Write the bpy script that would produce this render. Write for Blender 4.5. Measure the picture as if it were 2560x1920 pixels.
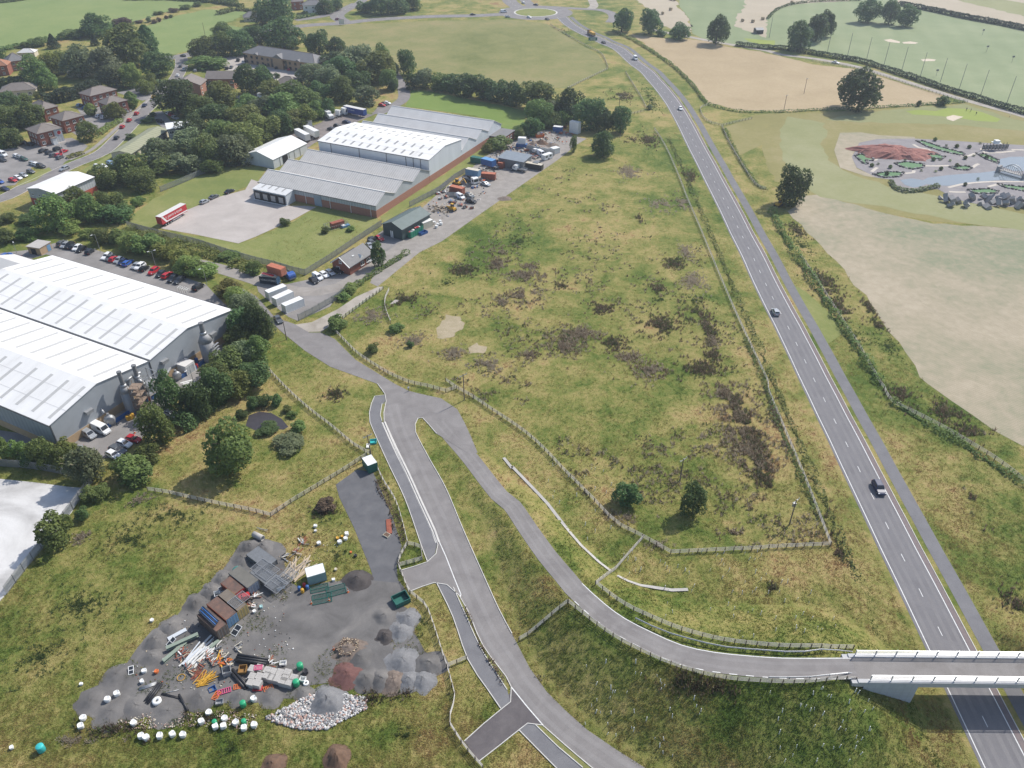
import bpy, math, random
import numpy as np
from mathutils import Vector, Matrix
from mathutils.geometry import tessellate_polygon
random.seed(7); RNG = np.random.default_rng(7)
R = math.radians
for _o in list(bpy.data.objects): bpy.data.objects.remove(_o, do_unlink=True)
scn = bpy.context.scene
COL = scn.collection
# ---------------------------------------------------------------- camera, sky, sun, exposure
F = 1950.0; TH = math.atan(F/2720.0); CAMH = 120.0           # focal length in photo pixels, tilt, flying height
cam = bpy.data.cameras.new('camera'); cam.sensor_fit = 'HORIZONTAL'
cam.angle = 2*math.atan(1280/F); cam.clip_end = 6000; cam.clip_start = 1.0
camo = bpy.data.objects.new('camera', cam); COL.objects.link(camo)
camo.location = (0, 0, CAMH); camo.rotation_euler = (math.pi/2-TH, 0, 0); scn.camera = camo
SUN_EL = R(46); SUN_AZ = math.atan2(.755, .655)
SV = Vector((math.sin(SUN_AZ)*math.cos(SUN_EL), math.cos(SUN_AZ)*math.cos(SUN_EL), math.sin(SUN_EL)))
wd = bpy.data.worlds.new('World'); scn.world = wd; wd.use_nodes = True
nt = wd.node_tree; bg = nt.nodes['Background']
sky = nt.nodes.new('ShaderNodeTexSky'); sky.sky_type = 'NISHITA'; sky.sun_disc = False
sky.sun_elevation = SUN_EL; sky.sun_rotation = SUN_AZ; sky.altitude = 100; sky.dust_density = 1.5
nt.links.new(sky.outputs[0], bg.inputs[0]); bg.inputs[1].default_value = 0.14
sl = bpy.data.lights.new('sun', 'SUN'); sl.energy = 4.2; sl.angle = R(0.53); sl.color = (1.0, .955, .88)
slo = bpy.data.objects.new('sun', sl); COL.objects.link(slo); slo.location = (200, 200, 400)
slo.rotation_euler = SV.to_track_quat('Z', 'Y').to_euler()
scn.view_settings.view_transform = 'Standard'; scn.view_settings.look = 'None'
scn.view_settings.exposure = 0.22; scn.view_settings.gamma = 1.0
try: scn.view_settings.use_curve_mapping = False
except Exception: pass
# ---------------------------------------------------------------- pixel directions -> places on the ground
def T(c, r, k=3.456, ox=None, oy=None):
    bx = c*640 if ox is None else ox; by = r*480 if oy is None else oy
    return lambda x, y: (bx+x/k, by+y/k)
T00, T10, T20, T30 = T(0,0), T(1,0), T(2,0), T(3,0)
T01, T11, T21, T31 = T(0,1), T(1,1), T(2,1), T(3,1)
T02, T12, T22, T32 = T(0,2), T(1,2), T(2,2), T(3,2)
T03, T13, T23, T33 = T(0,3), T(1,3), T(2,3), T(3,3)
YD = T(0,0,5.267,1020,280); J1 = T(0,0,5.267,380,1300); J2 = T(0,0,5.267,360,1560)
PL = T(0,0,5.53,200,800); OF = T(0,0,6.9125,40,200); OG = T(0,0,7.9,0,320); WF = T(0,0,6.144,600,380)
BR = T(0,0,5.027,2120,1560); GF = T(0,0,4.809,2100,330); BG = T(0,0,6.9125,640,620); TN = T(0,0,4.254,560,0); W3 = T(0,0,11.06,590,300)
CT, ST = math.cos(TH), math.sin(TH)
def ray(p):
    x = (p[0]-1280)/F; y = -(p[1]-960)/F
    return (x, CT+y*ST, -ST+y*CT)
def W(p, z=0.0):
    d = ray(p); t = (CAMH-z)/-d[2]
    return Vector((d[0]*t, d[1]*t, z))
def proj(v):
    x, y, z = v[0], v[1], v[2]-CAMH
    dep = y*CT - z*ST; up = y*ST + z*CT
    return (1280+F*x/dep, 960-F*up/dep, dep)
# ramp to the bridge: centre line with its rise above the flat land
RAMP_PX = [(T12(1580,330),0),(T12(1715,485),.03),(T12(1850,640),.25),(T12(2100,960),.9),(T22(0,1050),1.3),(T22(130,1240),1.9),(T22(300,1480),2.7),(T23(450,0),3.3),(T23(535,105),3.7),(T23(735,290),4.4),
           (T23(925,430),4.9),(T23(1175,560),5.3),(T23(1440,675),5.7),(T23(1750,745),6.0),(T23(2212,790),6.25),(T33(300,800),6.3),(T33(760,798),6.3)]
def cat(pts, step=2.0):
    """Catmull-Rom curve through points, resampled"""
    P = [Vector(p) for p in pts]
    P = [P[0]*2-P[1]] + P + [P[-1]*2-P[-2]]
    out = []
    for i in range(1, len(P)-2):
        n = max(1, int((P[i+1]-P[i]).length/step))
        for k in range(n):
            t = k/n; a, b, c, d = P[i-1], P[i], P[i+1], P[i+2]
            out.append(.5*((2*b)+(c-a)*t+(2*a-5*b+4*c-d)*t*t+(3*b-a-3*c+d)*t**3))
    out.append(P[-2].copy()); return out
RAMP = cat([W(p, z) for p, z in RAMP_PX], 2.5)
_bd = (RAMP[-1]-RAMP[-6]); BRDIR = Vector((1, -.012, 0)).normalized()
BR0 = RAMP[-1].copy(); BRL = 44.0
RAMP2 = [BR0+BRDIR*(BRL-1), BR0+BRDIR*(BRL+40)+Vector((0, 2, -1.5)), BR0+BRDIR*(BRL+110)+Vector((0, 8, -6.0))]
def _segs(pl): return [(np.array(a), np.array(b)) for a, b in zip(pl, pl[1:])]
_SG = _segs([p.copy() for p in RAMP[:-2]]) + _segs(RAMP2)
_a, _b = W(T32(1130,1430)), W(T33(2025,1565)); RA_ = (_a.x, _a.y); _d = (_b-_a).normalized(); RD_ = (_d.x, _d.y)
def hgt_np(X, Y):
    X = np.asarray(X, float); Y = np.asarray(Y, float); H = np.zeros(X.shape)
    m = (X > -60) & (X < 280) & (Y > 20) & (Y < 190)
    if not m.any(): return H
    x, y = X[m], Y[m]; best = np.zeros(x.shape); near = np.full(x.shape, 1e9)
    for a, b in _SG:
        d = b-a; L2 = d[0]**2+d[1]**2
        t = np.clip(((x-a[0])*d[0]+(y-a[1])*d[1])/L2, 0, 1)
        px, py, pz = a[0]+t*d[0], a[1]+t*d[1], a[2]+t*d[2]
        ds = np.hypot(x-px, y-py); q = ds < near; near = np.where(q, ds, near); best = np.where(q, pz-np.maximum(0, ds-3.6)/2.25, best)
    dr = (x-RA_[0])*RD_[1]-(y-RA_[1])*RD_[0]; dr = np.where(dr*RD_[1] > 0, np.abs(dr)-9.8, np.abs(dr)-6.0); best = np.minimum(best, np.maximum(0, dr)/1.25)      # the slope stops short of the main road
    H[m] = np.maximum(best, 0); return H
def hgt(x, y): return float(hgt_np(np.array([x]), np.array([y]))[0])
def WG(p):
    z = 0.0
    for _ in range(7):
        v = W(p, z); z = .5*z+.5*hgt(v.x, v.y)
    v = W(p, z); v.z = hgt(v.x, v.y); return v
# ---------------------------------------------------------------- materials
MATS = {}
def _new(name):
    m = bpy.data.materials.new(name); m.use_nodes = True; MATS[name] = m
    n = m.node_tree.nodes; return m, n, m.node_tree.links, n['Principled BSDF']
def N(n, t, **k):
    x = n.new(t)
    for a, b in k.items():
        if a.startswith('i_'): x.inputs[int(a[2:])].default_value = b
        else: setattr(x, a, b)
    return x
def c4(c): return (c[0], c[1], c[2], 1)
def ramp(n, stops, interp='LINEAR'):
    r = n.new('ShaderNodeValToRGB'); e = r.color_ramp.elements; r.color_ramp.interpolation = interp
    while len(e) > 1: e.remove(e[-1])
    e[0].position = stops[0][0]; e[0].color = c4(stops[0][1])
    for p, c in stops[1:]:
        q = e.new(p); q.color = c4(c)
    return r
def noise(n, l, src, scale, detail=4, rough=.6, dist=0):
    x = n.new('ShaderNodeTexNoise'); x.inputs['Scale'].default_value = scale; x.inputs['Detail'].default_value = detail
    x.inputs['Roughness'].default_value = rough; x.inputs['Distortion'].default_value = dist
    l.new(src, x.inputs['Vector']); return x
def pm(name, c1, c2=None, scale=1.5, rough=.75, bump=0.0, metal=0.0, spec=.35, wpos=False, var=0.0, c3=None, stretch=None):
    """plain material: two-tone noise, optional third wear tone, slight relief"""
    if name in MATS: return MATS[name]
    m, n, l, b = _new(name); c2 = c2 or tuple(x*.82 for x in c1)
    src = n.new('ShaderNodeNewGeometry').outputs['Position'] if wpos else n.new('ShaderNodeTexCoord').outputs['Object']
    if stretch:
        mp = n.new('ShaderNodeMapping'); mp.inputs['Scale'].default_value = stretch; l.new(src, mp.inputs[0]); src = mp.outputs[0]
    nz = noise(n, l, src, scale, 5, .65)
    st = [(.3, c2), (.68, c1)]
    if c3: st = [(.28, c3), (.42, c2), (.68, c1)]
    r = ramp(n, st); l.new(nz.outputs[0], r.inputs[0]); colr = r.outputs[0]
    if var:
        oi = n.new('ShaderNodeObjectInfo'); h = n.new('ShaderNodeHueSaturation')
        mr = N(n, 'ShaderNodeMapRange', i_3=1-var, i_4=1+var); l.new(oi.outputs['Random'], mr.inputs[0])
        l.new(mr.outputs[0], h.inputs['Value']); l.new(colr, h.inputs['Color']); colr = h.outputs[0]
    l.new(colr, b.inputs['Base Color']); b.inputs['Roughness'].default_value = rough; b.inputs['Metallic'].default_value = metal
    b.inputs['Specular IOR Level'].default_value = spec
    if bump:
        bn = noise(n, l, src, scale*6, 3, .6); bp = N(n, 'ShaderNodeBump'); bp.inputs['Strength'].default_value = bump; bp.inputs['Distance'].default_value = .05
        l.new(bn.outputs[0], bp.inputs['Height']); l.new(bp.outputs[0], b.inputs['Normal'])
    return m
def ground_mat(name, stops, scales=(.018, .12, .9), wts=(.45, .35, .3), rough=.95, bump=.5, bdist=.25, stripe=None, attr=False, transl=0.0):
    """outdoor surface: three sizes of patchiness from world position, running through a colour ramp"""
    m, n, l, b = _new(name)
    src = n.new('ShaderNodeNewGeometry').outputs['Position']
    flat = n.new('ShaderNodeMapping'); flat.inputs['Scale'].default_value = (1, 1, .15); l.new(src, flat.inputs[0]); src = flat.outputs[0]
    acc = None
    for s, w in zip(scales, wts):
        z = noise(n, l, src, s, 4, .62, .4); mu = N(n, 'ShaderNodeMath', operation='MULTIPLY_ADD', i_1=w); l.new(z.outputs[0], mu.inputs[0])
        if acc is None: mu.inputs[2].default_value = -(sum(wts)-1)/2
        else: l.new(acc, mu.inputs[2])
        acc = mu.outputs[0]
    if stripe:
        mp = n.new('ShaderNodeMapping'); mp.inputs['Rotation'].default_value = (0, 0, stripe[0]); l.new(src, mp.inputs[0])
        wv = n.new('ShaderNodeTexWave'); wv.inputs['Scale'].default_value = stripe[1]; wv.inputs['Distortion'].default_value = 1.2; wv.inputs['Detail'].default_value = 2; wv.inputs['Detail Scale'].default_value = .4
        l.new(mp.outputs[0], wv.inputs[0]); mu = N(n, 'ShaderNodeMath', operation='MULTIPLY_ADD', i_1=stripe[2]); l.new(wv.outputs['Fac'], mu.inputs[0]); l.new(acc, mu.inputs[2])
        ad = N(n, 'ShaderNodeMath', operation='SUBTRACT', i_1=stripe[2]/2); l.new(mu.outputs[0], ad.inputs[0]); acc = ad.outputs[0]
    if attr:
        at = n.new('ShaderNodeAttribute'); at.attribute_name = 'tint'
        ad = N(n, 'ShaderNodeMath', operation='ADD'); l.new(acc, ad.inputs[0]); l.new(at.outputs['Fac'], ad.inputs[1]); acc = ad.outputs[0]
    st = N(n, 'ShaderNodeMapRange', i_1=.3, i_2=.7); l.new(acc, st.inputs[0])
    r = ramp(n, stops); l.new(st.outputs[0], r.inputs[0]); l.new(r.outputs[0], b.inputs['Base Color'])
    b.inputs['Roughness'].default_value = rough; b.inputs['Specular IOR Level'].default_value = .15
    if attr:
        tr = n.new('ShaderNodeBsdfTranslucent'); l.new(r.outputs[0], tr.inputs[0]); mx = N(n, 'ShaderNodeMixShader', i_0=.5); l.new(b.outputs[0], mx.inputs[1]); l.new(tr.outputs[0], mx.inputs[2]); l.new(mx.outputs[0], n['Material Output'].inputs[0])
    if bump:
        z = noise(n, l, src, 3.2, 5, .7); bp = N(n, 'ShaderNodeBump'); bp.inputs['Strength'].default_value = bump; bp.inputs['Distance'].default_value = bdist
        l.new(z.outputs[0], bp.inputs['Height']); l.new(bp.outputs[0], b.inputs['Normal'])
    return m
def leaf_mat(name, c1, c2):
    m, n, l, b = _new(name)
    src = n.new('ShaderNodeNewGeometry').outputs['Position']
    nz = noise(n, l, src, .55, 4, .7); r = ramp(n, [(.3, c1), (.7, c2)]); l.new(nz.outputs[0], r.inputs[0])
    oi = n.new('ShaderNodeObjectInfo'); h = n.new('ShaderNodeHueSaturation')
    a = N(n, 'ShaderNodeMapRange', i_3=.72, i_4=1.42); l.new(oi.outputs['Random'], a.inputs[0]); l.new(a.outputs[0], h.inputs['Value'])
    a2 = N(n, 'ShaderNodeMapRange', i_3=.465, i_4=.515); l.new(oi.outputs['Random'], a2.inputs[0]); l.new(a2.outputs[0], h.inputs['Hue'])
    l.new(r.outputs[0], h.inputs['Color']); l.new(h.outputs[0], b.inputs['Base Color'])
    b.inputs['Roughness'].default_value = .6; b.inputs['Specular IOR Level'].default_value = .25
    tr = n.new('ShaderNodeBsdfTranslucent'); l.new(h.outputs[0], tr.inputs[0])
    mx = N(n, 'ShaderNodeMixShader', i_0=.4); l.new(b.outputs[0], mx.inputs[1]); l.new(tr.outputs[0], mx.inputs[2])
    l.new(mx.outputs[0], n['Material Output'].inputs[0]); return m
# ---------------------------------------------------------------- mesh building
class MB:
    def __init__(s): s.v = []; s.f = []; s.m = []
    def add(s, vs, fs, mi=0):
        o = len(s.v); s.v += [tuple(v) for v in vs]; s.f += [tuple(i+o for i in f) for f in fs]; s.m += [mi]*len(fs); return s
    def box(s, x0, x1, y0, y1, z0, z1, mi=0, M=None):
        vs = [Vector(p) for p in ((x0,y0,z0),(x1,y0,z0),(x1,y1,z0),(x0,y1,z0),(x0,y0,z1),(x1,y0,z1),(x1,y1,z1),(x0,y1,z1))]
        if M is not None: vs = [M@v for v in vs]
        return s.add(vs, [(0,3,2,1),(4,5,6,7),(0,1,5,4),(1,2,6,5),(2,3,7,6),(3,0,4,7)], mi)
    def bar(s, a, b, w, h=None, mi=0):
        """square bar from a to b"""
        a, b = Vector(a), Vector(b); h = h or w; d = b-a; L = d.length
        if L < 1e-6: return s
        q = d.to_track_quat('X', 'Z').to_matrix().to_4x4(); M = Matrix.Translation(a)@q
        return s.box(0, L, -w/2, w/2, -h/2, h/2, mi, M)
    def cyl(s, a, b, r0, r1=None, n=10, mi=0, cap=True):
        a, b = Vector(a), Vector(b); r1 = r0 if r1 is None else r1
        q = (b-a).to_track_quat('Z', 'Y'); vs = []
        for c, r in ((a, r0), (b, r1)):
            for k in range(n):
                t = 2*math.pi*k/n; vs.append(c+q@Vector((r*math.cos(t), r*math.sin(t), 0)))
        fs = [(k, (k+1)%n, n+(k+1)%n, n+k) for k in range(n)]
        if cap: fs += [tuple(range(n-1, -1, -1)), tuple(range(n, 2*n))]
        return s.add(vs, fs, mi)
    def pipe(s, a, b, r, t, n=14, mi=0):
        a, b = Vector(a), Vector(b); q = (b-a).to_track_quat('Z', 'Y'); vs = []
        for c, rr in ((a, r), (b, r), (b, r-t), (a, r-t)):
            for k in range(n):
                g = 2*math.pi*k/n; vs.append(c+q@Vector((rr*math.cos(g), rr*math.sin(g), 0)))
        fs = []
        for j in range(4):
            for k in range(n): fs.append((j*n+k, j*n+(k+1)%n, ((j+1)%4)*n+(k+1)%n, ((j+1)%4)*n+k))
        return s.add(vs, fs, mi)
    def lathe(s, prof, c=(0,0,0), n=14, mi=0):
        vs = []; fs = []; c = Vector(c)
        for r, z in prof:
            for k in range(n):
                t = 2*math.pi*k/n; vs.append(c+Vector((r*math.cos(t), r*math.sin(t), z)))
        for j in range(len(prof)-1):
            for k in range(n): fs.append((j*n+k, j*n+(k+1)%n, (j+1)*n+(k+1)%n, (j+1)*n+k))
        fs.append(tuple(range(n-1,-1,-1))); fs.append(tuple((len(prof)-1)*n+k for k in range(n)))
        return s.add(vs, fs, mi)
    def mesh(s, name, mats, smooth=False):
        me = bpy.data.meshes.new(name); me.from_pydata(s.v, [], s.f)
        for m in (mats if isinstance(mats, (list, tuple)) else [mats]): me.materials.append(m)
        if any(s.m): me.polygons.foreach_set('material_index', s.m)
        if smooth: me.polygons.foreach_set('use_smooth', [True]*len(s.f))
        me.update(); return me
    def build(s, name, mats, parent=None, smooth=False, **k): return ob(name, s.mesh(name, mats, smooth), parent, **k)
def ob(name, me, parent=None, loc=None, rz=None, scale=None, label=None, cat=None, group=None, kind=None, mat=None):
    o = bpy.data.objects.new(name, me); COL.objects.link(o)
    if parent is not None: o.parent = parent
    if loc is not None: o.location = loc
    if rz is not None: o.rotation_euler = (0, 0, rz) if not isinstance(rz, (tuple, list)) else rz
    if scale is not None: o.scale = scale if isinstance(scale, (tuple, list)) else (scale,)*3
    if label: o['label'] = label
    if cat: o['category'] = cat
    if group: o['group'] = group
    if kind: o['kind'] = kind
    if mat is not None:
        o.material_slots[0].link = 'OBJECT'; o.material_slots[0].material = mat
    return o
def thing(name, label, cat, loc=(0,0,0), rz=0, group=None, scale=None): return ob(name, None, None, loc, rz, scale, label, cat, group)
def npmesh(name, V, Fc, mats, tint=None, smooth=False):
    """big mesh from arrays; Fc (n,3) or (n,4)"""
    me = bpy.data.meshes.new(name); V = np.asarray(V, np.float32); Fc = np.asarray(Fc, np.int32); k = Fc.shape[1]
    me.vertices.add(len(V)); me.vertices.foreach_set('co', V.ravel())
    me.loops.add(Fc.size); me.loops.foreach_set('vertex_index', Fc.ravel())
    me.polygons.add(len(Fc)); me.polygons.foreach_set('loop_start', np.arange(0, Fc.size, k, dtype=np.int32))
    for m in (mats if isinstance(mats, (list, tuple)) else [mats]): me.materials.append(m)
    if tint is not None:
        a = me.attributes.new('tint', 'FLOAT', 'POINT'); a.data.foreach_set('value', np.asarray(tint, np.float32))
    me.update(calc_edges=True); me.validate()
    if smooth: me.polygons.foreach_set('use_smooth', [True]*len(me.polygons))
    return me
def sheet(name, px, off, mat, z=None, world=False, parent=None, sub=None, **k):
    """flat ground area from an outline"""
    P = [Vector(p) if world else W(p, 0) for p in px]
    P = [Vector((p.x, p.y, 0)) for p in P]
    tri = tessellate_polygon([P]); mb = MB()
    fs = []
    for t in tri:
        a, b, c = (P[i] for i in t)
        fs.append(tuple(t) if (b-a).cross(c-a).z > 0 else (t[0], t[2], t[1]))
    mb.add([(p.x, p.y, (hgt(p.x, p.y) if z is None else z)+off) for p in P], fs)
    if parent is None and 'kind' not in k: k['kind'] = 'structure'
    return mb.build(name, mat, parent, **k)
def offs(pl, o):
    """polyline shifted sideways (to the right of travel)"""
    out = []
    for i, p in enumerate(pl):
        d = (pl[min(i+1, len(pl)-1)]-pl[max(i-1, 0)]); d.z = 0; d.normalize(); out.append(p+Vector((d.y, -d.x, 0))*o)
    return out
def ribbon(name, pl, o1, o2, off, mat, parent=None, drape=False, thick=0, **k):
    a, b = offs(pl, o1), offs(pl, o2); mb = MB(); n = len(pl)
    f = (lambda p: (p.x, p.y, hgt(p.x, p.y)+off)) if drape else (lambda p: (p.x, p.y, p.z+off))
    vs = [f(p) for p in a]+[f(p) for p in b]
    s = 1 if o2 > o1 else -1
    fs = [((i, n+i, n+i+1, i+1) if s > 0 else (i, i+1, n+i+1, n+i)) for i in range(n-1)]
    if thick:
        vs += [(v[0], v[1], v[2]-thick) for v in vs]; m = 2*n
        fs += [(i, i+1, m+i+1, m+i) if s > 0 else (i+1, i, m+i, m+i+1) for i in range(n-1)]
        fs += [(n+i+1, n+i, m+n+i, m+n+i+1) if s > 0 else (n+i, n+i+1, m+n+i+1, m+n+i) for i in range(n-1)]
        fs += [(0, m, m+n, n), (n-1, 2*n-1, m+2*n-1, m+n-1)]
    mb.add(vs, fs)
    if parent is None and 'kind' not in k and 'label' not in k: k['kind'] = 'structure'
    return mb.build(name, mat, parent, **k)
def path_px(px, z=0, step=4): return cat([W(p, z) for p in px], step)
def resample(pl, d):
    L = [0.0]
    for a, b in zip(pl, pl[1:]): L.append(L[-1]+(b-a).length)
    n = max(1, round(L[-1]/d)); out = []; j = 0
    for k in range(n+1):
        s = L[-1]*k/n
        while j < len(L)-2 and L[j+1] < s: j += 1
        t = (s-L[j])/max(1e-9, L[j+1]-L[j]); out.append(pl[j].lerp(pl[j+1], t))
    return out
def inpoly(x, y, P):
    x = np.asarray(x); y = np.asarray(y); ins = np.zeros(x.shape, bool); n = len(P)
    for i in range(n):
        x1, y1, x2, y2 = P[i][0], P[i][1], P[(i+1)%n][0], P[(i+1)%n][1]
        if y1 == y2: continue
        c = ((y1 > y) != (y2 > y)) & (x < (x2-x1)*(y-y1)/(y2-y1)+x1); ins ^= c
    return ins
def vnoise(x, y, s, seed=0):
    """smooth lattice noise 0..1"""
    g = np.random.default_rng(seed).random((64, 64)); x = np.asarray(x)/s+500; y = np.asarray(y)/s+500
    i = np.floor(x).astype(int); j = np.floor(y).astype(int); u = x-i; v = y-j; u = u*u*(3-2*u); v = v*v*(3-2*v)
    G = lambda a, b: g[a % 64, b % 64]
    return (G(i,j)*(1-u)+G(i+1,j)*u)*(1-v)+(G(i,j+1)*(1-u)+G(i+1,j+1)*u)*v
# ---------------------------------------------------------------- surface materials
ROUGH = [(0, (.072,.115,.020)), (.22, (.125,.16,.034)), (.45, (.205,.205,.058)), (.66, (.285,.25,.088)), (.86, (.36,.28,.12)), (1, (.26,.165,.075))]
m_rough = ground_mat('rough_grass', ROUGH, (.022, .12, .8), (.8, .6, .35), bump=.8, bdist=.3)
m_tuft = ground_mat('grass_blades', [(p, tuple(x*1.16 for x in c)) for p, c in ROUGH], (.022, .12, .8), (.8, .6, .2), bump=0, attr=True)
m_pasture = ground_mat('pasture', [(0, (.15,.21,.07)), (.5, (.20,.255,.09)), (1, (.28,.295,.12))], (.008, .05, .5), (.5, .3, .25), bump=.3, stripe=(1.1, .09, .12))
m_lawn = ground_mat('lawn', [(0, (.13,.17,.05)), (.5, (.20,.22,.07)), (1, (.29,.275,.115))], (.03, .15, .9), (.5, .35, .25), bump=.35)
m_verge = ground_mat('mown_verge', [(0, (.13,.16,.05)), (.5, (.21,.205,.08)), (1, (.30,.25,.12))], (.03, .2, 1.2), (.4, .35, .4), bump=.5)
m_stubble = ground_mat('stubble', [(0, (.32,.25,.15)), (.5, (.40,.31,.19)), (1, (.47,.38,.25))], (.012, .06, .6), (.4, .3, .3), bump=.35, stripe=(R(-28), .28, .22))
m_dryfield = ground_mat('dry_field', [(0, (.21,.235,.15)), (.3, (.285,.27,.185)), (.65, (.36,.31,.225)), (1, (.42,.36,.27))], (.014, .05, .35), (.75, .45, .45), bump=.4, stripe=(R(62), .5, .06))
m_straw = ground_mat('flattened_straw', [(0, (.26,.23,.13)), (.5, (.36,.30,.20)), (1, (.44,.37,.27))], (.1, .5, 2), (.4, .4, .4), bump=.5)
m_hay = ground_mat('hay_field', [(0, (.36,.31,.22)), (.5, (.42,.36,.27)), (1, (.47,.41,.31))], (.008, .05, .5), (.4, .3, .25), bump=.2)
m_range = ground_mat('range_grass', [(0, (.19,.235,.12)), (.5, (.235,.275,.15)), (1, (.30,.325,.19))], (.01, .05, .5), (.5, .3, .2), bump=.2, stripe=(R(15), .02, .06))
m_fair = ground_mat('fairway', [(0, (.20,.215,.09)), (.5, (.255,.26,.125)), (1, (.32,.31,.18))], (.01, .045, .5), (.55, .35, .2), bump=.25)
m_green = ground_mat('putting_green', [(0, (.22,.27,.06)), (1, (.29,.34,.09))], (.02, .1, .6), (.4, .3, .2), bump=.1)
m_turf = pm('artificial_turf', (.13,.24,.12), (.10,.19,.09), 2, .9, wpos=True)
m_olive = ground_mat('golf_rough', [(0, (.19,.18,.065)), (.5, (.25,.225,.09)), (1, (.33,.28,.15))], (.012, .06, .5), (.5, .35, .25), bump=.4)
def asphalt(name, a, b, c, sc=.35):
    m, n, l, bs = _new(name); src = n.new('ShaderNodeNewGeometry').outputs['Position']
    z1 = noise(n, l, src, sc, 5, .6, .5); z2 = noise(n, l, src, 9, 3, .7)
    r = ramp(n, [(.3, a), (.52, b), (.75, c)]); l.new(z1.outputs[0], r.inputs[0])
    mr = N(n, 'ShaderNodeMapRange', i_1=.25, i_2=.75, i_3=.84, i_4=1.16); l.new(z2.outputs[0], mr.inputs[0])
    h = n.new('ShaderNodeHueSaturation'); l.new(mr.outputs[0], h.inputs['Value']); l.new(r.outputs[0], h.inputs['Color'])
    l.new(h.outputs[0], bs.inputs['Base Color']); bs.inputs['Roughness'].default_value = .88; bs.inputs['Specular IOR Level'].default_value = .25
    bp = N(n, 'ShaderNodeBump'); bp.inputs['Strength'].default_value = .25; bp.inputs['Distance'].default_value = .02
    l.new(z2.outputs[0], bp.inputs['Height']); l.new(bp.outputs[0], bs.inputs['Normal']); return m
m_road = asphalt('main_asphalt', (.155,.15,.157), (.175,.17,.177), (.195,.188,.193), .22)
m_lane = asphalt('lane_asphalt', (.185,.172,.168), (.22,.206,.20), (.26,.244,.236), .25)
m_lane2 = asphalt('dusty_lane', (.24,.22,.20), (.29,.265,.24), (.34,.31,.285), .3)
m_foot = asphalt('footway_asphalt', (.15,.148,.156), (.172,.17,.178), (.195,.192,.198), .3)
m_carpark = asphalt('car_park_asphalt', (.19,.18,.172), (.25,.235,.225), (.30,.285,.275), .12)
m_brown = asphalt('side_road_asphalt', (.095,.085,.09), (.12,.108,.11), (.15,.135,.135), .4)
m_conc = pm('concrete', (.46,.44,.41), (.37,.35,.33), .5, .85, .2, wpos=True)
m_apron = asphalt('concrete_apron', (.36,.325,.30), (.42,.38,.35), (.48,.44,.41), .10)
m_slab = asphalt('white_slab', (.34,.33,.32), (.58,.57,.555), (.78,.77,.755), .07)
m_gravel = asphalt('dark_gravel', (.10,.095,.092), (.15,.143,.138), (.215,.202,.188), .17)
m_gravel2 = asphalt('gravel_strip', (.105,.105,.112), (.125,.125,.132), (.15,.148,.152), .4)
m_track = asphalt('dirt_track', (.27,.24,.20), (.36,.325,.28), (.43,.39,.345), .25)
m_dirt = asphalt('bare_earth', (.26,.20,.145), (.36,.28,.20), (.42,.35,.26), .3)
m_kerb = pm('kerb_concrete', (.62,.60,.56), (.5,.48,.45), .8, .8, .1, wpos=True)
m_paint = pm('road_paint', (.78,.78,.76), (.58,.58,.57), 1.5, .7, wpos=True)
m_yellow = pm('yellow_paint', (.55,.42,.08), None, 2, .7, wpos=True)
m_pink = pm('pinkish_strip', (.21,.17,.165), (.17,.14,.14), 1.2, .9, wpos=True)
m_water = None
def water():
    m, n, l, b = _new('water'); b.inputs['Base Color'].default_value = (.16,.19,.21,1); b.inputs['Roughness'].default_value = .06; b.inputs['Specular IOR Level'].default_value = .9
    src = n.new('ShaderNodeNewGeometry').outputs['Position']; z = noise(n, l, src, 1.2, 3, .6); bp = N(n, 'ShaderNodeBump'); bp.inputs['Strength'].default_value = .12; bp.inputs['Distance'].default_value = .05
    l.new(z.outputs[0], bp.inputs['Height']); l.new(bp.outputs[0], b.inputs['Normal']); return m
m_water = water()
# ---------------------------------------------------------------- ground sheet with the embankments
def lines(a, b, lo, hi, st, out): return np.concatenate([np.linspace(lo, a, out, endpoint=False), np.arange(a, b, st), np.linspace(b, hi, out)])
gx = lines(-45, 250, -1600, 1600, 1.6, 24); gy = lines(35, 180, -300, 2600, 1.6, 30)
GX, GY = np.meshgrid(gx, gy); GZ = hgt_np(GX, GY); nx, ny = len(gx), len(gy)
_i = np.arange(nx*ny).reshape(ny, nx)
ob('ground', npmesh('ground', np.stack([GX.ravel(), GY.ravel(), GZ.ravel()], 1), np.stack([_i[:-1,:-1], _i[:-1,1:], _i[1:,1:], _i[1:,:-1]], -1).reshape(-1, 4), m_rough, smooth=True), kind='structure')
# ---------------------------------------------------------------- fields
EXC = []       # world outlines where no tufts of grass grow
def ragged(P, a, d=5.0):
    rg = random.Random(len(P)); out = []
    for p, q in zip(P, P[1:]+P[:1]):
        n = max(1, min(40, int((q-p).length/d)))
        for i in range(n): v = p.lerp(q, i/n); out.append(v+Vector((rg.uniform(-a, a), rg.uniform(-a, a), 0))*min(2.5, max(.5, v.length/220)))
    return out
RAG = {m_straw, m_rough, m_pasture, m_lawn, m_stubble, m_dryfield, m_hay, m_fair, m_olive, m_gravel, m_track}
def field(name, px, mat, off=.02, keep=False, **k):
    o = sheet(name, ragged([W(p) for p in px], .7, 1.3 if mat is m_straw else 5.0), off, mat, world=True, **k) if mat in RAG else sheet(name, px, off, mat, **k)
    if not keep: EXC.append([(W(p).x, W(p).y) for p in px])
    return o
field('pasture_field', [T00(-700,470), T00(0,440), T00(260,360), T00(560,300), T00(760,250), T00(960,200), T00(1150,190), T00(1400,120), T00(1750,20), T00(1900,-60), T00(-700,-60)], m_pasture)
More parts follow.
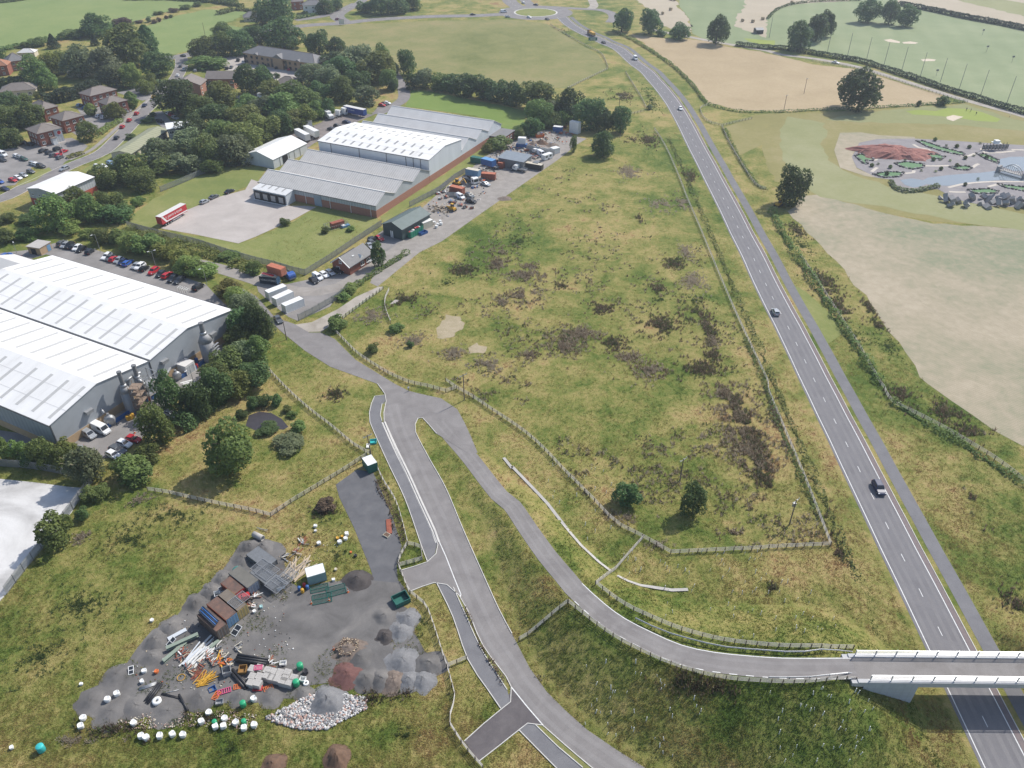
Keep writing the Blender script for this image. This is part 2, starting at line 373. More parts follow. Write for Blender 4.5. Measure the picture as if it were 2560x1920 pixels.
field('pasture_field', [T00(960,360), T00(1250,230), T00(1550,130), T00(1800,80), T00(2150,100), T00(2000,180), T00(1920,210), T00(2150,250), T00(2000,330), T00(1600,450), T00(1450,480), T00(1350,470), T00(1000,400)], m_pasture)
field('rough_meadow', [T10(380,250), T10(800,215), T10(1500,180), T10(2212,170), T20(300,205), T20(600,390), T20(740,470), T20(830,590), T20(480,765), T20(0,740), T10(1900,690), T10(1400,590), T10(1230,640), T10(760,470), T10(400,300)], ground_mat('meadow_grass', [(0, (.13,.15,.045)), (.45, (.21,.21,.08)), (.8, (.28,.24,.11)), (1, (.24,.17,.09))], (.01, .06, .5), (.5, .4, .3), bump=.5))
field('warehouse_lawn', [T10(1290,920), T10(1345,780), T10(1500,790), T10(1800,850), T10(2212,930), T20(120,960), T20(100,1100), T20(20,1180), T10(2130,1100), T10(1900,1000)], ground_mat('bright_lawn', [(0, (.13,.20,.045)), (.6, (.17,.235,.06)), (1, (.24,.27,.09))], (.02, .12, .8), (.5, .3, .25), bump=.3))
field('stubble_field', [T20(1030,300), T20(1330,330), T20(1650,350), T20(1800,395), T20(2212,460), T30(400,560), T30(700,590), T30(1000,670), T30(1500,830), T30(1450,900), T30(950,930), T30(500,950), T20(2212,960), T20(1960,960), T20(1700,890), T20(1560,720), T20(1320,500)], m_stubble)
field('hay_field', [T20(950,-60), T20(1070,0), T20(1190,80), T20(1310,220), T20(1400,260), T20(1560,280), T20(1520,150), T20(1440,60), T20(1400,-60)], m_hay)
field('golf_fairway', [T20(1440,-60), T20(1450,60), T20(1530,160), T20(1560,290), T20(1680,350), T20(2212,420), T30(0,400), T30(380,440), T30(900,560), T30(1500,760), T30(2212,990), T30(2800,1200), T30(2800,-60)], m_range)
field('hay_field', [T20(2050,-60), T20(2000,80), T20(1930,150), T20(1930,230), T20(2100,290), T20(2212,330), T30(0,290), T30(-10,170), T30(80,90), T30(220,40), T30(700,10), T30(700,-60)], m_hay, off=.035)
field('hay_field', [T30(1100,-60), T30(1130,20), T30(2212,235), T30(3000,400), T30(3000,-60)], m_hay, off=.035)
field('fairway_strip', [T30(1550,-30), T30(1700,20), T30(2212,140), T30(2500,190), T30(2500,90), T30(1900,-30)], m_fair, off=.05)
field('driving_range', [T30(0,130), T30(80,85), T30(220,40), T30(450,20), T30(1000,20), T30(1150,50), T30(2212,280), T30(2900,440), T30(2900,1180), T30(2212,960), T30(1500,740), T30(1100,610), T30(700,490), T30(400,430), T30(130,370), T30(0,325)], m_range, off=.05)
field('golf_rough', [T20(2070,1000), T20(2212,985), T30(400,975), T30(1000,940), T30(1450,910), T30(1730,890), T30(2212,1020), T30(2900,1230), T31(2900,420), T31(2212,330), T31(1400,250), T31(830,150), T31(300,25), T31(170,-20), T30(290,1600), T30(60,1560), T30(-60,1250), T20(1950,1370), T20(1880,1150), T20(1840,1100)], m_olive)
field('golf_fairway', [T30(170,1010), T30(480,1060), T30(510,1160), T30(460,1280), T30(520,1390), T30(750,1520), T30(1150,1640), T31(1600,60), T31(2212,190), T31(2900,300), T31(2900,440), T31(1500,230), T31(1000,130), T31(450,40), T30(250,1560), T30(130,1380), T30(90,1150)], m_fair, off=.035)
field('golf_fairway', [T30(480,1030), T30(900,960), T30(1450,920), T30(1700,900), T30(2212,1050), T30(2900,1250), T30(2900,1280), T30(2212,1130), T30(1500,1070), T30(900,1060)], m_fair, off=.035)
field('putting_green', [T30(1190,960), T30(1300,950), T30(1450,960), T30(1550,935), T30(1700,940), T30(1850,970), T30(2010,1030), T30(1980,1055), T30(1800,1045), T30(1650,1020), T30(1450,1000), T30(1250,990)], m_green, off=.055)
field('putting_green', [T20(2000,330), T20(2212,350), T30(60,350), T30(60,385), T20(2212,400), T20(2050,360)], m_green, off=.06)
m_sand = pm('bunker_sand', (.62,.53,.42), (.52,.44,.34), .6, .95, wpos=True)
for pts in ([(1540,1010),(1600,995),(1690,1010),(1640,1030),(1600,1048),(1545,1030)], [(1000,345),(1060,338),(1140,360),(1135,373),(1040,362)], [(1160,365),(1230,358),(1300,370),(1270,380),(1170,377)], [(1320,515),(1380,508),(1450,515),(1440,528),(1340,530)]):
    sheet('sand_bunker', [T30(*p) for p in pts], .07, m_sand)
field('dry_field', [T31(170,170), T31(290,30), T31(450,20), T31(860,150), T31(1400,270), T31(2212,330), T31(4600,560), T32(4600,1640), T32(3000,900), T32(2212,545), T32(1750,270), T32(1360,0), T31(1330,1600), T31(1000,1120), T31(830,890), T31(640,660), T31(400,400)], m_dryfield, off=.03)
# ---------------------------------------------------------------- roads
def lay(o): return o
MAINPX = [T20(430,150), T20(500,215), T20(620,285), T20(720,328), T20(800,370), T20(925,425), T20(1060,545), T20(1160,618), T20(1220,685), T20(1285,757), T20(1345,832), T20(1400,910), T20(1453,1000), T20(1505,1095), T20(1555,1195), T20(1610,1303), T20(1672,1418), T20(1740,1552), T21(1815,35), T21(1895,190), T21(1980,365), T21(2080,555), T21(2180,770), T31(90,1010), T31(160,1140), T31(230,1280), T31(303,1425), T31(380,1585), T32(467,97), T32(557,280), T32(655,470), T32(760,685), T32(872,910), T32(997,1160), T32(1130,1430), T33(1278,60), T33(1440,385), T33(1810,1130), T33(2025,1565), T33(2600,2750)]
MC = cat([W(p) for p in MAINPX], 3)
mroad = ribbon('main_road', MC, 4.15, -4.7, .05, m_road)
m_worn = asphalt('worn_asphalt', (.175,.168,.173), (.195,.188,.192), (.21,.203,.206), .2)
for q in (1.0, 2.55, -1.0, -2.55): ribbon('wheel_track', MC, q+.35, q-.35, .053, m_worn, mroad)
ribbon('edge_line', MC, 3.62, 3.46, .056, m_paint, mroad); ribbon('edge_line', MC, -3.46, -3.62, .056, m_paint, mroad)
ribbon('hard_strip', MC, -3.75, -4.7, .056, m_pink, mroad)
ribbon('kerb', MC, -4.7, -4.84, .12, m_kerb, mroad, thick=.14)
ribbon('cycle_path', MC, -5.95, -8.9, .05, m_foot)

ribbon('road_verge', MC, 4.17, 5.6, .03, m_rough)
m_bank = ground_mat('brown_bank', [(0, (.15,.15,.055)), (.5, (.27,.20,.09)), (1, (.33,.23,.11))], (.03, .15, .9), (.5, .5, .4), bump=.5)
ribbon('road_verge', MC, -4.86, -5.93, .03, m_rough)
_mb = [p for p in MC if 78 < p.y < 420]
_dash = MB().add([(0,-.06,0),(2,-.06,0),(2,.06,0),(0,.06,0)], [(0,1,2,3)]).mesh('lane_dash', m_paint)
_q = resample(MC, 8.85)
for a, b in zip(_q, _q[1:]):
    if proj(a)[1] > 70: ob('lane_dash', _dash, mroad, (a.x, a.y, .057), math.atan2(b.y-a.y, b.x-a.x))
EXC.append([(p.x, p.y) for p in offs(MC, 5.0)]+[(p.x, p.y) for p in reversed(offs(MC, -9.2))])
def road(name, px, w, mat, off=.045, z=0, lines=None, step=4, kerbs=False):
    pl = path_px(px, z, step); o = ribbon(name, pl, w/2, -w/2, off, mat)
    EXC.append([(p.x, p.y) for p in offs(pl, w/2+.3)]+[(p.x, p.y) for p in reversed(offs(pl, -w/2-.3))])
    if kerbs:
        ribbon('kerb', pl, w/2+.13, w/2, off+.09, m_kerb, o, thick=.12); ribbon('kerb', pl, -w/2, -w/2-.13, off+.09, m_kerb, o, thick=.12)
    if lines:
        q = resample(pl, lines[0])
        for a, b in zip(q, q[1:]):
            d = ob('lane_dash', _dash, o, (a.x, a.y, off+.008), math.atan2(b.y-a.y, b.x-a.x), (lines[1]/2, 1.2, 1))
    return o, pl
# roundabout and the roads beyond
RC = W(T20(205,108)); ring = []
def disc(c, r, n=40, ex=1.0): return [Vector((c.x+r*math.cos(2*math.pi*k/n), c.y+r*ex*math.sin(2*math.pi*k/n), 0)) for k in range(n)]
sheet('roundabout_road', disc(RC, 29), .055, m_lane, world=True)
sheet('roundabout_apron', disc(RC, 17.2), .10, m_kerb, world=True); sheet('roundabout_island', disc(RC, 16), .14, m_lawn, world=True)
road('west_road', [T20(40,115), T10(2212,118), T10(1900,135), T10(1500,143), T10(1000,172), T10(760,200), T10(500,215), T10(340,232), T10(100,270), T00(2212,335), T00(2050,360), T00(1800,425), T00(1600,480), T00(1450,500), T00(1200,540)], 11, m_lane, lines=(9, 3))
road('splitter_lane', [T10(880,30), T10(760,90), T10(700,140), T10(760,190)], 11, m_lane, .05, lines=(9, 3))
road('house_lane', [T10(340,175), T10(520,150), T10(700,110), T10(800,70), T10(900,20), T10(960,-40)], 8, m_lane, .048)
road('north_road', [T20(60,70), T20(-20,10), T20(-40,-60)], 12, m_lane, .05, lines=(9, 3)); road('north_road', [T20(180,55), T20(130,20), T20(60,-60)], 9, m_lane, .052)
road('service_road', [T20(330,60), T20(480,70), T20(640,78), T20(760,85), T20(850,110), T20(880,150), T20(850,195)], 8, m_lane, .05)
road('side_track', [T20(680,75), T20(710,50), T20(690,0), T20(670,-50)], 7, m_track, .053)
road('golf_lane', [T20(1180,250), T20(1350,285), T20(1560,325), T20(1800,370), T20(2212,440), T30(100,470), T30(350,500), T30(560,535), T30(780,580), T30(1000,645), T30(1300,740), T30(1600,835), T30(1900,920), T30(2212,1005), T30(2700,1160)], 5, m_track, .06)
# estate road on the left and its car parks
road('estate_road', [T00(1560,480), T00(1570,560), T00(1530,660), T00(1460,740), T00(1380,830), T00(1290,920), T00(1160,1050), T00(1030,1185), T00(880,1320), T00(620,1430), T00(420,1525), T00(200,1625), T01(60,40), T01(-200,120)], 7.2, m_lane, .055, kerbs=True)
road('estate_footway', [T00(1500,660), T00(1330,820), T00(1060,1060), T00(930,1180), T00(780,1300), T00(600,1380)], 2.2, m_lane2, .05)
field('office_car_park', [T00(-300,1330), T00(0,1300), T00(180,1240), T00(620,1190), T00(760,1260), T00(700,1330), T00(560,1400), T00(500,1480), T00(440,1470), T00(280,1440), T00(130,1600), T00(-300,1640)], m_carpark, .035)
field('office_car_park', [T00(660,930), T00(850,920), T00(1080,900), T00(1180,1000), T00(1060,1060), T00(860,1115), T00(680,1180), T00(600,1130), T00(740,1040)], m_carpark, .035)
field('office_car_park', [T00(1010,800), T00(1210,750), T00(1440,740), T00(1350,850), T00(1230,870), T00(1100,830)], m_carpark, .035)
field('office_car_park', [T00(1890,500), T00(2212,440), T10(0,470), T10(100,540), T10(470,620), T10(420,690), T10(160,700), T10(40,590), T00(2100,610), T00(1950,610)], m_apron, .035)
field('office_car_park', [T00(2000,830), T00(2212,810), T10(60,830), T10(40,900), T00(2150,880)], m_carpark, .035)
field('car_park_island', [T00(130,1600), T00(260,1530), T00(420,1450), T00(450,1480), T00(300,1560), T00(160,1610)], m_lawn, .06)
field('depot_yard', [T00(1320,970), T00(1400,960), T00(1480,1050), T00(1600,1040), T00(1640,1060), T00(1440,1130), T00(1350,1060)], m_carpark, .035)
field('roadside_lawn', [T00(960,1330), T00(1080,1180), T00(1180,1050), T00(1300,970), T00(1380,1080), T00(1000,1340), T00(930,1400), T00(830,1500), T00(690,1480)], m_lawn, .03)
# warehouse surroundings
field('concrete_apron', [T01(1390,315), T01(1580,170), T01(1900,40), T00(2120,1640), T10(-40,1550), T10(20,1570), T11(30,60), T11(300,120), T11(440,120), T11(520,130), T11(330,235), T11(0,385), T01(2060,445), T01(1700,370)], m_apron, .04)
field('warehouse_yard', [T00(1950,1440), T10(0,1420), T10(130,1420), T10(280,1380), T10(420,1300), T10(500,1240), T10(860,1060), T10(1000,1000), T10(1160,930), T10(1080,890), T10(1000,990), T10(760,950), T10(660,980), T10(560,1060), T10(300,1160), T00(2050,1400)], asphalt('yard_asphalt', (.15,.13,.125), (.21,.185,.175), (.30,.265,.25), .15), .04)
road('warehouse_drive', [T10(1040,985), T10(1150,935), T10(1270,860), T10(1275,780), T10(1235,700), T10(1200,650), T10(1170,600)], 6.5, m_lane, .05)
field('warehouse_grass', [T11(0,400), T11(330,245), T11(540,130), T11(1040,230), T11(1080,280), T11(430,720), T11(180,650), T01(2100,560), T01(1500,340), T01(2060,450)], m_lawn, .03, keep=True)
field('warehouse_grass', [T11(1060,220), T11(1400,0), T10(2030,1210), T10(2090,1260), T11(1580,0), T11(1100,280)], m_lawn, .03)
field('warehouse_grass', [T01(1120,290), T01(1130,200), T00(1450,1640), T00(1900,1440), T10(0,1440), T10(80,1480), T10(20,1560), T00(2120,1620), T01(1560,170), T01(1330,300)], m_lawn, .03)
# lane to the scrap yard, its gravel, and the track
field('scrap_yard_gravel', [YD(-260,1659), YD(0,1500), YD(200,1250), YD(480,1000), YD(780,800), YD(960,620), YD(1300,420), YD(1700,240), YD(2050,230), YD(2180,330), YD(2140,500), YD(1960,640), YD(1500,960), YD(900,1380), YD(450,1700), YD(150,1850), YD(-400,2300), YD(-500,2250)], m_lane2, .03)
field('dark_yard', [T11(960,430), T11(1100,330), T11(1300,380), T11(1250,440), T11(1150,520), T11(1090,500)], m_carpark, .045)
road('yard_lane', [T01(1560,590), T01(1850,650), T11(0,760), T11(150,815), T11(330,855), T11(550,860), T11(720,820), T11(900,720), T11(1100,590), T11(1300,450), T11(1500,345), T11(1750,210), T11(2000,70), T20(0,1590), T20(160,1480), T20(330,1370), T20(470,1270), T20(600,1190)], 5.5, m_lane2, .05)
field('lane_forecourt', [T11(0,790), T11(250,800), T11(440,760), T11(760,700), T11(850,660), T11(960,620), T11(1090,590), T11(800,800), T11(690,920), T11(640,990), T11(360,1115), T11(280,1080), T11(130,960), T11(20,860)], m_carpark, .04)
field('dirt_track', [T11(330,1145), T11(480,1120), T11(690,1020), T11(860,900), T11(1060,815), T11(1110,830), T11(960,900), T11(760,1060), T11(560,1210), T11(460,1215)], m_track, .035)
field('junction_lane', [T01(2000,780), T01(2212,900), T11(30,930), T11(160,1080), T11(240,1110), T11(330,1140), T11(460,1215), T11(560,1215), T11(680,1270), T11(860,1450), T11(1200,1658), T12(1320,60), T12(1420,85), T12(1600,125), T12(1740,220), T12(1800,330), T12(1860,460), T12(1915,600), T12(1840,610), T12(1560,430), T12(1440,295), T12(1400,298), T12(1375,350), T12(1380,420), T12(1500,650), T12(1640,900), T12(1800,1280), T12(1960,1640), T13(2100,290), T13(2212,500), T23(150,790), T23(300,1000), T23(470,1170), T23(650,1330), T23(900,1500), T23(1150,1658), T23(1900,2150), T23(1500,2300), T23(690,1658), T23(450,1455), T23(270,1295), T23(0,970), T13(2160,870), T13(1960,600), T13(1830,300), T13(1755,170), T13(1650,80), T13(1540,60), T13(1320,140), T13(1265,0), T12(1240,1610), T12(1480,1540), T12(1555,1470), T12(1572,1390), T12(1530,1290), T12(1300,780), T12(1108,325), T12(1105,250), T12(1125,150), T12(1115,90), T12(1050,0), T11(640,1510), T11(420,1370), T11(210,1200), T11(100,1090), T11(-40,960), T01(2100,880)], m_lane, .05)
field('side_road', [T23(0,975), T13(2212,970), T13(2118,1160), T13(1960,1290), T13(1800,1430), T13(1920,1605), T13(2100,1470), T23(0,1380), T23(135,1275), T23(265,1290)], m_brown, .056)
field('footway', [T12(1025,110), T12(1115,100), T12(1120,150), T12(1090,175), T12(1073,270), T12(1088,322), T12(1200,570), T12(1300,785), T12(1420,1045), T12(1528,1290), T12(1565,1385), T12(1545,1470), T12(1482,1535), T12(1430,1400), T12(1290,1000), T12(1130,660), T12(985,330), T12(978,250)], m_foot, .066)
field('footway', [T13(1560,60), T13(1650,75), T13(1710,115), T13(1830,380), T13(1950,640), T13(2170,985), T13(2200,1090), T13(2115,1148), T13(2000,980), T13(1830,720), T13(1700,350)], m_foot, .066)
field('footway', [T23(62,1335), T23(135,1277), T23(200,1285), T23(400,1480), T23(612,1658), T23(900,1900), T23(700,1950), T23(380,1658)], m_foot, .066)
field('verge_strip', [T12(1092,172), T12(1120,165), T12(1105,250), T12(1108,318), T12(1088,318), T12(1075,270)], m_verge, .08)
field('verge_strip', [T13(1705,100), T13(1755,175), T13(1830,300), T13(1960,600), T13(2160,870), T13(2170,985), T13(1950,640), T13(1830,380)], m_verge, .08)
field('verge_strip', [T23(200,1285), T23(268,1295), T23(450,1455), T23(690,1658), T23(900,1840), T23(800,1840), T23(612,1658), T23(400,1480)], m_verge, .08)
def kerb(px, w=.14, closed=False, parent=None, h=.17, mat=None):
    pl = cat([W(p) for p in px], 2.5); ribbon('kerb', pl, w/2, -w/2, h, mat or m_kerb, parent, thick=h)
for pts in ([T12(1050,0), T12(1115,90), T12(1125,150), T12(1105,250), T12(1108,325), T12(1300,780), T12(1530,1290), T12(1572,1390), T12(1555,1470), T12(1480,1540), T12(1260,1610)], [T12(1115,98), T12(1025,108), T12(980,250), T12(985,330), T12(1130,660), T12(1290,1000), T12(1430,1400), T12(1482,1538)],
            [T12(1088,322), T12(1073,270), T12(1090,172), T12(1122,168)], [T12(1560,430), T12(1440,295), T12(1400,298), T12(1375,350), T12(1380,420), T12(1500,650), T12(1640,900), T12(1800,1280), T12(1960,1640), T13(2100,290), T13(2212,500)],
            [T13(1325,138), T13(1540,60), T13(1650,78), T13(1755,170), T13(1830,300), T13(1960,600), T13(2160,870), T13(2205,960), T13(2200,1090), T13(2118,1155), T13(1960,1285), T13(1800,1430)], [T13(1560,60), T13(1700,350), T13(1830,720), T13(2000,980), T13(2115,1148)], [T13(1705,100), T13(1830,380), T13(1950,640), T13(2170,985)],
            [T13(1925,1605), T13(2100,1470), T23(0,1380), T23(135,1275), T23(265,1292), T23(450,1455), T23(690,1658), T23(1000,1900)], [T23(62,1335), T23(380,1658), T23(600,1870)], [T23(200,1285), T23(400,1480), T23(612,1658)]):
    kerb(pts)
_pl = path_px([T12(1102,330), T12(1200,548), T12(1310,775), T12(1420,1020), T12(1535,1270), T12(1570,1370)], 0, 3)
_cs = ribbon('channel_strip', _pl, .5, -.5, .085, m_kerb); ribbon('channel', _pl, .12, -.12, .095, m_foot, _cs)
ribbon('edge_line', path_px([T12(1575,1345), T12(1640,1490), T12(1705,1658), T13(1770,160), T13(1765,180)], 0, 3), .09, -.09, .075, m_paint, kind='structure')
ribbon('edge_line', path_px([T13(2206,962), T23(0,968), T23(130,1130), T23(268,1290)], 0, 3), .09, -.09, .075, m_paint, kind='structure')
# road up to the bridge
m_worn2 = asphalt('worn_lane', (.205,.192,.187), (.24,.226,.22), (.27,.255,.248), .25)
rr = ribbon('bridge_road', RAMP, 2.05, -2.05, .05, m_lane)
ribbon('edge_line', [p for p in RAMP if p.z > 3.3], -1.85, -2.0, .056, m_paint, rr)
_q = resample([p for p in RAMP if p.z > 3.4], 2.6)
for a, b in zip(_q, _q[1:]):
    d = (b-a).normalized(); s = Vector((d.y, -d.x, 0)); c = a+s*1.92; MB().add([c-s*.07+Vector((0,0,.056)), c+d*1.3-s*.07+Vector((0,0,.056)), c+d*1.3+s*.07+Vector((0,0,.056)), c+s*.07+Vector((0,0,.056))], [(0,3,2,1)]).build('edge_dash', m_paint, rr)
for q in (.85, -.85): ribbon('wheel_track', RAMP, q+.28, q-.28, .054, m_worn2, rr)
for q in (1.0, -1.0): ribbon('wheel_track', path_px([T12(1180,180), T12(1240,400), T12(1330,600), T12(1480,930), T12(1640,1290), T13(1790,0), T13(1900,260), T13(2050,560), T13(2190,760), T23(80,930), T23(260,1140), T23(480,1340), T23(800,1570), T23(1100,1760)], 0, 3), q+.42, q-.42, .058, m_worn2)
EXC.append([(p.x, p.y) for p in offs(RAMP, 2.3)]+[(p.x, p.y) for p in reversed(offs(RAMP, -2.3))])
# builder's yard: gravel strip and dark ground
field('gravel_strip', [T12(690,870), T12(870,740), T12(1010,760), T12(1100,960), T12(1180,1150), T12(1260,1400), T12(1215,1580), T13(1230,60), T13(1020,40), T12(990,1600), T12(850,1250), T12(720,980)], m_gravel2, .045)
field('gravel_yard', [T13(600,60), T13(990,20), T13(1230,50), T13(1310,140), T13(1290,260), T13(1380,330), T13(1370,500), T13(1480,670), T13(1600,760), T13(1540,870), T13(1490,960), T13(1100,990), T13(870,960), T13(700,900), T13(480,960), T13(380,1020), T13(300,1060), T13(100,1070), T03(2212,1110), T03(1850,1090), T03(1650,1150), T03(1400,1250), T03(1150,1200), T03(870,1260), T03(640,1150), T03(700,1000), T03(900,930), T03(1050,800), T03(1200,620), T03(1300,480), T03(1500,370), T03(1600,230), T03(1750,120), T03(1900,0), T02(2000,1520), T02(2070,1400), T02(2200,1345), T12(100,1350), T12(210,1370), T12(250,1440), T13(230,-100), T13(300,60), T13(420,140)], m_gravel, .04)
field('white_concrete_slab', [T02(-200,800), T02(0,820), T02(300,850), T02(600,890), T02(740,900), T02(620,1110), T02(400,1350), T02(170,1658), T03(60,150), T03(-300,560), T02(-700,1200)], m_slab, .035)
field('factory_yard', [T02(-400,300), T02(0,400), T02(470,470), T02(700,300), T02(1040,50), T01(1900,1250), T01(2060,1060), T01(2080,1160), T01(1950,1400), T01(1700,1640), T02(1500,130), T02(1270,430), T02(1000,640), T02(860,640), T02(600,600), T02(200,560), T02(-400,560)], m_carpark, .035)
field('factory_car_park', [T01(-300,560), T01(250,500), T01(480,440), T01(640,450), T01(900,520), T01(1300,650), T01(1600,740), T01(1780,800), T01(1900,930), T01(1990,1010), T01(400,540), T01(-300,740)], m_carpark, .035)
field('bare_patch', [T11(1550,1220), T11(1650,1060), T11(1750,1080), T11(1810,1150), T11(1700,1250), T11(1600,1280)], m_straw, .025)
field('bare_patch', [T11(1830,1350), T11(1900,1310), T11(1980,1340), T11(1970,1390), T11(1860,1390)], m_straw, .025)
field('bare_patch', [T11(1155,970), T11(1200,930), T11(1240,935), T11(1220,960)], m_apron, .025)
field('mown_strip', [T31(220,800), T31(350,870), T31(480,980), T31(560,1080), T31(640,1220), T31(510,1320), T31(420,1180), T31(270,880)], m_lawn, .025)
field('pond', [T12(-60,270), T12(30,240), T12(130,250), T12(220,300), T12(280,370), T12(240,395), T12(100,385), T12(-10,400), T12(-90,360)], pm('pond_mud', (.06,.055,.06), (.045,.04,.045), .8, .4, wpos=True), .03)
# shallow drainage channel with pale stones beside the ramp
for pts in ([T22(0,715), T22(150,870), T22(310,1040), T22(410,1170), T22(600,1400), T22(750,1540), T22(855,1620)], [T23(910,0), T23(1000,45), T23(1110,85), T23(1250,105), T23(1380,125), T23(1520,120)], [T12(2140,640), T12(2180,690), T12(2212,730), T22(0,715)]):
    pl = cat([WG(p) for p in pts], 3); ribbon('stone_drain', pl, .35, -.35, .16, m_conc, drape=True)
# ---------------------------------------------------------------- building materials
m_whiteroof = pm('white_roof_sheet', (.80,.79,.77), (.74,.73,.71), .25, .65, c3=(.64,.625,.60), stretch=(1, .25, 1))
m_greyroof = None
def striped(name, a, b, per, ang=0, wear=(.5,.5,.5)):
    """profiled roof sheeting with weathered runs between the ribs"""
    m, n, l, bs = _new(name); src = n.new('ShaderNodeTexCoord').outputs['Object']
    wv = n.new('ShaderNodeTexWave'); wv.inputs['Scale'].default_value = 1/per/3.18; wv.inputs['Distortion'].default_value = .3
    l.new(src, wv.inputs[0]); z = noise(n, l, src, .35, 5, .7); mx = N(n, 'ShaderNodeMath', operation='MULTIPLY_ADD', i_1=.45); l.new(wv.outputs['Fac'], mx.inputs[0]); l.new(z.outputs[0], mx.inputs[2])
    r = ramp(n, [(.4, a), (.85, b)]); l.new(mx.outputs[0], r.inputs[0]); l.new(r.outputs[0], bs.inputs['Base Color']); bs.inputs['Roughness'].default_value = .7
    bp = N(n, 'ShaderNodeBump'); bp.inputs['Strength'].default_value = .35; bp.inputs['Distance'].default_value = .06; l.new(wv.outputs['Fac'], bp.inputs['Height']); l.new(bp.outputs[0], bs.inputs['Normal'])
    return m
m_greyroof = striped('weathered_grey_sheet', (.45,.43,.40), (.60,.575,.54), 1.0)
m_paleroof = pm('pale_grey_sheet', (.66,.645,.62), (.58,.565,.54), .2, .55, stretch=(1,.3,1))
m_clad = striped('grey_cladding', (.34,.36,.38), (.44,.46,.48), 1.2)
m_clad2 = pm('white_cladding', (.60,.63,.66), (.52,.55,.58), .3, .5, stretch=(1,1,.15))
m_cladd = striped('mid_grey_cladding', (.27,.29,.315), (.34,.36,.38), 1.5)
m_brick = pm('red_brick', (.30,.115,.075), (.22,.08,.055), 2.5, .9, .3)
m_brickp = pm('pale_red_brick', (.38,.19,.13), (.30,.14,.10), 2.2, .9, .3)
m_tan = pm('tan_brick', (.42,.30,.19), (.34,.235,.15), 2.2, .9, .3)
m_buff = pm('buff_render', (.50,.36,.22), (.42,.30,.18), .8, .9)
m_tile = striped('brown_roof_tiles', (.15,.125,.11), (.215,.185,.165), .45)
m_slate = striped('grey_roof_tiles', (.14,.14,.145), (.20,.195,.195), .45)
m_greenroof = striped('mossy_green_roof', (.23,.24,.15), (.31,.31,.20), 2.0)
m_dgreen = pm('dark_green_sheet', (.055,.085,.085), (.04,.065,.065), .6, .5)
m_dgreenr = pm('green_grey_roof', (.115,.155,.15), (.09,.125,.12), .5, .5)
m_sky = pm('skylight_sheet', (.36,.355,.34), (.29,.285,.275), 1.5, .4)
m_sky2 = pm('pale_skylight', (.52,.51,.49), (.44,.435,.42), 1.5, .4)
m_gutter = pm('dark_gutter', (.07,.075,.08), None, 2, .6)
m_lap = pm('sheet_lap', (.60,.59,.575), None, .5, .7)
m_ridge = pm('ridge_capping', (.70,.70,.69), None, 1, .5)
m_white = pm('white_paint', (.78,.78,.76), (.70,.70,.68), 1.2, .5)
m_dark = pm('dark_opening', (.02,.02,.022), None, 2, .8)
m_steel = pm('galvanised_steel', (.42,.43,.44), (.33,.34,.35), 2.5, .45, metal=.5)
m_steeld = pm('grey_steel', (.22,.23,.24), (.17,.175,.18), 2, .5, metal=.3)
m_black = pm('black_plastic', (.025,.025,.028), (.035,.035,.04), 2, .45)
m_rubber = pm('rubber', (.02,.02,.02), None, 3, .8)
m_blue = pm('blue_paint', (.045,.14,.36), (.035,.10,.27), 1.5, .5); m_lblue = pm('light_blue_paint', (.16,.30,.46), (.12,.23,.36), 1.5, .5)
m_red = pm('red_paint', (.48,.04,.045), (.38,.03,.035), 1.5, .45); m_rust = pm('rusty_red_steel', (.34,.11,.065), (.25,.075,.045), 1.2, .8, c3=(.16,.06,.04))
m_orange = pm('orange_plastic', (.65,.17,.05), None, 1.5, .5); m_yel = pm('yellow_plastic', (.62,.36,.05), (.52,.28,.03), 1.5, .5)
m_greenp = pm('green_plastic', (.03,.36,.17), None, 1.5, .4); m_teal = pm('teal_paint', (.03,.15,.12), (.02,.11,.09), 1.5, .5); m_aqua = pm('turquoise_plastic', (.05,.48,.48), None, 2, .4)
m_pinkp = pm('pink_plastic', (.62,.10,.22), None, 2, .5); m_cream = pm('cream_paint', (.60,.55,.44), (.5,.45,.36), 1.2, .6)
m_wood = pm('grey_timber', (.33,.29,.24), (.24,.21,.17), 2.5, .9, stretch=(.3,2,2)); m_woodp = pm('pale_timber', (.55,.45,.33), (.42,.33,.23), 2.2, .9)
m_fence = pm('weathered_fence_timber', (.60,.57,.52), (.48,.45,.40), 1.5, .9); m_fenced = pm('fence_post_timber', (.20,.165,.13), (.15,.12,.095), 2, .9)
m_bark = pm('bark', (.10,.075,.055), (.065,.05,.038), 3, .95, .4)
m_stone = pm('grey_stone', (.36,.35,.34), (.27,.26,.26), 1.2, .9, .3)
def glass():
    m, n, l, b = _new('dark_glass'); b.inputs['Base Color'].default_value = (.03,.035,.042,1); b.inputs['Roughness'].default_value = .08; b.inputs['Specular IOR Level'].default_value = .6; return m
m_glass = glass()
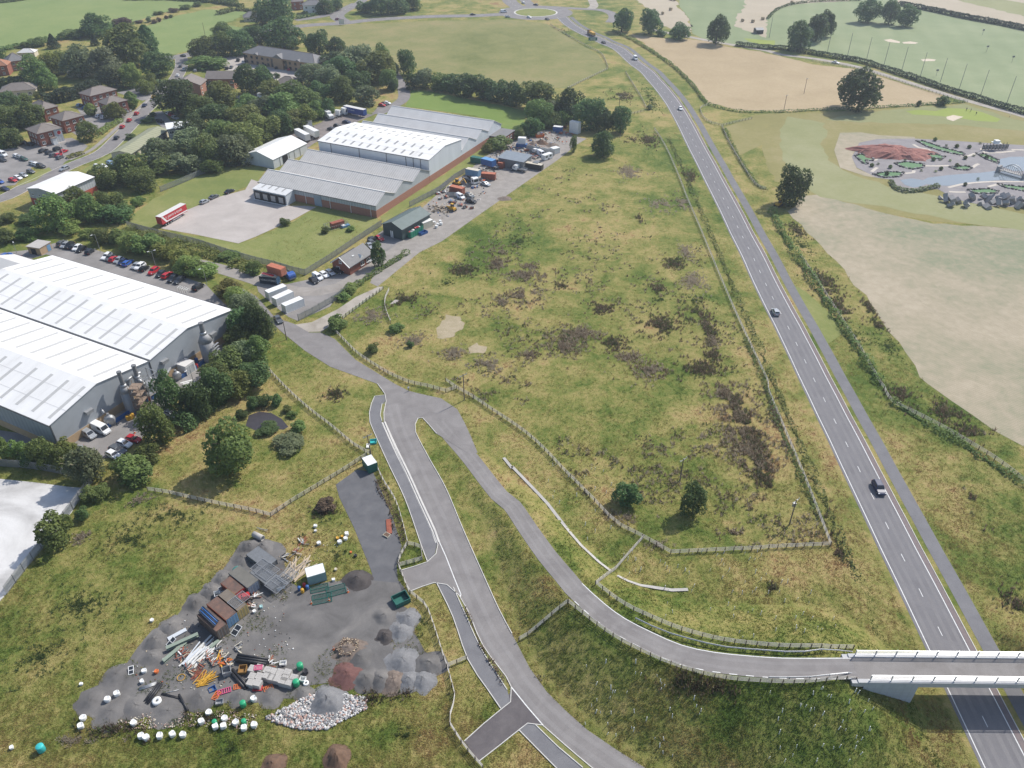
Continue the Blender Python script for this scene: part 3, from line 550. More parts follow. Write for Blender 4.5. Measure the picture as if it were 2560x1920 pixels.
# ---------------------------------------------------------------- building kit (local axes: x along the ridge, y across, z up)
def face_xf(face, L, D):
    """matrix putting (u, out, z) of a wall face into building axes"""
    return {'f': Matrix(((1,0,0,0),(0,-1,0,0),(0,0,1,0),(0,0,0,1))), 'b': Matrix(((1,0,0,0),(0,1,0,D),(0,0,1,0),(0,0,0,1))),
            'l': Matrix(((0,-1,0,0),(1,0,0,0),(0,0,1,0),(0,0,0,1))), 'r': Matrix(((0,1,0,L),(1,0,0,0),(0,0,1,0),(0,0,0,1)))}[face]
def window(par, X, u, z, w, h, fm=None, door=False):
    o = .02
    fr = MB()
    for a in ((u-w/2, u-w/2+.1, z, z+h), (u+w/2-.1, u+w/2, z, z+h), (u-w/2, u+w/2, z, z+.1), (u-w/2, u+w/2, z+h-.1, z+h), (u-.05, u+.05, z, z+h)):
        fr.box(a[0], a[1], o, o+.09, a[2], a[3], 0, X)
    f = fr.build('door' if door else 'window', fm or m_white, par)
    MB().box(u-w/2+.08, u+w/2-.08, o-.01, o+.05, z+.08, z+h-.08, 0, X).build('pane', m_glass, f)
    if not door: MB().box(u-w/2-.1, u+w/2+.1, o, o+.16, z-.12, z-.02, 0, X).build('sill', fm or m_white, f)
    return f
def gable_b(name, label, cat_, O, ang, L, prof, wall, roofs, over=.3, plinth=None, sky=None, ridge=None, thick=.14, gutter=True, group=None):
    t = thing(name, label, cat_, (O[0], O[1], 0), ang, group); n = len(prof); D = prof[-1][0]
    mb = MB(); vs = [(x, y, z) for x in (0, L) for y, z in [(0,0)]+list(prof)+[(D,0)]]; k = n+2
    fs = [tuple(reversed(range(k))), tuple(range(k, 2*k)), (0, k, k+1, 1), (k-2, 2*k-2, 2*k-1, k-1)]
    fs[0] = tuple(range(k)); fs[1] = tuple(reversed(range(k, 2*k))); fs[2] = (0,1,k+1,k); fs[3] = (k-2,k-1,2*k-1,2*k-2)
    mb.add(vs, fs); mb.build('wall', wall, t)
    for i in range(n-1):
        (y0, z0), (y1, z1) = prof[i], prof[i+1]; s = (z1-z0)/(y1-y0)
        a0 = y0-(over if i == 0 else 0); a1 = y1+(over if i == n-2 else 0); h0 = z0+(a0-y0)*s; h1 = z1+(a1-y1)*s
        r = MB(); v = [(x, y, z+dz) for dz in (.02, thick) for x, y, z in ((-over,a0,h0),(L+over,a0,h0),(L+over,a1,h1),(-over,a1,h1))]
        r.add(v, [(3,2,1,0),(4,5,6,7),(0,1,5,4),(1,2,6,5),(2,3,7,6),(3,0,4,7)])
        rp = r.build('roof', roofs[i % len(roofs)], t)
        if sky and sky.get(i):
            for f_ in (.33, .67):
                yy, zz = y0+(y1-y0)*f_, z0+(z1-z0)*f_+thick; MB().box(-over, L+over, yy-.06, yy+.06, zz+.004, zz+.022).build('sheet_lap', m_lap, rp)
            for (f0, f1, xs, w) in sky[i]:
                me = MB(); yy0, yy1 = y0+(y1-y0)*f0, y0+(y1-y0)*f1; zz0, zz1 = z0+(z1-z0)*f0, z0+(z1-z0)*f1
                me.add([(-w/2,yy0,zz0+thick+.005),(w/2,yy0,zz0+thick+.005),(w/2,yy1,zz1+thick+.005),(-w/2,yy1,zz1+thick+.005),(-w/2,yy0,zz0+thick+.04),(w/2,yy0,zz0+thick+.04),(w/2,yy1,zz1+thick+.04),(-w/2,yy1,zz1+thick+.04)], [(4,5,6,7),(0,1,5,4),(1,2,6,5),(2,3,7,6),(3,0,4,7)])
                ms = me.mesh('skylight', m_sky if L < 60 else m_sky2)
                for x in xs: ob('skylight', ms, rp, (x, 0, 0))
    for i in range(1, n-1):
        if ridge and prof[i][1] > prof[i-1][1] and prof[i][1] > prof[i+1][1]: MB().box(-over, L+over, prof[i][0]-.2, prof[i][0]+.2, prof[i][1]+thick-.02, prof[i][1]+thick+.06).build('ridge_cap', ridge if i == 1 else roofs[0], t)
        if prof[i][1] < prof[i-1][1] and prof[i][1] < prof[i+1][1]: MB().box(-over, L+over, prof[i][0]-.35, prof[i][0]+.35, prof[i][1]+.1, prof[i][1]+.22).build('valley_gutter', m_gutter if ridge is None else m_sky, t)
    if gutter:
        for y, z in ((-over-.12, prof[0][1]), (D+over+.12, prof[-1][1])): MB().box(-over, L+over, y-.1, y+.1, z-.15, z+.05).build('gutter', m_gutter, t)
    if plinth:
        h, pmat = plinth; p = MB()
        p.box(-.06, L+.06, -.06, 0, 0, h); p.box(-.06, L+.06, D, D+.06, 0, h); p.box(-.06, 0, 0, D, 0, h); p.box(L, L+.06, 0, D, 0, h); p.build('brick_plinth', pmat, t)
    return t
def hip_b(name, label, cat_, O, ang, L, D, e, rise, wall, roof, over=.5, wins=None, group=None, flat=False):
    t = thing(name, label, cat_, (O[0], O[1], 0), ang, group)
    MB().box(0, L, 0, D, 0, e).build('wall', wall, t)
    a = over; z = e+.02
    if L >= D: r0, r1 = (D/2, D/2, e+rise), (L-D/2, D/2, e+rise)
    else: r0, r1 = (L/2, L/2, e+rise), (L/2, D-L/2, e+rise)
    vs = [(-a,-a,z),(L+a,-a,z),(L+a,D+a,z),(-a,D+a,z)]+[(x,y,z+.12) for x,y in ((-a,-a),(L+a,-a),(L+a,D+a),(-a,D+a))]+[r0, r1]
    side = [(4,5,9,8),(5,6,9),(6,7,8,9),(7,4,8)] if L >= D else [(4,5,8),(5,6,9,8),(6,7,9),(7,4,8,9)]
    MB().add(vs, [(3,2,1,0),(0,1,5,4),(1,2,6,5),(2,3,7,6),(3,0,4,7)]+side).build('roof', roof, t)
    cap = MB()
    for c, r in ((4,8),(7,8) if L >= D else (5,8),(5,9) if L >= D else (7,9),(6,9)): cap.bar(Vector(vs[c])+Vector((0,0,.03)), Vector(vs[r])+Vector((0,0,.03)), .22, .1)
    if (Vector(r1)-Vector(r0)).length > .3: cap.bar(Vector(r0)+Vector((0,0,.03)), Vector(r1)+Vector((0,0,.03)), .25, .12)
    cap.build('ridge_tiles', pm('ridge_tile', (.24,.20,.175), None, 2, .8), t)
    for face, us, zs, w, h in (wins or []):
        X = face_xf(face, L, D)
        for u in us:
            for zz in zs: window(t, X, u, zz, w, h)
    return t
def gdir(deg): return Vector((math.cos(R(deg)), math.sin(R(deg)), 0))
def fromeave(A, B, C, z):
    """origin, angle, length, depth from three eave corners seen at height z (A common corner, B along the ridge, C across)"""
    a, b, c = W(A, z), W(B, z), W(C, z); u = b-a; L = u.length; an = math.atan2(u.y, u.x); v = Vector((-math.sin(an), math.cos(an), 0)); D = (c-a).dot(v)
    if D < 0: return (a+v*D), an, L, -D
    return a, an, L, D
# ---- large white-roofed factory on the left
A = Vector((-106.25, 140.04, 0)); a1 = R(63.03-90); ux = Vector((math.cos(a1), math.sin(a1), 0)); L1 = 75.4; O = A-ux*L1; A1, ux1 = A.copy(), ux.copy()
xs1 = [3.2+5.75*k for k in range(13)]
fac = gable_b('factory', 'large grey clad factory with two white ridged roofs and skylight strips', 'factory', O, a1, L1, [(0,8.0),(13.9,10.9),(28.9,8.4),(42.7,10.7),(58.6,8.0)], m_cladd, [m_whiteroof], .25, (2.2, m_buff),
    {0: [(.10,.86,[x+1.5 for x in xs1],.95)], 1: [(.12,.9,xs1,.95)], 2: [(.1,.9,[x+1 for x in xs1],.95)], 3: [(.08,.86,xs1,.95)]})
X = face_xf('r', L1, 58.6)
for u, z in ((9.5, 5.2), (33, 5.6), (50, 4.5)):
    MB().box(u-1.0, u+1.0, .02, 1.0, z, z+.8, 0, X).build('vent_box', m_steel, fac)
for u in (0, 29, 58.6): MB().box(u-.12, u+.12, .0, .16, 0, 8, 0, X).build('downpipe', m_gutter, fac)
MB().box(3, 7, .05, .12, .0, 3.6, 0, face_xf('f', L1, 58.6)).build('shutter_door', m_steeld, fac)
gable_b('annexe', 'low pale grey pitched annexe behind the factory roof', 'annexe', O-ux*16+Vector((math.sin(-a1)*44, math.cos(a1)*44, 0)), a1, 15.7, [(0,6.0),(6,8.2),(12,6.0)], m_clad2, [m_paleroof], .3)
# ---- the warehouse row: three low gables, a tall hall, three more gables
wa = R(64.52-90); wx = Vector((math.cos(wa), math.sin(wa), 0)); wy = Vector((-math.sin(wa), math.cos(wa), 0)); WA = Vector((-50.71, 274.33, 0)); WL = 55.0
WO = WA-wx*WL
lo = gable_b('low_warehouse', 'low brick and grey warehouse with three weathered ridged roofs and loading docks', 'warehouse', WO, wa, WL, [(0,4.9),(6.6,7.8),(13,5.0),(19.4,7.9),(26,5.0),(32.4,8.0),(39.2,5.0)], m_clad, [m_greyroof], .35, (2.9, m_brickp), ridge=m_ridge)
X = face_xf('f', WL, 39)
for u in (22.5, 34, 43.5, 52.6): MB().box(u-.08, u+.08, .07, .2, 0, 4.8, 0, X).build('downpipe', m_white, lo)
f = MB().box(26.6, 30.0, .06, .2, 0, 4.4, 0, X).build('roller_door', pm('blue_grey_door', (.30,.36,.42), None, 1, .5), lo); MB().box(26.4, 30.2, .05, .25, 4.4, 4.75, 0, X).build('door_hood', m_steel, f)
dk = thing('loading_dock', 'pale loading dock annexe with four dark dock doors', 'loading dock', WO+wx*1.2-wy*5.2, wa)
MB().add([(0,0,0),(16,0,0),(16,5.1,0),(0,5.1,0),(0,0,4.2),(16,0,4.2),(16,5.1,4.75),(0,5.1,4.75)], [(3,2,1,0),(0,1,5,4),(1,2,6,5),(2,3,7,6),(3,0,4,7)]).build('wall', m_clad2, dk)
rf = MB().add([(-.2,-.3,4.2),(16.2,-.3,4.2),(16.2,5.1,4.78),(-.2,5.1,4.78),(-.2,-.3,4.35),(16.2,-.3,4.35),(16.2,5.1,4.93),(-.2,5.1,4.93)], [(3,2,1,0),(4,5,6,7),(0,1,5,4),(1,2,6,5),(2,3,7,6),(3,0,4,7)]).build('roof', m_ridge, dk)
for k in range(4):
    MB().add([(2.6+k*3.3,1.8,4.60),(3.3+k*3.3,1.8,4.60),(3.3+k*3.3,4.6,4.92),(2.6+k*3.3,4.6,4.92)], [(0,1,2,3)]).build('skylight', m_sky, rf)
    d = MB().box(.6+k*3.8, 4.1+k*3.8, -.5, .0, .25, 3.7).build('dock_shelter', m_black, dk); MB().box(1.3+k*3.8, 3.4+k*3.8, -.56, -.5, .9, 3.1).build('dock_door', m_steel, d)
MB().box(0, 16, -.55, -.02, .0, .25).build('kick_plate', m_white, dk)
xs = [3.2+4.2*k for k in range(12)]
ta = gable_b('tall_warehouse', 'tall pale warehouse with white shallow roof dotted with skylights', 'warehouse', WO+wy*39.25+wx*.15, wa, WL-.1, [(0,9.6),(13.6,11.4),(27.6,9.7)], m_clad2, [m_whiteroof], .25, (2.9, m_brickp), {0: [(.10,.34,xs,.9),(.55,.8,[x+1.2 for x in xs],.9)], 1: [(.15,.35,[x+.8 for x in xs],.9),(.55,.75,xs,.9)]})
X = face_xf('f', WL, 27.6)
for u in (6.5, 21, 34.5, 44, 47.5, 51): MB().box(u-.1, u+.1, 0, .14, 5, 9.5, 0, X).build('downpipe', m_gutter, ta)
ba = gable_b('rear_warehouse', 'pale grey rear warehouse with three ridged roofs over a brick base', 'warehouse', WO+wy*67.0+wx*.0, wa, WL, [(0,5.0),(6.5,8.6),(13.6,5.5),(19.2,8.5),(25.4,5.8),(31.4,9.0),(39,5.4)], m_clad2, [m_paleroof], .3, (2.9, m_brickp), ridge=m_paleroof)
ex = gable_b('brick_annexe', 'small flat roofed brick annexe at the rear warehouse corner', 'annexe', WO+wx*(WL+.05)+wy*94, wa, 7, [(0,3.4),(12,3.4)], m_brick, [m_slate], .3)
X = face_xf('r', 7, 12)
for u in (2, 5, 8): window(ex, X, u, 1.2, 1.6, 1.3)
MB().box(1.4, 5.6, .02, .1, .1, 2.8, 0, face_xf('f', 7, 12)).build('shutter_door', m_dark, ex)
# ---- white storage hall
O, an, L, D = fromeave(W3(1020,1100), W3(1950,650), W3(205,940), 4.0)
hall = gable_b('storage_hall', 'white fabric roofed storage hall with pale panel walls', 'hall', O, an, L, [(0,4.0),(D/2,6.4),(D,4.0)], m_clad2, [m_white], .25, gutter=False)
X = face_xf('f', L, D)
MB().box(6.0, 9.4, .02, .1, 0, 3.6, 0, X).build('opening', m_dark, hall)
for u in (4.2, 10.5, 14, 18): MB().box(u-.06, u+.06, .0, .12, 0, 4, 0, X).build('post', m_steel, hall)
# ---- red brick offices with hipped roofs
def office(label, A, B, C, e=6.0, wl=(), wf=(), rise=2.6, wall=None):
    O, an, L, D = fromeave(OF(*A), OF(*B), OF(*C), e)
    O = O+Vector((math.cos(an)*.5-math.sin(an)*.5, math.sin(an)*.5+math.cos(an)*.5, 0))
    return hip_b('brick_office', label, 'office', O, an, L-1, D-1, e, rise, wall or m_brick, m_tile, .55, [('f', [(L-1)*f for f in wf], (.9, 3.7), 1.5, 1.4), ('l', [(D-1)*f for f in wl], (.9, 3.7), 1.1, 1.4), ('r', [(D-1)*.3, (D-1)*.7], (.9, 3.7), 1.4, 1.4)], 'red brick hipped roof offices'), L, D
of1, L, D = office('brick office with grey panel and round red and white sign', (360,940), (800,830), (150,850), wf=(.14,.5), wl=(.25,.5,.75))
X = face_xf('f', L-1, D-1)
p = MB().box((L-1)*.66, L-1.0, .02, .1, 0, 5.9, 0, X).build('grey_panel', m_clad, of1)
M = X@Matrix.Translation(((L-1)*.86, .14, 4.4))
sg = MB(); 
for k, (r, mt) in enumerate(((1.05, m_white), (.85, m_red))):
    sg.cyl(M@Vector((0, .06*k, 0)), M@Vector((0, .06*k+.05, 0)), r, n=24, mi=k)
sg.build('round_sign', [m_white, m_red], of1)
MB().box((L-1)*.42, (L-1)*.64, .02, 2.2, 2.9, 3.1, 0, X).build('porch_roof', m_tile, of1); MB().box((L-1)*.44, (L-1)*.62, .04, 2.0, 0, 2.9, 0, X).build('porch', m_white, of1)
MB().box(-.3, L-.7, -1.2, -.1, 0, .12).build('paving', m_apron, of1)
office('square brick office between the car parks, hipped roof in front of white cars', (800,715), (1190,610), (580,640), wf=(.17,.5,.83), wl=(.3,.6))
office('small brick office with hipped roof beside the tall dark hedge', (450,525), (740,450), (260,430), wf=(.3,.75), wl=(.5,))
office('long brick office with hipped roof farthest along the estate road', (1280,285), (1750,165), (1065,230), wf=(.12,.37,.63,.88), wl=(.25,.5,.75))
office('brick office with hipped roof next to the estate road bend', (1570,440), (1940,350), (1370,385), wf=(.2,.5,.8), wl=(.2,.5,.8))
# ---- two-storey white-roofed office on the left edge
O, an, L, D = fromeave(OG(1100,1300), OG(1850,970), OG(545,1190), 6.6)
bo = gable_b('business_unit', 'two storey grey and red brick business unit with white roof', 'office', O, an, L, [(0,6.6),(D*.55,7.6),(D,6.6)], m_clad, [m_whiteroof], .3, (3.0, pm('bright_brick', (.42,.10,.06), (.34,.08,.05), 2, .9)), gutter=True)
X = face_xf('l', L, D)
for u in (.14, .38, .62, .86): window(bo, X, D*u, 4.2, 1.2, .9); window(bo, X, D*u, 1.0, 1.2, 1.2)
X = face_xf('f', L, D); 
MB().cyl(X@Vector((L*.45,.2,1.2)), X@Vector((L*.45,1.6,1.2)), .9).build('white_tank', m_white, bo)
# ---- long low green-roofed building and its block
O, an, L, D = fromeave(T00(1130,1330), T00(1430,1130), T00(955,1325), 3.2)
lg = gable_b('long_workshop', 'long low workshop with mossy green roof beside the estate road', 'workshop', O, an, L+2, [(0,3.2),(D/2,4.4),(D,3.2)], m_cream, [m_greenroof], .4)
X = face_xf('f', L, D)
for k in range(6): MB().box(3+k*L/6.3, 5.2+k*L/6.3, .02, .1, .3, 2.6, 0, X).build('window', m_glass, lg)
window(lg, face_xf('l', L, D), D*.75, .9, 1.2, 1.2)
O, an, L, D = fromeave(T00(1460,1120), T00(1590,1118), T00(1445,1090), 6.2)
bl = gable_b('white_roof_block', 'two storey block with flat white roof behind the long workshop', 'office', W(T00(1445,1118),6.2), R(24), 12, [(0,6.2),(9,6.4)], m_cladd, [m_white], .3)
X = face_xf('f', 12, 9)
for k in range(4): window(bl, X, 1.6+k*2.9, 3.9, 1.9, 1.3); window(bl, X, 1.6+k*2.9, 1.0, 1.9, 1.2)
# ---- L-shaped brick offices
O, an, L, D = fromeave(T00(1720,730), T00(1785,700), T00(1565,700), 6.0)
lb = thing('brick_office_wing', 'orange brick office wing with brown gabled roofs among trees', 'office', (0,0,0), 0)
def wing(A, B, D, e, r, par):
    a, b = W(A, e), W(B, e); an = math.atan2(b.y-a.y, b.x-a.x); L = (b-a).length; q = thing('x', 'x', 'x')
    bpy.data.objects.remove(q); Mx = Matrix.Translation((a.x, a.y, 0))@Matrix.Rotation(an, 4, 'Z')
    MB().box(0, L, 0, D, 0, e, 0, Mx).add([Mx@Vector(v) for v in ((0,0,e),(0,D,e),(0,D/2,e+r),(L,0,e),(L,D,e),(L,D/2,e+r))], [(0,2,1),(3,4,5)]).build('wall', m_brickp, par)
    for s0, s1 in ((-.5, D/2), (D+.5, D/2)):
        z0 = e-.5*r/(D/2); 
        vs = [Mx@Vector(v) for v in ((-.5,s0,z0+.05),(L+.5,s0,z0+.05),(L+.5,s1,e+r+.05),(-.5,s1,e+r+.05),(-.5,s0,z0+.2),(L+.5,s0,z0+.2),(L+.5,s1,e+r+.2),(-.5,s1,e+r+.2))]
        MB().add(vs, [(3,2,1,0),(4,5,6,7),(0,1,5,4),(1,2,6,5),(2,3,7,6),(3,0,4,7)]).build('roof', m_tile, par)
    X = Mx@face_xf('f', L, D)
    for k in range(max(2, int(L/4))):
        for zz in (.9, 3.6): window(par, X, 2+k*(L-3)/max(1, int(L/4)-1) if L > 8 else 1.5+k*(L-3), zz, 1.5, 1.3)
    return Mx, L
wing(T00(1775,680), T00(2010,680), 11, 6.0, 2.6, lb); wing(T00(1725,735), T00(1780,690), 15, 6.0, 3.2, lb)
# ---- tan brick terrace of offices
a = W(TN(205,560), 6.2); b = W(TN(965,680), 6.2); an = math.atan2(b.y-a.y, b.x-a.x); L = (b-a).length+0; D = 14
tr = hip_b('tan_office_terrace', 'long tan brick office terrace with grey hipped roof and gables', 'office', a, an, L, D, 6.2, 3.6, m_tan, m_slate, .6)
X = face_xf('f', L, D)
for k in range(13):
    u = 2+k*(L-4)/12
    for zz in (.8, 3.7): window(tr, X, u, zz, 1.8, 1.5, m_gutter)
for u, w in ((L*.19, 4.2), (L*.5, 8.5), (L*.78, 4.2)):
    q = w/2; h = w*.27
    MB().add([(u-q,-1.0,6.2),(u+q,-1.0,6.2),(u,-1.0,6.2+h),(u-q,5,6.2),(u+q,5,6.2),(u,6,6.2+h)], [(0,1,2),(1,4,5,2),(3,0,2,5)]).build('gable', m_slate, tr)
    if w > 5: MB().box(u-q+.4, u+q-.4, -1.0, 0, 0, 6.2).build('entrance_bay', m_tan, tr)
for u in (.5, L*.4, L*.6, L-1): MB().box(u-.8, u+.8, -.08, -.01, .5, 5.4).build('tall_window', m_glass, tr)
hip_b('pyramid_roof_office', 'small brick office with brown pyramid roof below the tan terrace', 'office', W(TN(530,900), 3.5), R(-5), 13, 10, 3.5, 3.4, m_brick, m_tile, .6, [('f', [3,6.5,10], (1.0,), 1.6, 1.3)])
# ---- houses beyond
hip_b('white_house', 'white rendered house with grey hipped roof by the far road', 'house', W(TN(850,150), 0), R(12), 15, 9, 6.0, 3.0, m_white, m_slate, .5, [('f', [2.5,7.5,12.5], (1.0,3.8), 1.4, 1.3)])
hip_b('brick_house', 'brick house with brown roof left of the white house', 'house', W(TN(735,110), 0), R(20), 9, 10, 6.0, 3.2, m_brick, m_tile, .5, [('f', [2,6.5], (1.0,3.8), 1.3, 1.3)])
hip_b('grey_bungalow', 'grey roofed bungalow at the edge of the pale meadow', 'house', W(TN(215,235), 0), R(15), 15, 9, 3.0, 3.4, m_cream, m_slate, .5, [('f', [3,7.5,12], (.9,), 1.6, 1.2)])
hip_b('cream_bungalow', 'cream walled bungalow with brown hipped roof on the left edge', 'house', W(T00(20,850), 0), R(20), 17, 11, 3.2, 3.0, m_cream, m_tile, .6, [('f', [3,8.5,14], (.9,), 1.6, 1.2)])
hip_b('terracotta_house', 'brick house with terracotta roof at the left edge', 'house', W(T00(-60,660), 0), R(15), 9, 10, 5.5, 3, m_brick, pm('terracotta_tiles', (.36,.17,.10), None, 2, .85), .5, [('f', [2.5,6.5], (.9,3.5), 1.4, 1.2)])
hip_b('gable_house', 'grey roofed house with brick walls among garden trees', 'house', W(T00(100,620), 0), R(40), 9, 9, 5.5, 4, m_brickp, m_slate, .5, [('f', [2.5,6.5], (.9,3.5), 1.4, 1.2)])
hip_b('garden_bungalow', 'pale roofed small bungalow behind garden trees', 'house', W(T00(160,500), 0), R(10), 10, 7, 2.8, 2, m_cream, m_paleroof, .4, [('f', [3,7], (.9,), 1.4, 1.1)])
hip_b('garden_shed', 'small grey garden building below the hedge', 'shed', W(T00(590,670), 0), R(10), 11, 6, 2.6, 1.2, m_cream, m_paleroof, .4)
for k, (p, l, rf, an_) in enumerate([(TN(480,20), 16, m_slate, 8), (TN(600,10), 14, m_tile, 15), (TN(900,40), 18, m_slate, 20)]):
    hip_b('far_house', ['grey roofed house at the top edge left of the dark trees', 'brown roofed house hidden at the top edge among trees', 'low grey house behind the white house'][k], 'house', W(p, 0), R(an_), l, 9, 4.5, 3, m_cream, rf, .5, [('f', [3,7,11], (.9,), 1.4, 1.3)])
# ---- brick bungalow by the yard lane
O, an, L, D = fromeave(BG(1615,330), BG(2000,85), BG(1300,255), 3.0)
bu = gable_b('brick_bungalow', 'brick bungalow with grey tiled gable roof and white dormer', 'house', O, an, L, [(0,3.0),(D*.5,5.6),(D,3.0)], m_brick, [m_slate], .4)
X = face_xf('l', L, D); window(bu, X, D*.68, 1.0, 1.5, 1.1); window(bu, X, D*.5, 3.5, 1.1, .9)
MB().bar((-.45,-.4,2.85),(-.45,D/2,5.75),.2,.25).bar((-.45,D+.4,2.85),(-.45,D/2,5.75),.2,.25).build('barge_board', m_white, bu)
X = face_xf('f', L, D)
for u in (L*.55, L*.8): window(bu, X, u, .9, 1.8, 1.3)
MB().add([(L*.5,.2,3.1),(L*.66,.2,3.1),(L*.58,.2,4.4),(L*.58,D*.36,4.4)], [(0,1,2),(1,3,2),(0,2,3)], 0).build('dormer', [m_white], bu)
MB().box(L*.34, L*.42, D*.24, D*.34, 4.5, 4.72).build('roof_light', m_white, bu)
# ---- dark green shed
O, an, L, D = fromeave(T11(1260,325), T11(1500,190), T11(1088,280), 4.2)
gs = gable_b('green_shed', 'dark green steel shed with ridged roof beside the yard lane', 'shed', O, an, L, [(0,4.2),(D*.5,6.0),(D,4.2)], m_dgreen, [m_dgreenr], .3, gutter=True, ridge=m_dgreenr)
X = face_xf('l', L, D)
for u in (.48, .56): MB().box(D*u, D*u+.5, .02, .1, .1, 2.6, 0, X).build('door_light', m_white, gs)
# ---- little sub-station kiosk behind the factory
O, an, L, D = fromeave(T01(335,480), T01(430,425), T01(255,450), 3.0)
kk = gable_b('substation_kiosk', 'small flat roofed brick kiosk behind the factory', 'kiosk', O, an, L, [(0,2.7),(D,2.8)], m_tan, [m_conc], .25, gutter=False)
MB().box(D*.35, D*.75, .02, .08, .1, 2.2, 0, face_xf('l', L, D)).build('door', m_dark, kk); MB().box(L*.6, L*.9, .02, .08, .1, 2.2, 0, face_xf('f', L, D)).build('door', m_lblue, kk)
# ---- grey roofed shelter in the scrap yard
O, an, L, D = fromeave(YD(1515,660), YD(1625,570), YD(1215,590), 3.6)
gable_b('scrap_shelter', 'open shelter with flat grey sheet roof in the scrap yard', 'shelter', O, an, L, [(0,3.6),(D,3.9)], m_steeld, [pm('blue_grey_roof', (.22,.25,.28), (.18,.205,.235), .6, .5)], .4, gutter=False)
# ---------------------------------------------------------------- bridge over the main road
def solve_h(base, top_px):
    lo, hi = 0.0, 60.0
    for _ in range(40):
        m = (lo+hi)/2
        if proj((base.x, base.y, base.z+m))[1] > top_px[1]: lo = m
        else: hi = m
    return lo
m_bconc = pm('bridge_concrete', (.50,.50,.50), (.42,.42,.42), .6, .8, .15)
m_bdeck = asphalt('bridge_surface', (.20,.185,.175), (.235,.22,.21), (.27,.255,.245), .3)
m_par = pm('galvanised_parapet', (.55,.56,.58), (.46,.47,.49), 1, .4, metal=.25)
ba_ = math.atan2(BRDIR.y, BRDIR.x)
br = thing('road_bridge', 'concrete overbridge with pale metal parapets crossing the main road', 'bridge', (BR0.x, BR0.y, 0), ba_)
z0 = BR0.z
MB().box(-1.5, BRL, -2.75, 2.75, z0-.95, z0-.02).build('deck', m_bconc, br)
MB().box(-.2, BRL, -2.05, 2.05, z0-.02, z0+.06).build('road_surface', m_bdeck, br)
for s in (-1, 1): MB().box(-.5, BRL, s*2.4-.35, s*2.4+.35, z0-.02, z0+.16).build('edge_beam', m_bconc, br)
MB().box(8.6, 9.4, -2.6, 2.6, -.5, z0-.95).build('abutment', m_bconc, br)
wl = MB().box(.6, 9.4, -2.78, -2.6, -.5, z0-.06).build('wing_wall', pm('wing_wall_blocks', (.47,.49,.52), (.41,.43,.46), .8, .8), br)
for k in range(7):
    MB().box(1.2+k*1.2, 1.24+k*1.2, -2.785, -2.78, -.4, z0-.3).build('panel_joint', m_steel, wl)
for k in range(5): MB().box(.7, 9.3, -2.784, -2.78, .8+k*1.0, .84+k*1.0).build('panel_joint', m_steel, wl)
MB().box(BRL-8, BRL-7.2, -2.6, 2.6, -.5, z0-.95).build('abutment', m_bconc, br)
rl = MB().box(0, 3.4, -.035, .035, -.04, .04).mesh('parapet_rail', m_par); pp = MB().box(-.07, .07, -.06, .06, 0, 1.45).box(-.12, .12, -.14, .14, 0, .06).mesh('parapet_post', m_par)
for s in (-1, 1):
    for k in range(13):
        x = (.6 if s > 0 else 1.4)+k*3.4
        ob('parapet_post', pp, br, (x, s*2.4, z0+.16))
        if k < 12:
            for zz, w in ((.4, 1), (.72, 1), (1.06, 1), (1.4, 1.5)): ob('parapet_rail', rl, br, (x, s*2.34, z0+.16+zz), scale=(1, w, 1))
# ---------------------------------------------------------------- timber fences
_post = MB().box(-.07, .07, -.07, .07, -.2, 1.0).mesh('post', m_fenced); _rail = MB().box(0, 1, -.025, .025, -.05, .05).mesh('rail', m_fence)
def fence(label, px, sp=1.8, rails=(.3,.6,.92), h=1.25, joined=False, world=None, drape=True, side=.08, smooth=True):
    P = world or [WG(p) for p in px]
    P = resample(cat(P, 2) if (smooth and len(P) > 2) else P, sp)
    for p in P: p.z = hgt(p.x, p.y) if drape else p.z
    t = thing('rail_fence', label, 'fence', P[0], 0, 'timber post and rail fences')
    jm = MB()
    for i, p in enumerate(P):
        r = p-P[0]; q = P[min(i+1, len(P)-1)]-P[max(i-1, 0)]; an = math.atan2(q.y, q.x)
        ob('post', _post, t, r, an, (1, 1, h))
        if i < len(P)-1:
            d = P[i+1]-p; a = math.atan2(d.y, d.x); s = Vector((-math.sin(a), math.cos(a), 0))*side; el = -math.atan2(d.z, math.hypot(d.x, d.y))
            for zr in rails:
                b = r+s+Vector((0, 0, zr*h))
                if joined: jm.bar(b, b+d, .05, .1)
                else: ob('rail', _rail, t, b, (0, el, a), (d.length, 1, .8))
    if joined: jm.build('rails', m_fence, t, kind='stuff')
    return t
R4 = (.22, .45, .68, .92)
fence('fence along the lane and field corner below the bramble bush', [T11(670,1200), T11(760,1290), T11(870,1400), T11(1000,1490), T11(1150,1580), T11(1330,1658), T12(1480,30), T12(1640,75)], rails=R4)
fence('short fence spur ending beside the turning head', [T12(1640,75), T12(1735,45)], rails=R4)
fence('fence curving down the weedy field above the ramp drain', [T12(1640,-20), T12(1740,50), T12(1850,110), T12(2000,210), T12(2212,350), T22(150,460), T22(290,590), T22(430,740), T22(580,890), T22(720,1030), T22(840,1160), T22(940,1240)], rails=R4)
fence('fence below the two round bushes', [T22(940,1240), T22(1130,1335), T22(1370,1470)], rails=R4)
fence('straight fence along the bottom of the weedy field', [T22(1370,1470), T22(1780,1450), T22(2212,1430), T32(0,1425), T32(540,1400)], rails=R4)
fence('long weathered fence beside the main road, lower half', [T32(540,1395), T32(430,1110), T32(300,780), T32(150,420), T32(0,60), T21(2212,1658), T21(2060,1330), T21(1900,980)], rails=R4)
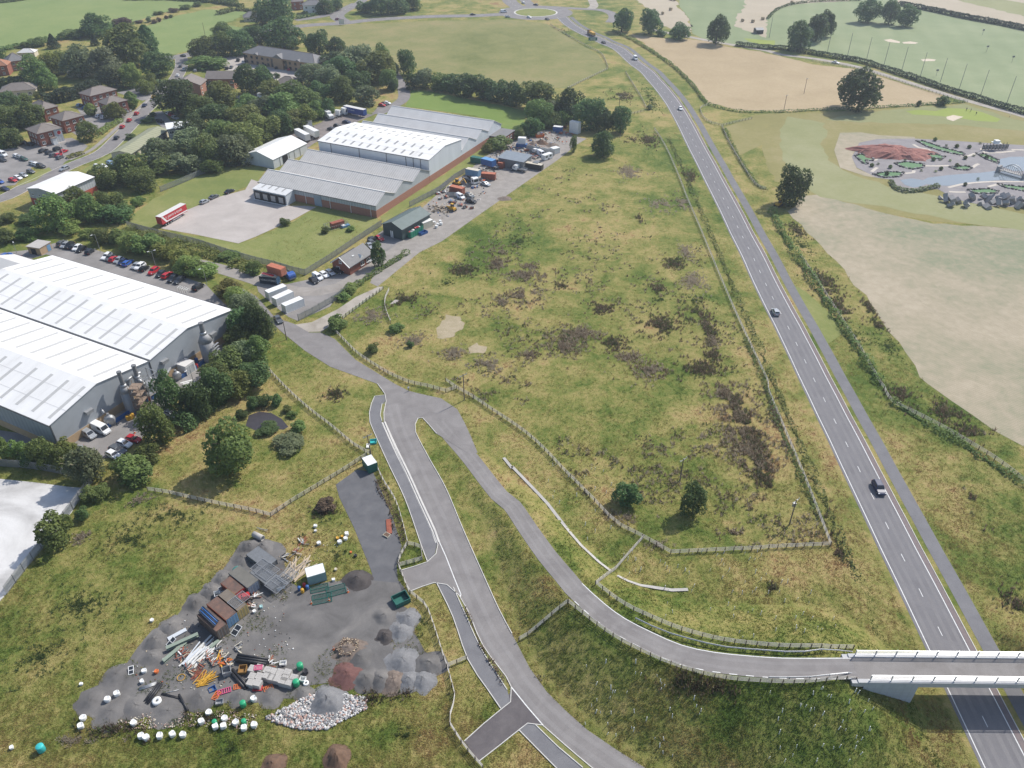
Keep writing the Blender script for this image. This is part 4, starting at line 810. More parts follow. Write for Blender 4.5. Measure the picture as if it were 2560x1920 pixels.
fence('long weathered fence beside the main road, upper half', [T21(1900,980), T21(1760,650), T21(1620,310), T21(1500,30), T20(1490,1658), T20(1420,1480), T20(1350,1320), T20(1290,1210), T20(1230,1120)], 2.0, joined=True)
fence('double rail fence linking field fence to the ramp', [T22(1130,1335), T22(1000,1480), T22(830,1650), T23(720,80)], rails=R4)
fence('fence on the north side of the bridge ramp', [T23(720,80), T23(950,255), T23(1160,360), T23(1380,455), T23(1620,530), T23(1850,582), T23(2212,622), T33(200,632), T33(500,638), T33(730,640)], rails=R4, smooth=True)
fence('fence on the south side of the bridge ramp', [T23(485,240), T23(700,410), T23(830,505), T23(960,585), T23(1110,660), T23(1270,735), T23(1430,795), T23(1600,850), T23(1870,905), T23(2212,930), T33(300,935), T33(830,930)], rails=R4)
fence('fence climbing from the lower road to the ramp', [T23(60,565), T23(200,470), T23(340,350), T23(480,240)], rails=R4)
fence('fence between pond paddock and the new footway', [T11(80,1510), T12(215,0), T12(370,150), T12(500,260), T12(620,350), T12(730,440), T12(850,540), T12(985,615)], rails=R4)
fence('fence beside the gravel strip and footway', [T12(985,615), T12(1040,720), T12(1100,850), T12(1200,1010), T12(1260,1190), T12(1310,1390)], rails=R4)
fence('fence round the little weedy plot at the yard gate', [T12(1310,1395), T12(1420,1415), T12(1440,1520), T12(1225,1580), T12(1260,1480), T12(1310,1395)], 1.5, rails=R4, smooth=False)
fence('fence down the right side of the builders yard', [T12(1228,1580), T13(1265,0), T13(1320,145), T13(1470,265), T13(1520,400), T13(1560,520), T13(1600,650), T13(1650,800)], rails=R4)
fence('fence below the builders yard to the side road', [T13(1650,800), T13(1690,940), T13(1722,1065), T13(1660,1270), T13(1760,1430), T13(1860,1560), T13(1960,1670)], rails=R4)
fence('short cross fence to the lower footway', [T13(1650,795), T13(1820,725)], rails=R4)
fence('fence from the dark hedge past the round tree', [T02(1280,925), T02(1450,950), T02(1600,985), T02(1900,1050), T02(2212,1112), T12(130,1148)], rails=R4)
fence('fence rising from the paddock corner to the green cabin', [T12(130,1148), T12(320,1020), T12(500,912), T12(720,780), T12(960,625)], rails=R4, smooth=False)
fence('pale fence running beside the dirt track', [T11(750,1100), T11(920,970), T11(1100,842)], rails=R4)
fence('pale curved fence in the scrub by the dirt track', [T11(1150,852), T11(1115,930), T11(1115,1010), T11(1140,1080), T11(1165,1135)], rails=R4)
fence('fence along the shrub bank right of the cycle path', [T32(1000,50), T32(1060,160), T32(1300,280), T32(1500,385), T32(1700,500), T32(1960,660), T32(2212,850)], 2.0, rails=R4)
fence('thin fence in the hedge bank right of the road', [T31(280,560), T31(430,790), T31(600,1060), T31(780,1340), T31(960,1658), T32(1000,50)], 2.2, joined=True)
fence('pale fence across the far meadow corner', [T20(480,770), T20(640,690), T20(830,600)], 2.2, joined=True)
fence('far fence beside the main road near the meadow', [T20(330,220), T20(480,310), T20(640,400), T20(770,470), T20(830,590)], 2.4, joined=True)
fence('pale fence right of the pond paddock by the main road', [T20(980,630), T20(1060,760), T20(1120,860), T20(1160,940)], 2.2, joined=True)
fence('short far fence joining the roadside tree clump', [T20(1000,1000), T20(1140,965)], 2.2, joined=True)
fence('curved far fence at the stubble field corner', [T20(1690,910), T20(1625,945), T20(1670,1040), T20(1800,1090), T20(1900,1070), T20(2070,1030)], 2.2, joined=True)
fence('fence following the golf course edge by the road', [T20(1810,1095), T20(1870,1230), T20(1960,1390), T20(2100,1600), T30(-20,1640)], 2.2, joined=True)
fence('fence along the golf lane below the dark hedge', [T30(380,530), T30(560,560), T30(780,600), T30(1000,665), T30(1300,765), T30(1560,845), T30(1720,890)], 2.4, joined=True)
# ---------------------------------------------------------------- steel palisade fences
_pales = MB()
for k in range(18): _pales.box(.02+k*.153, .095+k*.153, -.02, .02, .05, 2.3)
_pales.box(0, 2.75, .02, .06, .4, .47).box(0, 2.75, .02, .06, 1.9, 1.97)
_pales = _pales.mesh('pale_panel', m_steel); _ppost = MB().box(-.05, .05, .02, .12, 0, 2.4).mesh('post', m_steeld)
def palisade(label, px, smooth=False):
    P = [WG(p) for p in px]; P = resample(cat(P, 3) if smooth else P, 2.75); t = thing('palisade_fence', label, 'fence', P[0], 0, 'steel palisade fences')
    for a, b in zip(P, P[1:]):
        d = b-a; an = math.atan2(d.y, d.x); ob('pale_panel', _pales, t, a-P[0], an, (d.length/2.75, 1, 1)); ob('post', _ppost, t, a-P[0], an)
palisade('palisade fence between warehouse grass and the bungalow', [T11(430,720), T11(640,590), T11(860,440), T11(1090,290)])
palisade('palisade fence behind the stacked red containers', [T11(170,650), T11(300,690), T11(430,722)])
palisade('palisade fence dividing warehouse grass from the scrap yard', [T11(1330,130), T11(1580,0), YD(620,880), YD(760,800)])
palisade('palisade fence along the ditch below the red trailer', [T01(1100,300), T01(1350,370), T01(1700,450), T01(2000,550), T01(2212,610), T11(170,650)])
palisade('palisade fence between the wood and the warehouse lawn', [T00(1390,1658), T00(1560,1590), T00(1740,1510), T00(1910,1445)])
palisade('palisade fence at the top of the white concrete slab', [T02(-200,690), T02(0,712), T02(200,725), T02(400,752), T02(600,795), T02(790,845)])
palisade('palisade fence down the right side of the white slab', [T02(800,850), T02(740,940), T02(600,1130), T02(400,1385), T02(180,1658), T03(60,160)])
palisade('mesh fence edging the white container forecourt', [T11(370,1115), T11(500,1050), T11(690,940), T11(800,860)])
# ---------------------------------------------------------------- crash barriers on the ramp
def barrier(label, px, dz=0):
    P = cat([WG(p) for p in px], 2); P = resample(P, 3.2); t = thing('crash_barrier', label, 'barrier', P[0], 0, 'steel crash barriers by the bridge')
    for p in P: p.z = hgt(p.x, p.y)
    beam = MB(); po = MB().box(-.05, .05, -.06, .06, -.1, .68).mesh('post', m_steeld)
    for a, b in zip(P, P[1:]):
        d = b-a; n = Vector((-d.y, d.x, 0)).normalized()
        ob('post', po, t, a-P[0], math.atan2(d.y, d.x))
        MB().bar(a-P[0]+Vector((0,0,.74)), b-P[0]+Vector((0,0,.74)), .05, .1).bar(a-P[0]-n*.05+Vector((0,0,.64)), b-P[0]-n*.05+Vector((0,0,.64)), .06, .12).bar(a-P[0]+Vector((0,0,.54)), b-P[0]+Vector((0,0,.54)), .05, .1).build('beam', m_par, t)
barrier('grey steel crash barrier north of the ramp road', [T23(1065,385), T23(1200,450), T23(1400,530), T23(1600,585), T23(1800,630), T23(2212,665), T33(300,675), T33(720,680)])
barrier('short steel crash barrier south of the ramp at the bridge', [T33(0,895), T33(400,890), T33(820,875)])
# ---------------------------------------------------------------- poles and lamp posts
def util_pole(label, b, top, arm=True, xf=False, lean=0):
    p = WG(b); h = solve_h(p, top); t = thing('utility_pole', label, 'pole', p)
    MB().cyl((0,0,-.2), (lean,0,h), .16, .10, 8).build('pole', m_fenced, t)
    if arm:
        a = MB().bar((-.9+lean, -.75, h-.35), (.9+lean, .75, h-.35), .1, .14).build('crossarm', m_steel, t)
        for k in (-1, 0, 1): MB().cyl((k*.8+lean, k*.66, h-.3), (k*.8+lean, k*.66, h+.05), .06, .04, 6).build('insulator', m_white, a)
    if xf: MB().box(-.35, .35, .15, .6, h-2.2, h-1.3).build('transformer', m_steel, t); MB().bar((0,-.05,h-3.5), (0,.3,h-3.2), .12).build('bracket', m_steel, t)
util_pole('wooden electricity pole with transformer by the field corner', T32(183,1218), T32(250,1000), xf=True)
util_pole('thin pole with white crossarm above the two round bushes', T22(1450,840), T22(1480,645))
util_pole('electricity pole beside the turning head fence', T12(1800,140), T11(1795,1575))
util_pole('electricity pole by the green cabin and turquoise crates', T12(1000,640), T12(968,440), lean=-.3)
util_pole('wooden pole beside the lane in front of the dark trees', T11(265,1275), T11(238,1110), False)
util_pole('pole with pale top in the far paddock', T20(925,930), T20(930,825))
util_pole('lower of two poles in the stubble field', T30(135,960), T30(155,820)); util_pole('upper of two poles in the stubble field', T30(310,810), T30(335,675))
util_pole('lone pole in the left green field', T00(1780,340), T00(1750,195), False)
util_pole('pole beside the golf lane near the white car', T30(580,555), T30(590,470), False)
NETP = [((10,325),(42,140)),((200,300),(225,180)),((515,440),(556,255)),((688,478),(733,282)),((853,507),(898,320)),((1003,557),(1055,362)),((1157,605),(1210,405)),((1317,657),(1375,453)),((1488,710),(1548,500)),((1653,765),(1725,550)),((1838,822),(1917,603)),((2065,885),(2145,657)),((2330,965),(2410,730))]
for k, (b, tp) in enumerate(NETP):
    p = W(T30(*b)); h = solve_h(p, T30(*tp)); MB().cyl((0,0,0), (0,0,h), .17, .12, 6).build('net_pole', m_steeld, None, loc=p, label='tall dark net pole along the driving range, number %s from the left' % ['one','two','three','four','five','six','seven','eight','nine','ten','eleven','twelve','thirteen'][k], cat='pole', group='driving range net poles')
def lamp(label, b, tp, d=(1,0), dbl=False, m=None):
    p = W(b); h = solve_h(p, tp); t = thing('lamp_post', label, 'lamp post', p, 0, 'lamp posts'); MB().cyl((0,0,0), (0,0,h), .09, .06, 8).build('post', m or m_steel, t)
    for s in ((1,-1) if dbl else (1,)):
        MB().bar((0,0,h), (d[0]*s*1.0, d[1]*s*1.0, h+.1), .06).build('arm', m or m_steel, t); MB().box(-.35, .35, -.14, .14, 0, .12, 0, Matrix.Translation((d[0]*s*1.1, d[1]*s*1.1, h+.06))@Matrix.Rotation(math.atan2(d[1], d[0]), 4, 'Z')).build('lantern', m_white, t)
lamp('lamp post behind parked cars nearest the brick kiosk', T01(870,520), T01(808,368), (-.7,-.7)); lamp('double headed lamp post behind the factory car park', T01(1350,655), T01(1300,512), (-.8,-.5), True)
lamp('lamp post at the right end of the factory car park', T01(1790,805), T01(1757,660), (-.7,-.7)); lamp('lamp post left of the brick kiosk', T01(145,525), T01(110,428), (.7,-.7))
lamp('lamp post beside the zebra crossing in the factory yard', PL(1600,960), PL(1515,690), (-.7,-.7)); lamp('white lamp post in the office car park', T00(560,1375), T00(505,1240), (-.8,.4), m=m_white)
for k, (b, tp) in enumerate((((1075,130),(1065,15)), ((230,200),(225,140)), ((600,100),(595,45)), ((290,160),(285,90)))): lamp(['tall street lamp in front of the far dark trees', 'street lamp at the bend below the far house', 'street lamp beside the white house hedge', 'street lamp left of the white house'][k], T10(*b), T10(*tp), (.5,-.8))
# road sign on the main road and the big board at the far junction
def signboard(label, b, w, h, z, mat, face=-1.57, mk=None):
    p = W(b); t = thing('road_sign', label, 'sign', p, face+1.57)
    for s in (-1, 1): MB().cyl((s*w*.3, .05, 0), (s*w*.3, .05, z+h), .06, n=6).build('post', m_steel, t)
    q = MB().box(-w/2, w/2, -.04, .02, z, z+h).build('panel', mat, t)
    if mk:
        MB().box(-w/2+.1, w/2-.1, -.05, -.041, z+h-.18, z+h-.1).box(-w/2+.1, w/2-.1, -.05, -.041, z+.1, z+.18).box(-w*.3, w*.3, -.05, -.041, z+h*.4, z+h*.6).build('border', mk, q)
signboard('green direction sign beside the main road', T20(697,368), 6, 2.2, 1.2, m_teal, mk=m_white)
signboard('pale sign board at the far road junction', T10(742,218), 4, 3.6, .6, m_paleroof)
# ---------------------------------------------------------------- process plant beside the factory
m_silo = pm('dull_steel', (.33,.33,.335), (.25,.25,.255), .8, .55, stretch=(1,1,.3))
m_stack = pm('stack_steel', (.20,.20,.205), (.15,.15,.155), .8, .6)
def clear_wall(p, d):
    """keep plant standing outside the factory gable wall"""
    w = (p-A1).dot(ux1); return p+ux1*max(0, d-w)
def silo(name, label, base, r, bt, ct, st, mat, sr=.5):
    p = clear_wall(W(base), r+1.0); hb = solve_h(p, bt); hc = solve_h(p, ct); hs = solve_h(p, st); t = thing(name, label, 'silo', p)
    MB().lathe([(r*.98,.0),(r,.3),(r,hb)], n=20).build('drum', mat, t, smooth=True); MB().lathe([(r*1.03,hb),(sr*1.5,hc)], n=20).build('cone', m_silo, t, smooth=True)
    MB().cyl((0,0,hc), (0,0,hc+.7), sr*1.5, sr*1.4, 14).build('collar', m_steel, t, smooth=True); s = MB().cyl((0,0,hc+.7), (0,0,hs), sr, sr*.95, 14).build('stack', m_stack, t)
    MB().pipe((0,0,hs-.3), (0,0,hs+.02), sr+.08, .1, 14).build('band', m_steeld, s); return t, hb, hc
sA, hb, hc = silo('dust_silo', 'tall steel silo with conical top and chimney, right of the white box', PL(1670,505), 1.9, PL(1610,290), PL(1590,195), PL(1540,40), m_silo, .62)
tw = MB()
for k in range(6): tw.bar((2.3,-1.2+.4*k-.8,0), (2.3,-1.2+.4*k-.8,hb*.9), .08); tw.bar((2.0,-2,hb*.15*(k+.5)), (2.9,1.0,hb*.15*(k+.5)), .5, .06)
tw.build('ladder_frame', m_steel, sA)
sB, hb, hc = silo('dust_silo', 'slim steel silo with chimney among rusty walkways', PL(670,1235), 1.35, PL(605,985), PL(580,920), PL(495,715), m_silo, .52)
pf = MB()
for k in range(4):
    z = 1.5+k*2.0; pf.box(1.5, 4.2, -1.2, 1.4, z, z+.1)
    for q in (1.5, 2.8, 4.2): pf.bar((q,-1.2,z), (q,-1.2,z+1), .05)
    pf.bar((1.5,-1.2,z+1), (4.2,-1.2,z+1), .05)
for q in ((1.5,-1.2),(4.2,-1.2),(1.5,1.4),(4.2,1.4)): pf.bar((q[0],q[1],0), (q[0],q[1],8.6), .1)
pf.build('walkways', pm('rusty_grating', (.30,.23,.18), (.20,.14,.10), 2, .8), sB)
sC, hb, hc = silo('dust_silo', 'silver capped silo with chimney behind the walkways', PL(870,1110), 1.1, PL(765,880), PL(735,800), PL(640,625), m_silo, .52)
p = clear_wall(W(PL(1000,1090)), 3.2); fr = thing('steel_frame_tower', 'open steel lattice tower beside the silver silo', 'frame', p, R(-27))
for x, y in ((-2,-2),(2,-2),(2,2),(-2,2)): MB().bar((x,y,0), (x,y,8), .18).build('column', m_steel, fr)
for z in (3.2, 5.6, 8):
    b = MB()
    for a, c in (((-2,-2),(2,-2)),((2,-2),(2,2)),((2,2),(-2,2)),((-2,2),(-2,-2))): b.bar((a[0],a[1],z), (c[0],c[1],z), .14)
    b.build('ring_beam', m_steel, fr)
for a, c in (((-2,-2,3.2),(2,-2,5.6)),((2,-2,5.6),(2,2,8)),((2,2,3.2),(-2,2,5.6)),((-2,-2,8),(-2,2,5.6))): MB().bar(a, c, .12).build('brace', m_steel, fr)
MB().box(-1.9,1.9,-1.9,1.9,3.25,3.35).build('platform', m_steel, fr); MB().box(-1,1,-1,1,3.4,5.2).build('hopper', m_steel, fr)
def htank(label, a, b, r, z=.5):
    A, B = clear_wall(W(a), r+.9), clear_wall(W(b), r+.9); A.z = B.z = 0; t = thing('horizontal_tank', label, 'tank', A); d = B-A; u = d.normalized()
    MB().cyl((0,0,z+r), d+Vector((0,0,z+r)), r, n=20).cyl(-u*.25+Vector((0,0,z+r)), (0,0,z+r), r*.8, r, 20).cyl(d+Vector((0,0,z+r)), d+u*.25+Vector((0,0,z+r)), r, r*.8, 20).build('shell', m_steel, t, smooth=True)
    for f in (.2, .8): MB().box(-.15, .15, -r*.8, r*.8, 0, z+r*.4, 0, Matrix.Translation(d*f)@Matrix.Rotation(math.atan2(d.y, d.x), 4, 'Z')).build('saddle', m_steeld, t)
    MB().cyl(d*.3+Vector((0,0,z+2*r-.1)), d*.3+Vector((0,0,z+2*r+.5)), .3).build('hatch', m_steel, t)
htank('horizontal steel tank beside the two white vans', PL(260,1370), PL(440,1470), 1.3); htank('pale rounded tank left of the white plant box', PL(1260,790), PL(1370,840), 1.1)
def duct(label, pts, r):
    P = [W(p, z) for p, z in pts]; t = thing('duct', label, 'duct', (P[0].x, P[0].y, 0)); o = t.location.copy()
    for a, b in zip(P, P[1:]): MB().cyl(a-Vector(o), b-Vector(o), r, n=10).build('segment', m_steel, t, smooth=True)
duct('silver duct above the horizontal tank', [(PL(330,1290),3.2), (PL(270,1200),4.0), (PL(360,1140),4.5)], .35); duct('long silver duct behind the white plant box', [(PL(1150,820),2.5), (PL(1250,660),2.8), (PL(1440,545),3.0)], .32); duct('silver duct joining the two silos', [(PL(620,860),7), (PL(720,780),7.5), (PL(840,725),8)], .35); duct('curved silver duct right of the silver silo', [(PL(770,800),7.5), (PL(880,870),6.5), (PL(900,960),4)], .4)
def boxthing(name, label, c, a, b, L, D, H, mat, cat_, z=0, parts=None, group=None):
    """box with its near-left corner at a (px) and its length running towards b (px)"""
    A = W(a, z); B = W(b, z); an = math.atan2(B.y-A.y, B.x-A.x); t = thing(name, label, cat_, (A.x, A.y, z), an, group); MB().box(0, L, 0, D, 0, H).build('body', mat, t); return t
pb = boxthing('plant_box', 'white plant container with flat roof beside the factory wall', None, PL(1490,775), PL(1590,705), 3.2, 4.6, 2.9, m_white, 'container')
MB().box(-.05, 3.25, -.05, 4.65, 2.9, 3.0).build('lid', m_paleroof, pb); MB().box(.3, 1.5, -.03, -.005, .2, 2.5).build('door', m_clad, pb); MB().box(1.7, 2.9, -.03, -.005, .2, 2.5).build('door', m_clad, pb)
def bund(label, pts):
    P = [W(p) for p in pts]; t = thing('bund_wall', label, 'wall', P[0], 0, 'blue bund walls')
    for a, b in zip(P, P[1:]): MB().bar(a-P[0]+Vector((0,0,.6)), b-P[0]+Vector((0,0,.6)), .2, 1.2).build('wall_panel', m_blue, t)
bund('blue bund wall right of the tall silo', [PL(1590,700), PL(1700,610), PL(1820,490)]); bund('blue bund wall in front of the lattice tower', [PL(1340,850), PL(1480,770)]); bund('blue bund wall below the walkways', [PL(930,1150), PL(1120,1030)]); bund('long blue bund wall beside the horizontal tank', [PL(400,1490), PL(600,1360), PL(800,1230)])
_bar = MB().lathe([(.27,0),(.3,.05),(.3,.3),(.31,.32),(.3,.34),(.3,.6),(.31,.62),(.3,.64),(.3,.85),(.27,.9)], n=12)
def barrel(label, px, mat, s=1.0, grp='loose drums'): ob('drum', _bar.mesh('drum', mat, True), None, WG(px), 0, s, label, 'drum', grp)
for k, p in enumerate(((670,1385), (705,1375), (735,1350))): barrel('yellow drum by the factory walkways, %s from left' % ('first','second','third')[k], PL(*p), m_yel, 1.5)
barrel('red drum against the blue wall under the walkways', PL(970,1120), m_red, 1.5); barrel('red drum beside the blue wall near the tall silo', PL(1620,665), m_red, 1.6); barrel('blue drum beside the tall silo', PL(1620,590), m_blue, 1.6)
for k in range(6):
    a = W(PL(1390+k*34, 880+k*14)); MB().box(0, 3.0, 0, .5, 0, .01, 0, Matrix.Rotation(R(28), 4, 'Z')).build('zebra_stripe', m_paint, None, loc=(a.x, a.y, .045), kind='structure')
# ---------------------------------------------------------------- vehicles
def carpaint(name, c, rough=.42, metal=0.0):
    m, n, l, b = _new('paint_'+name); b.inputs['Base Color'].default_value = c4(c); b.inputs['Roughness'].default_value = rough; b.inputs['Metallic'].default_value = metal; b.inputs['Coat Weight'].default_value = .15; b.inputs['Coat Roughness'].default_value = .2; b.inputs['Specular IOR Level'].default_value = .35; return m
PAINT = dict(white=carpaint('white', (.75,.76,.77)), silver=carpaint('silver', (.42,.44,.46), .3, .4), grey=carpaint('grey', (.13,.14,.15), .3, .3), black=carpaint('black', (.012,.013,.016)), dark=carpaint('dark', (.025,.03,.04)), blue=carpaint('blue', (.03,.10,.36)), navy=carpaint('navy', (.018,.03,.08)), red=carpaint('red', (.42,.02,.03)), maroon=carpaint('maroon', (.16,.02,.03)), yellow=carpaint('yellow', (.65,.40,.03)), green=carpaint('green', (.02,.07,.055)), lightblue=carpaint('lightblue', (.25,.38,.52), .3, .3))
m_lamp = pm('headlamp_glass', (.75,.76,.75), None, 2, .2); m_tail = pm('tail_lamp', (.40,.02,.02), None, 2, .3)
def wheelmesh(r, w=.2):
    b = MB().lathe([(r*.55,-w/2),(r*.95,-w/2),(r,-w/2+.03),(r,w/2-.03),(r*.95,w/2),(r*.55,w/2)], n=14)
    b.v = [(x, z, y) for x, y, z in b.v]; k = len(b.f)
    return b.mesh('tyre', m_rubber), (lambda q: (setattr(q, 'v', [(x, z, y) for x, y, z in q.v]), q.mesh('rim', m_steel))[1])(MB().lathe([(r*.58,-w/2-.01),(r*.3,-w/2+.02),(r*.3,w/2-.02),(r*.58,w/2+.01)], n=10))
SPEC = dict(hatch=(4.05,.88,.93,1.47,.84,.82,.95,.25,-1.4,-1.92), saloon=(4.6,.9,.93,1.44,.82,.88,.95,.1,-1.0,-1.7), estate=(4.7,.91,.95,1.50,.83,.9,1.0,.2,-1.75,-2.2), suv=(4.5,.94,1.06,1.70,.98,1.0,1.05,.35,-1.65,-2.08), smallvan=(4.5,.92,1.1,1.85,.98,1.1,1.35,.65,-2.1,-2.18), van=(5.3,1.0,1.25,2.3,1.05,1.25,2.05,1.3,-2.5,-2.6))
PROTO = {}
def proto(kind):
    if kind in PROTO: return PROTO[kind]
    L, w, belt, roof, hood, boot, xf0, xf1, xr1, xr0 = SPEC[kind]; h = L/2
    st = [(-h,.80,.42,boot*.92),(-h+.12,.94,.30,boot),(-h+.5,1,.24,belt),(xr0+.2,1,.22,belt),(0,1,.2,belt),(xf0-.1,1,.22,belt),(xf0+.25,1,.24,hood+.03),(h-.45,.98,.24,hood-.05),(h-.12,.90,.28,hood-.16),(h,.74,.38,hood-.30)]
    vs = []; fs = []; n = 8
    for x, k, zb, zt in st:
        a = w*k; m = zb+(zt-zb)*.55
        vs += [(x,-a*.88,zb),(x,-a,zb+.1),(x,-a,m),(x,-a*.92,zt),(x,a*.92,zt),(x,a,m),(x,a,zb+.1),(x,a*.88,zb)]
    for i in range(len(st)-1):
        for k in range(n): fs.append((i*n+k, (i+1)*n+k, (i+1)*n+(k+1)%n, i*n+(k+1)%n))
    fs += [tuple(range(n)), tuple(reversed(range((len(st)-1)*n, len(st)*n)))]
    b = MB().add(vs, fs); tw = w*(.76 if roof < 1.9 else .86); bw = w*.93; zc = belt-.02
    gv = [(xr0,-bw,zc),(xf0,-bw,zc),(xf0,bw,zc),(xr0,bw,zc),(xr1,-tw,roof-.05),(xf1,-tw,roof-.05),(xf1,tw,roof-.05),(xr1,tw,roof-.05),(xr1+.12,-tw*.85,roof),(xf1-.15,-tw*.85,roof),(xf1-.15,tw*.85,roof),(xr1+.12,tw*.85,roof)]
    b.add(gv, [(0,1,5,4),(1,2,6,5),(2,3,7,6),(3,0,4,7),(4,5,9,8),(5,6,10,9),(6,7,11,10),(7,4,8,11),(8,9,10,11)])
    d = {'body': b.mesh('body', PAINT['white'])}
    g = [Vector(v) for v in gv]
    def glassq(i, f0=.1, f1=.9, g0=.12, g1=.9):
        a, b_, c, e = (g[k] for k in i); nn = (b_-a).cross(e-a).normalized()*.012
        P = lambda u, v: (a.lerp(b_, u)).lerp(e.lerp(c, u), v)+nn
        return [P(f0,g0), P(f1,g0), P(f1,g1), P(f0,g1)]
    d['windscreen'] = MB().add(glassq((1,2,6,5), .06, .94), [(0,1,2,3)]).mesh('windscreen', m_glass); d['rear_window'] = MB().add(glassq((3,0,4,7), .12, .88, .25, .88), [(0,1,2,3)]).mesh('rear_window', m_glass)
    sf = (.62, .93) if 'van' in kind else (.10, .90)
    d['side_window'] = [MB().add(glassq((0,1,5,4), *sf), [(0,1,2,3)]).mesh('side_window', m_glass), MB().add(glassq((2,3,7,6), 1-sf[1], 1-sf[0]), [(0,1,2,3)]).mesh('side_window', m_glass)]
    r = .33 if L < 4.4 else .36; d['w'] = wheelmesh(r); d['wp'] = [(h-.85,-w+.06,r), (h-.85,w-.06,r), (-h+.8,-w+.06,r), (-h+.8,w-.06,r)]
    d['headlight'] = [MB().box(h-.28,h-.08,s*w*.78-.16,s*w*.78+.16,hood-.28,hood-.12).mesh('headlight', m_lamp) for s in (-1,1)]; d['tail_light'] = [MB().box(-h-.01,-h+.16,s*w*.78-.12,s*w*.78+.12,boot*.72,boot*.95).mesh('tail_light', m_tail) for s in (-1,1)]
    PROTO[kind] = d; return d
CARN = {'hatch':'hatchback','saloon':'saloon car','estate':'estate car','suv':'large car','smallvan':'small van','van':'van'}
def car(kind, colr, where, p, q, group=None, z=0.05, small=False):
    d = proto(kind); a = WG(p); b = WG(q); an = math.atan2(b.y-a.y, b.x-a.x)
    nm = {'hatch':'car','saloon':'car','estate':'car','suv':'car','smallvan':'van','van':'van'}[kind]
    t = thing('parked_'+nm if group and 'road' not in group else nm, '%s %s %s' % ({'dark':'dark','lightblue':'pale blue'}.get(colr, colr), CARN[kind], where), nm, (a.x, a.y, a.z+z), an, group)
    ob('body', d['body'], t, mat=PAINT[colr]); ob('windscreen', d['windscreen'], t); ob('rear_window', d['rear_window'], t)
    for s in d['side_window']: ob('side_window', s, t)
    for wp in d['wp']: w_ = ob('wheel', d['w'][0], t, wp); ob('rim', d['w'][1], w_)
    if not small:
        for k in ('headlight', 'tail_light'):
            for s in d[k]: ob(k, s, t)
    return t
G1 = 'traffic on the roads'
car('suv','navy','on the main road just above the bridge', T32(950,915), T32(1000,1010), G1); car('hatch','silver','driving up the main road beside the mown strip', T31(62,1050), T31(30,985), G1)
car('hatch','white','on the main road at the curve below the stubble field', T20(1455,948), T20(1475,985), G1); car('van','white','coming down the main road far up the curve', T20(1065,515), T20(1085,535), G1); car('saloon','dark','following the lorry up the main road', T20(790,374), T20(760,358), G1)
car('hatch','white','circling the near side of the roundabout', T20(148,156), T20(200,165), G1); car('saloon','dark','leaving the roundabout towards the main road', T20(305,172), T20(345,185), G1); car('saloon','dark','on the far side of the roundabout', T20(205,46), T20(160,40), G1); car('hatch','white','on the road north of the roundabout', T20(98,30), T20(70,20), G1)
car('estate','maroon','at the far junction beside the pale sign board', T10(710,174), T10(760,168), G1); car('saloon','dark','on the far road left of the roundabout', T10(1873,132), T10(1930,130), G1); car('van','white','at the left entry of the roundabout', T10(2140,108), T10(2200,105), G1); car('hatch','silver','nearest the left entry of the roundabout', T10(2175,151), T10(2212,148), G1)
for k, (x, y, c, kd, w) in enumerate([(1583,488,'dark','saloon','on the far road at the top of the estate road'),(1560,580,'grey','hatch','first below the estate road junction'),(1592,604,'white','hatch','behind the grey car at the estate junction'),(1537,660,'white','hatch','on the estate road beside the brick wing'),(1690,618,'silver','hatch','parked by the hedge near the estate junction'),(1410,778,'silver','hatch','on the estate road under the big dark tree'),(1332,845,'yellow','hatch','on the estate road'),(1252,918,'navy','saloon','behind the yellow car on the estate road'),(1183,990,'red','hatch','uppermost of three red cars on the estate road'),(1120,1048,'red','hatch','middle of three red cars on the estate road'),(1060,1105,'red','hatch','lowest of three red cars on the estate road'),(1010,1200,'dark','hatch','below the red cars on the estate road'),(560,1468,'silver','estate','turning into the office car park')]):
    dx, dy = ((-40, -8) if k in (0,) else (20, -40) if k < 5 else (60, -62) if k < 12 else (-50, 20)); car(kd, c, w, T00(x,y), T00(x+dx,y+dy), G1, small=True)
G2 = 'cars parked at the brick offices'
OFC = [(690,918,'lightblue','hatch','by the long brick office, left of the blue one',1),(742,938,'blue','hatch','by the long brick office',1),(858,1012,'white','hatch','left of two white cars by the square office',1),(905,1022,'white','estate','right of two white cars by the square office',1),(688,1128,'dark','saloon','below the square office windows',2),(728,1108,'black','hatch','right beneath the square office wall',2),
 (500,1298,'black','suv','upper right of the office row beside the white lamp post',1),(378,1312,'black','estate','at the left end of the office row',1),(428,1328,'dark','hatch','second along the office row',1),(466,1350,'grey','hatch','third along the office row',1),(512,1350,'red','hatch','lower of two red cars by the white lamp post',1),(556,1318,'red','hatch','upper of two red cars by the white lamp post',1),(522,1370,'grey','hatch','nearest the white lamp post base',1),
 (150,1360,'white','hatch','first of the small group at the left car park',3),(182,1372,'silver','hatch','in the middle of the left car park group',3),(212,1386,'green','hatch','at the front of the left car park group',3),(25,1348,'white','van','at the left edge of the office car park',4),(25,1393,'dark','saloon','below the white van at the left edge',4),(288,1424,'silver','hatch','first beside the grassy island',3),(322,1434,'white','estate','second beside the grassy island',3),(358,1446,'dark','suv','at the tip of the grassy island',3),
 (270,1493,'grey','hatch','alone above the grassy island edge',3),(207,1525,'silver','hatch','along the lower island edge',3),(160,1548,'white','hatch','beside the red car on the island edge',3),(115,1568,'red','hatch','on the lower island edge',3),(2,1582,'blue','hatch','at the left frame edge of the car park',3),(45,1643,'navy','saloon','on the estate road at the left edge',4),(222,1248,'black','saloon','in the shade left of the sign office',4),(268,1258,'black','hatch','right of two dark cars in the shade of the sign office',4),(1112,968,'silver','hatch','tucked behind the office by the road bend',1)]
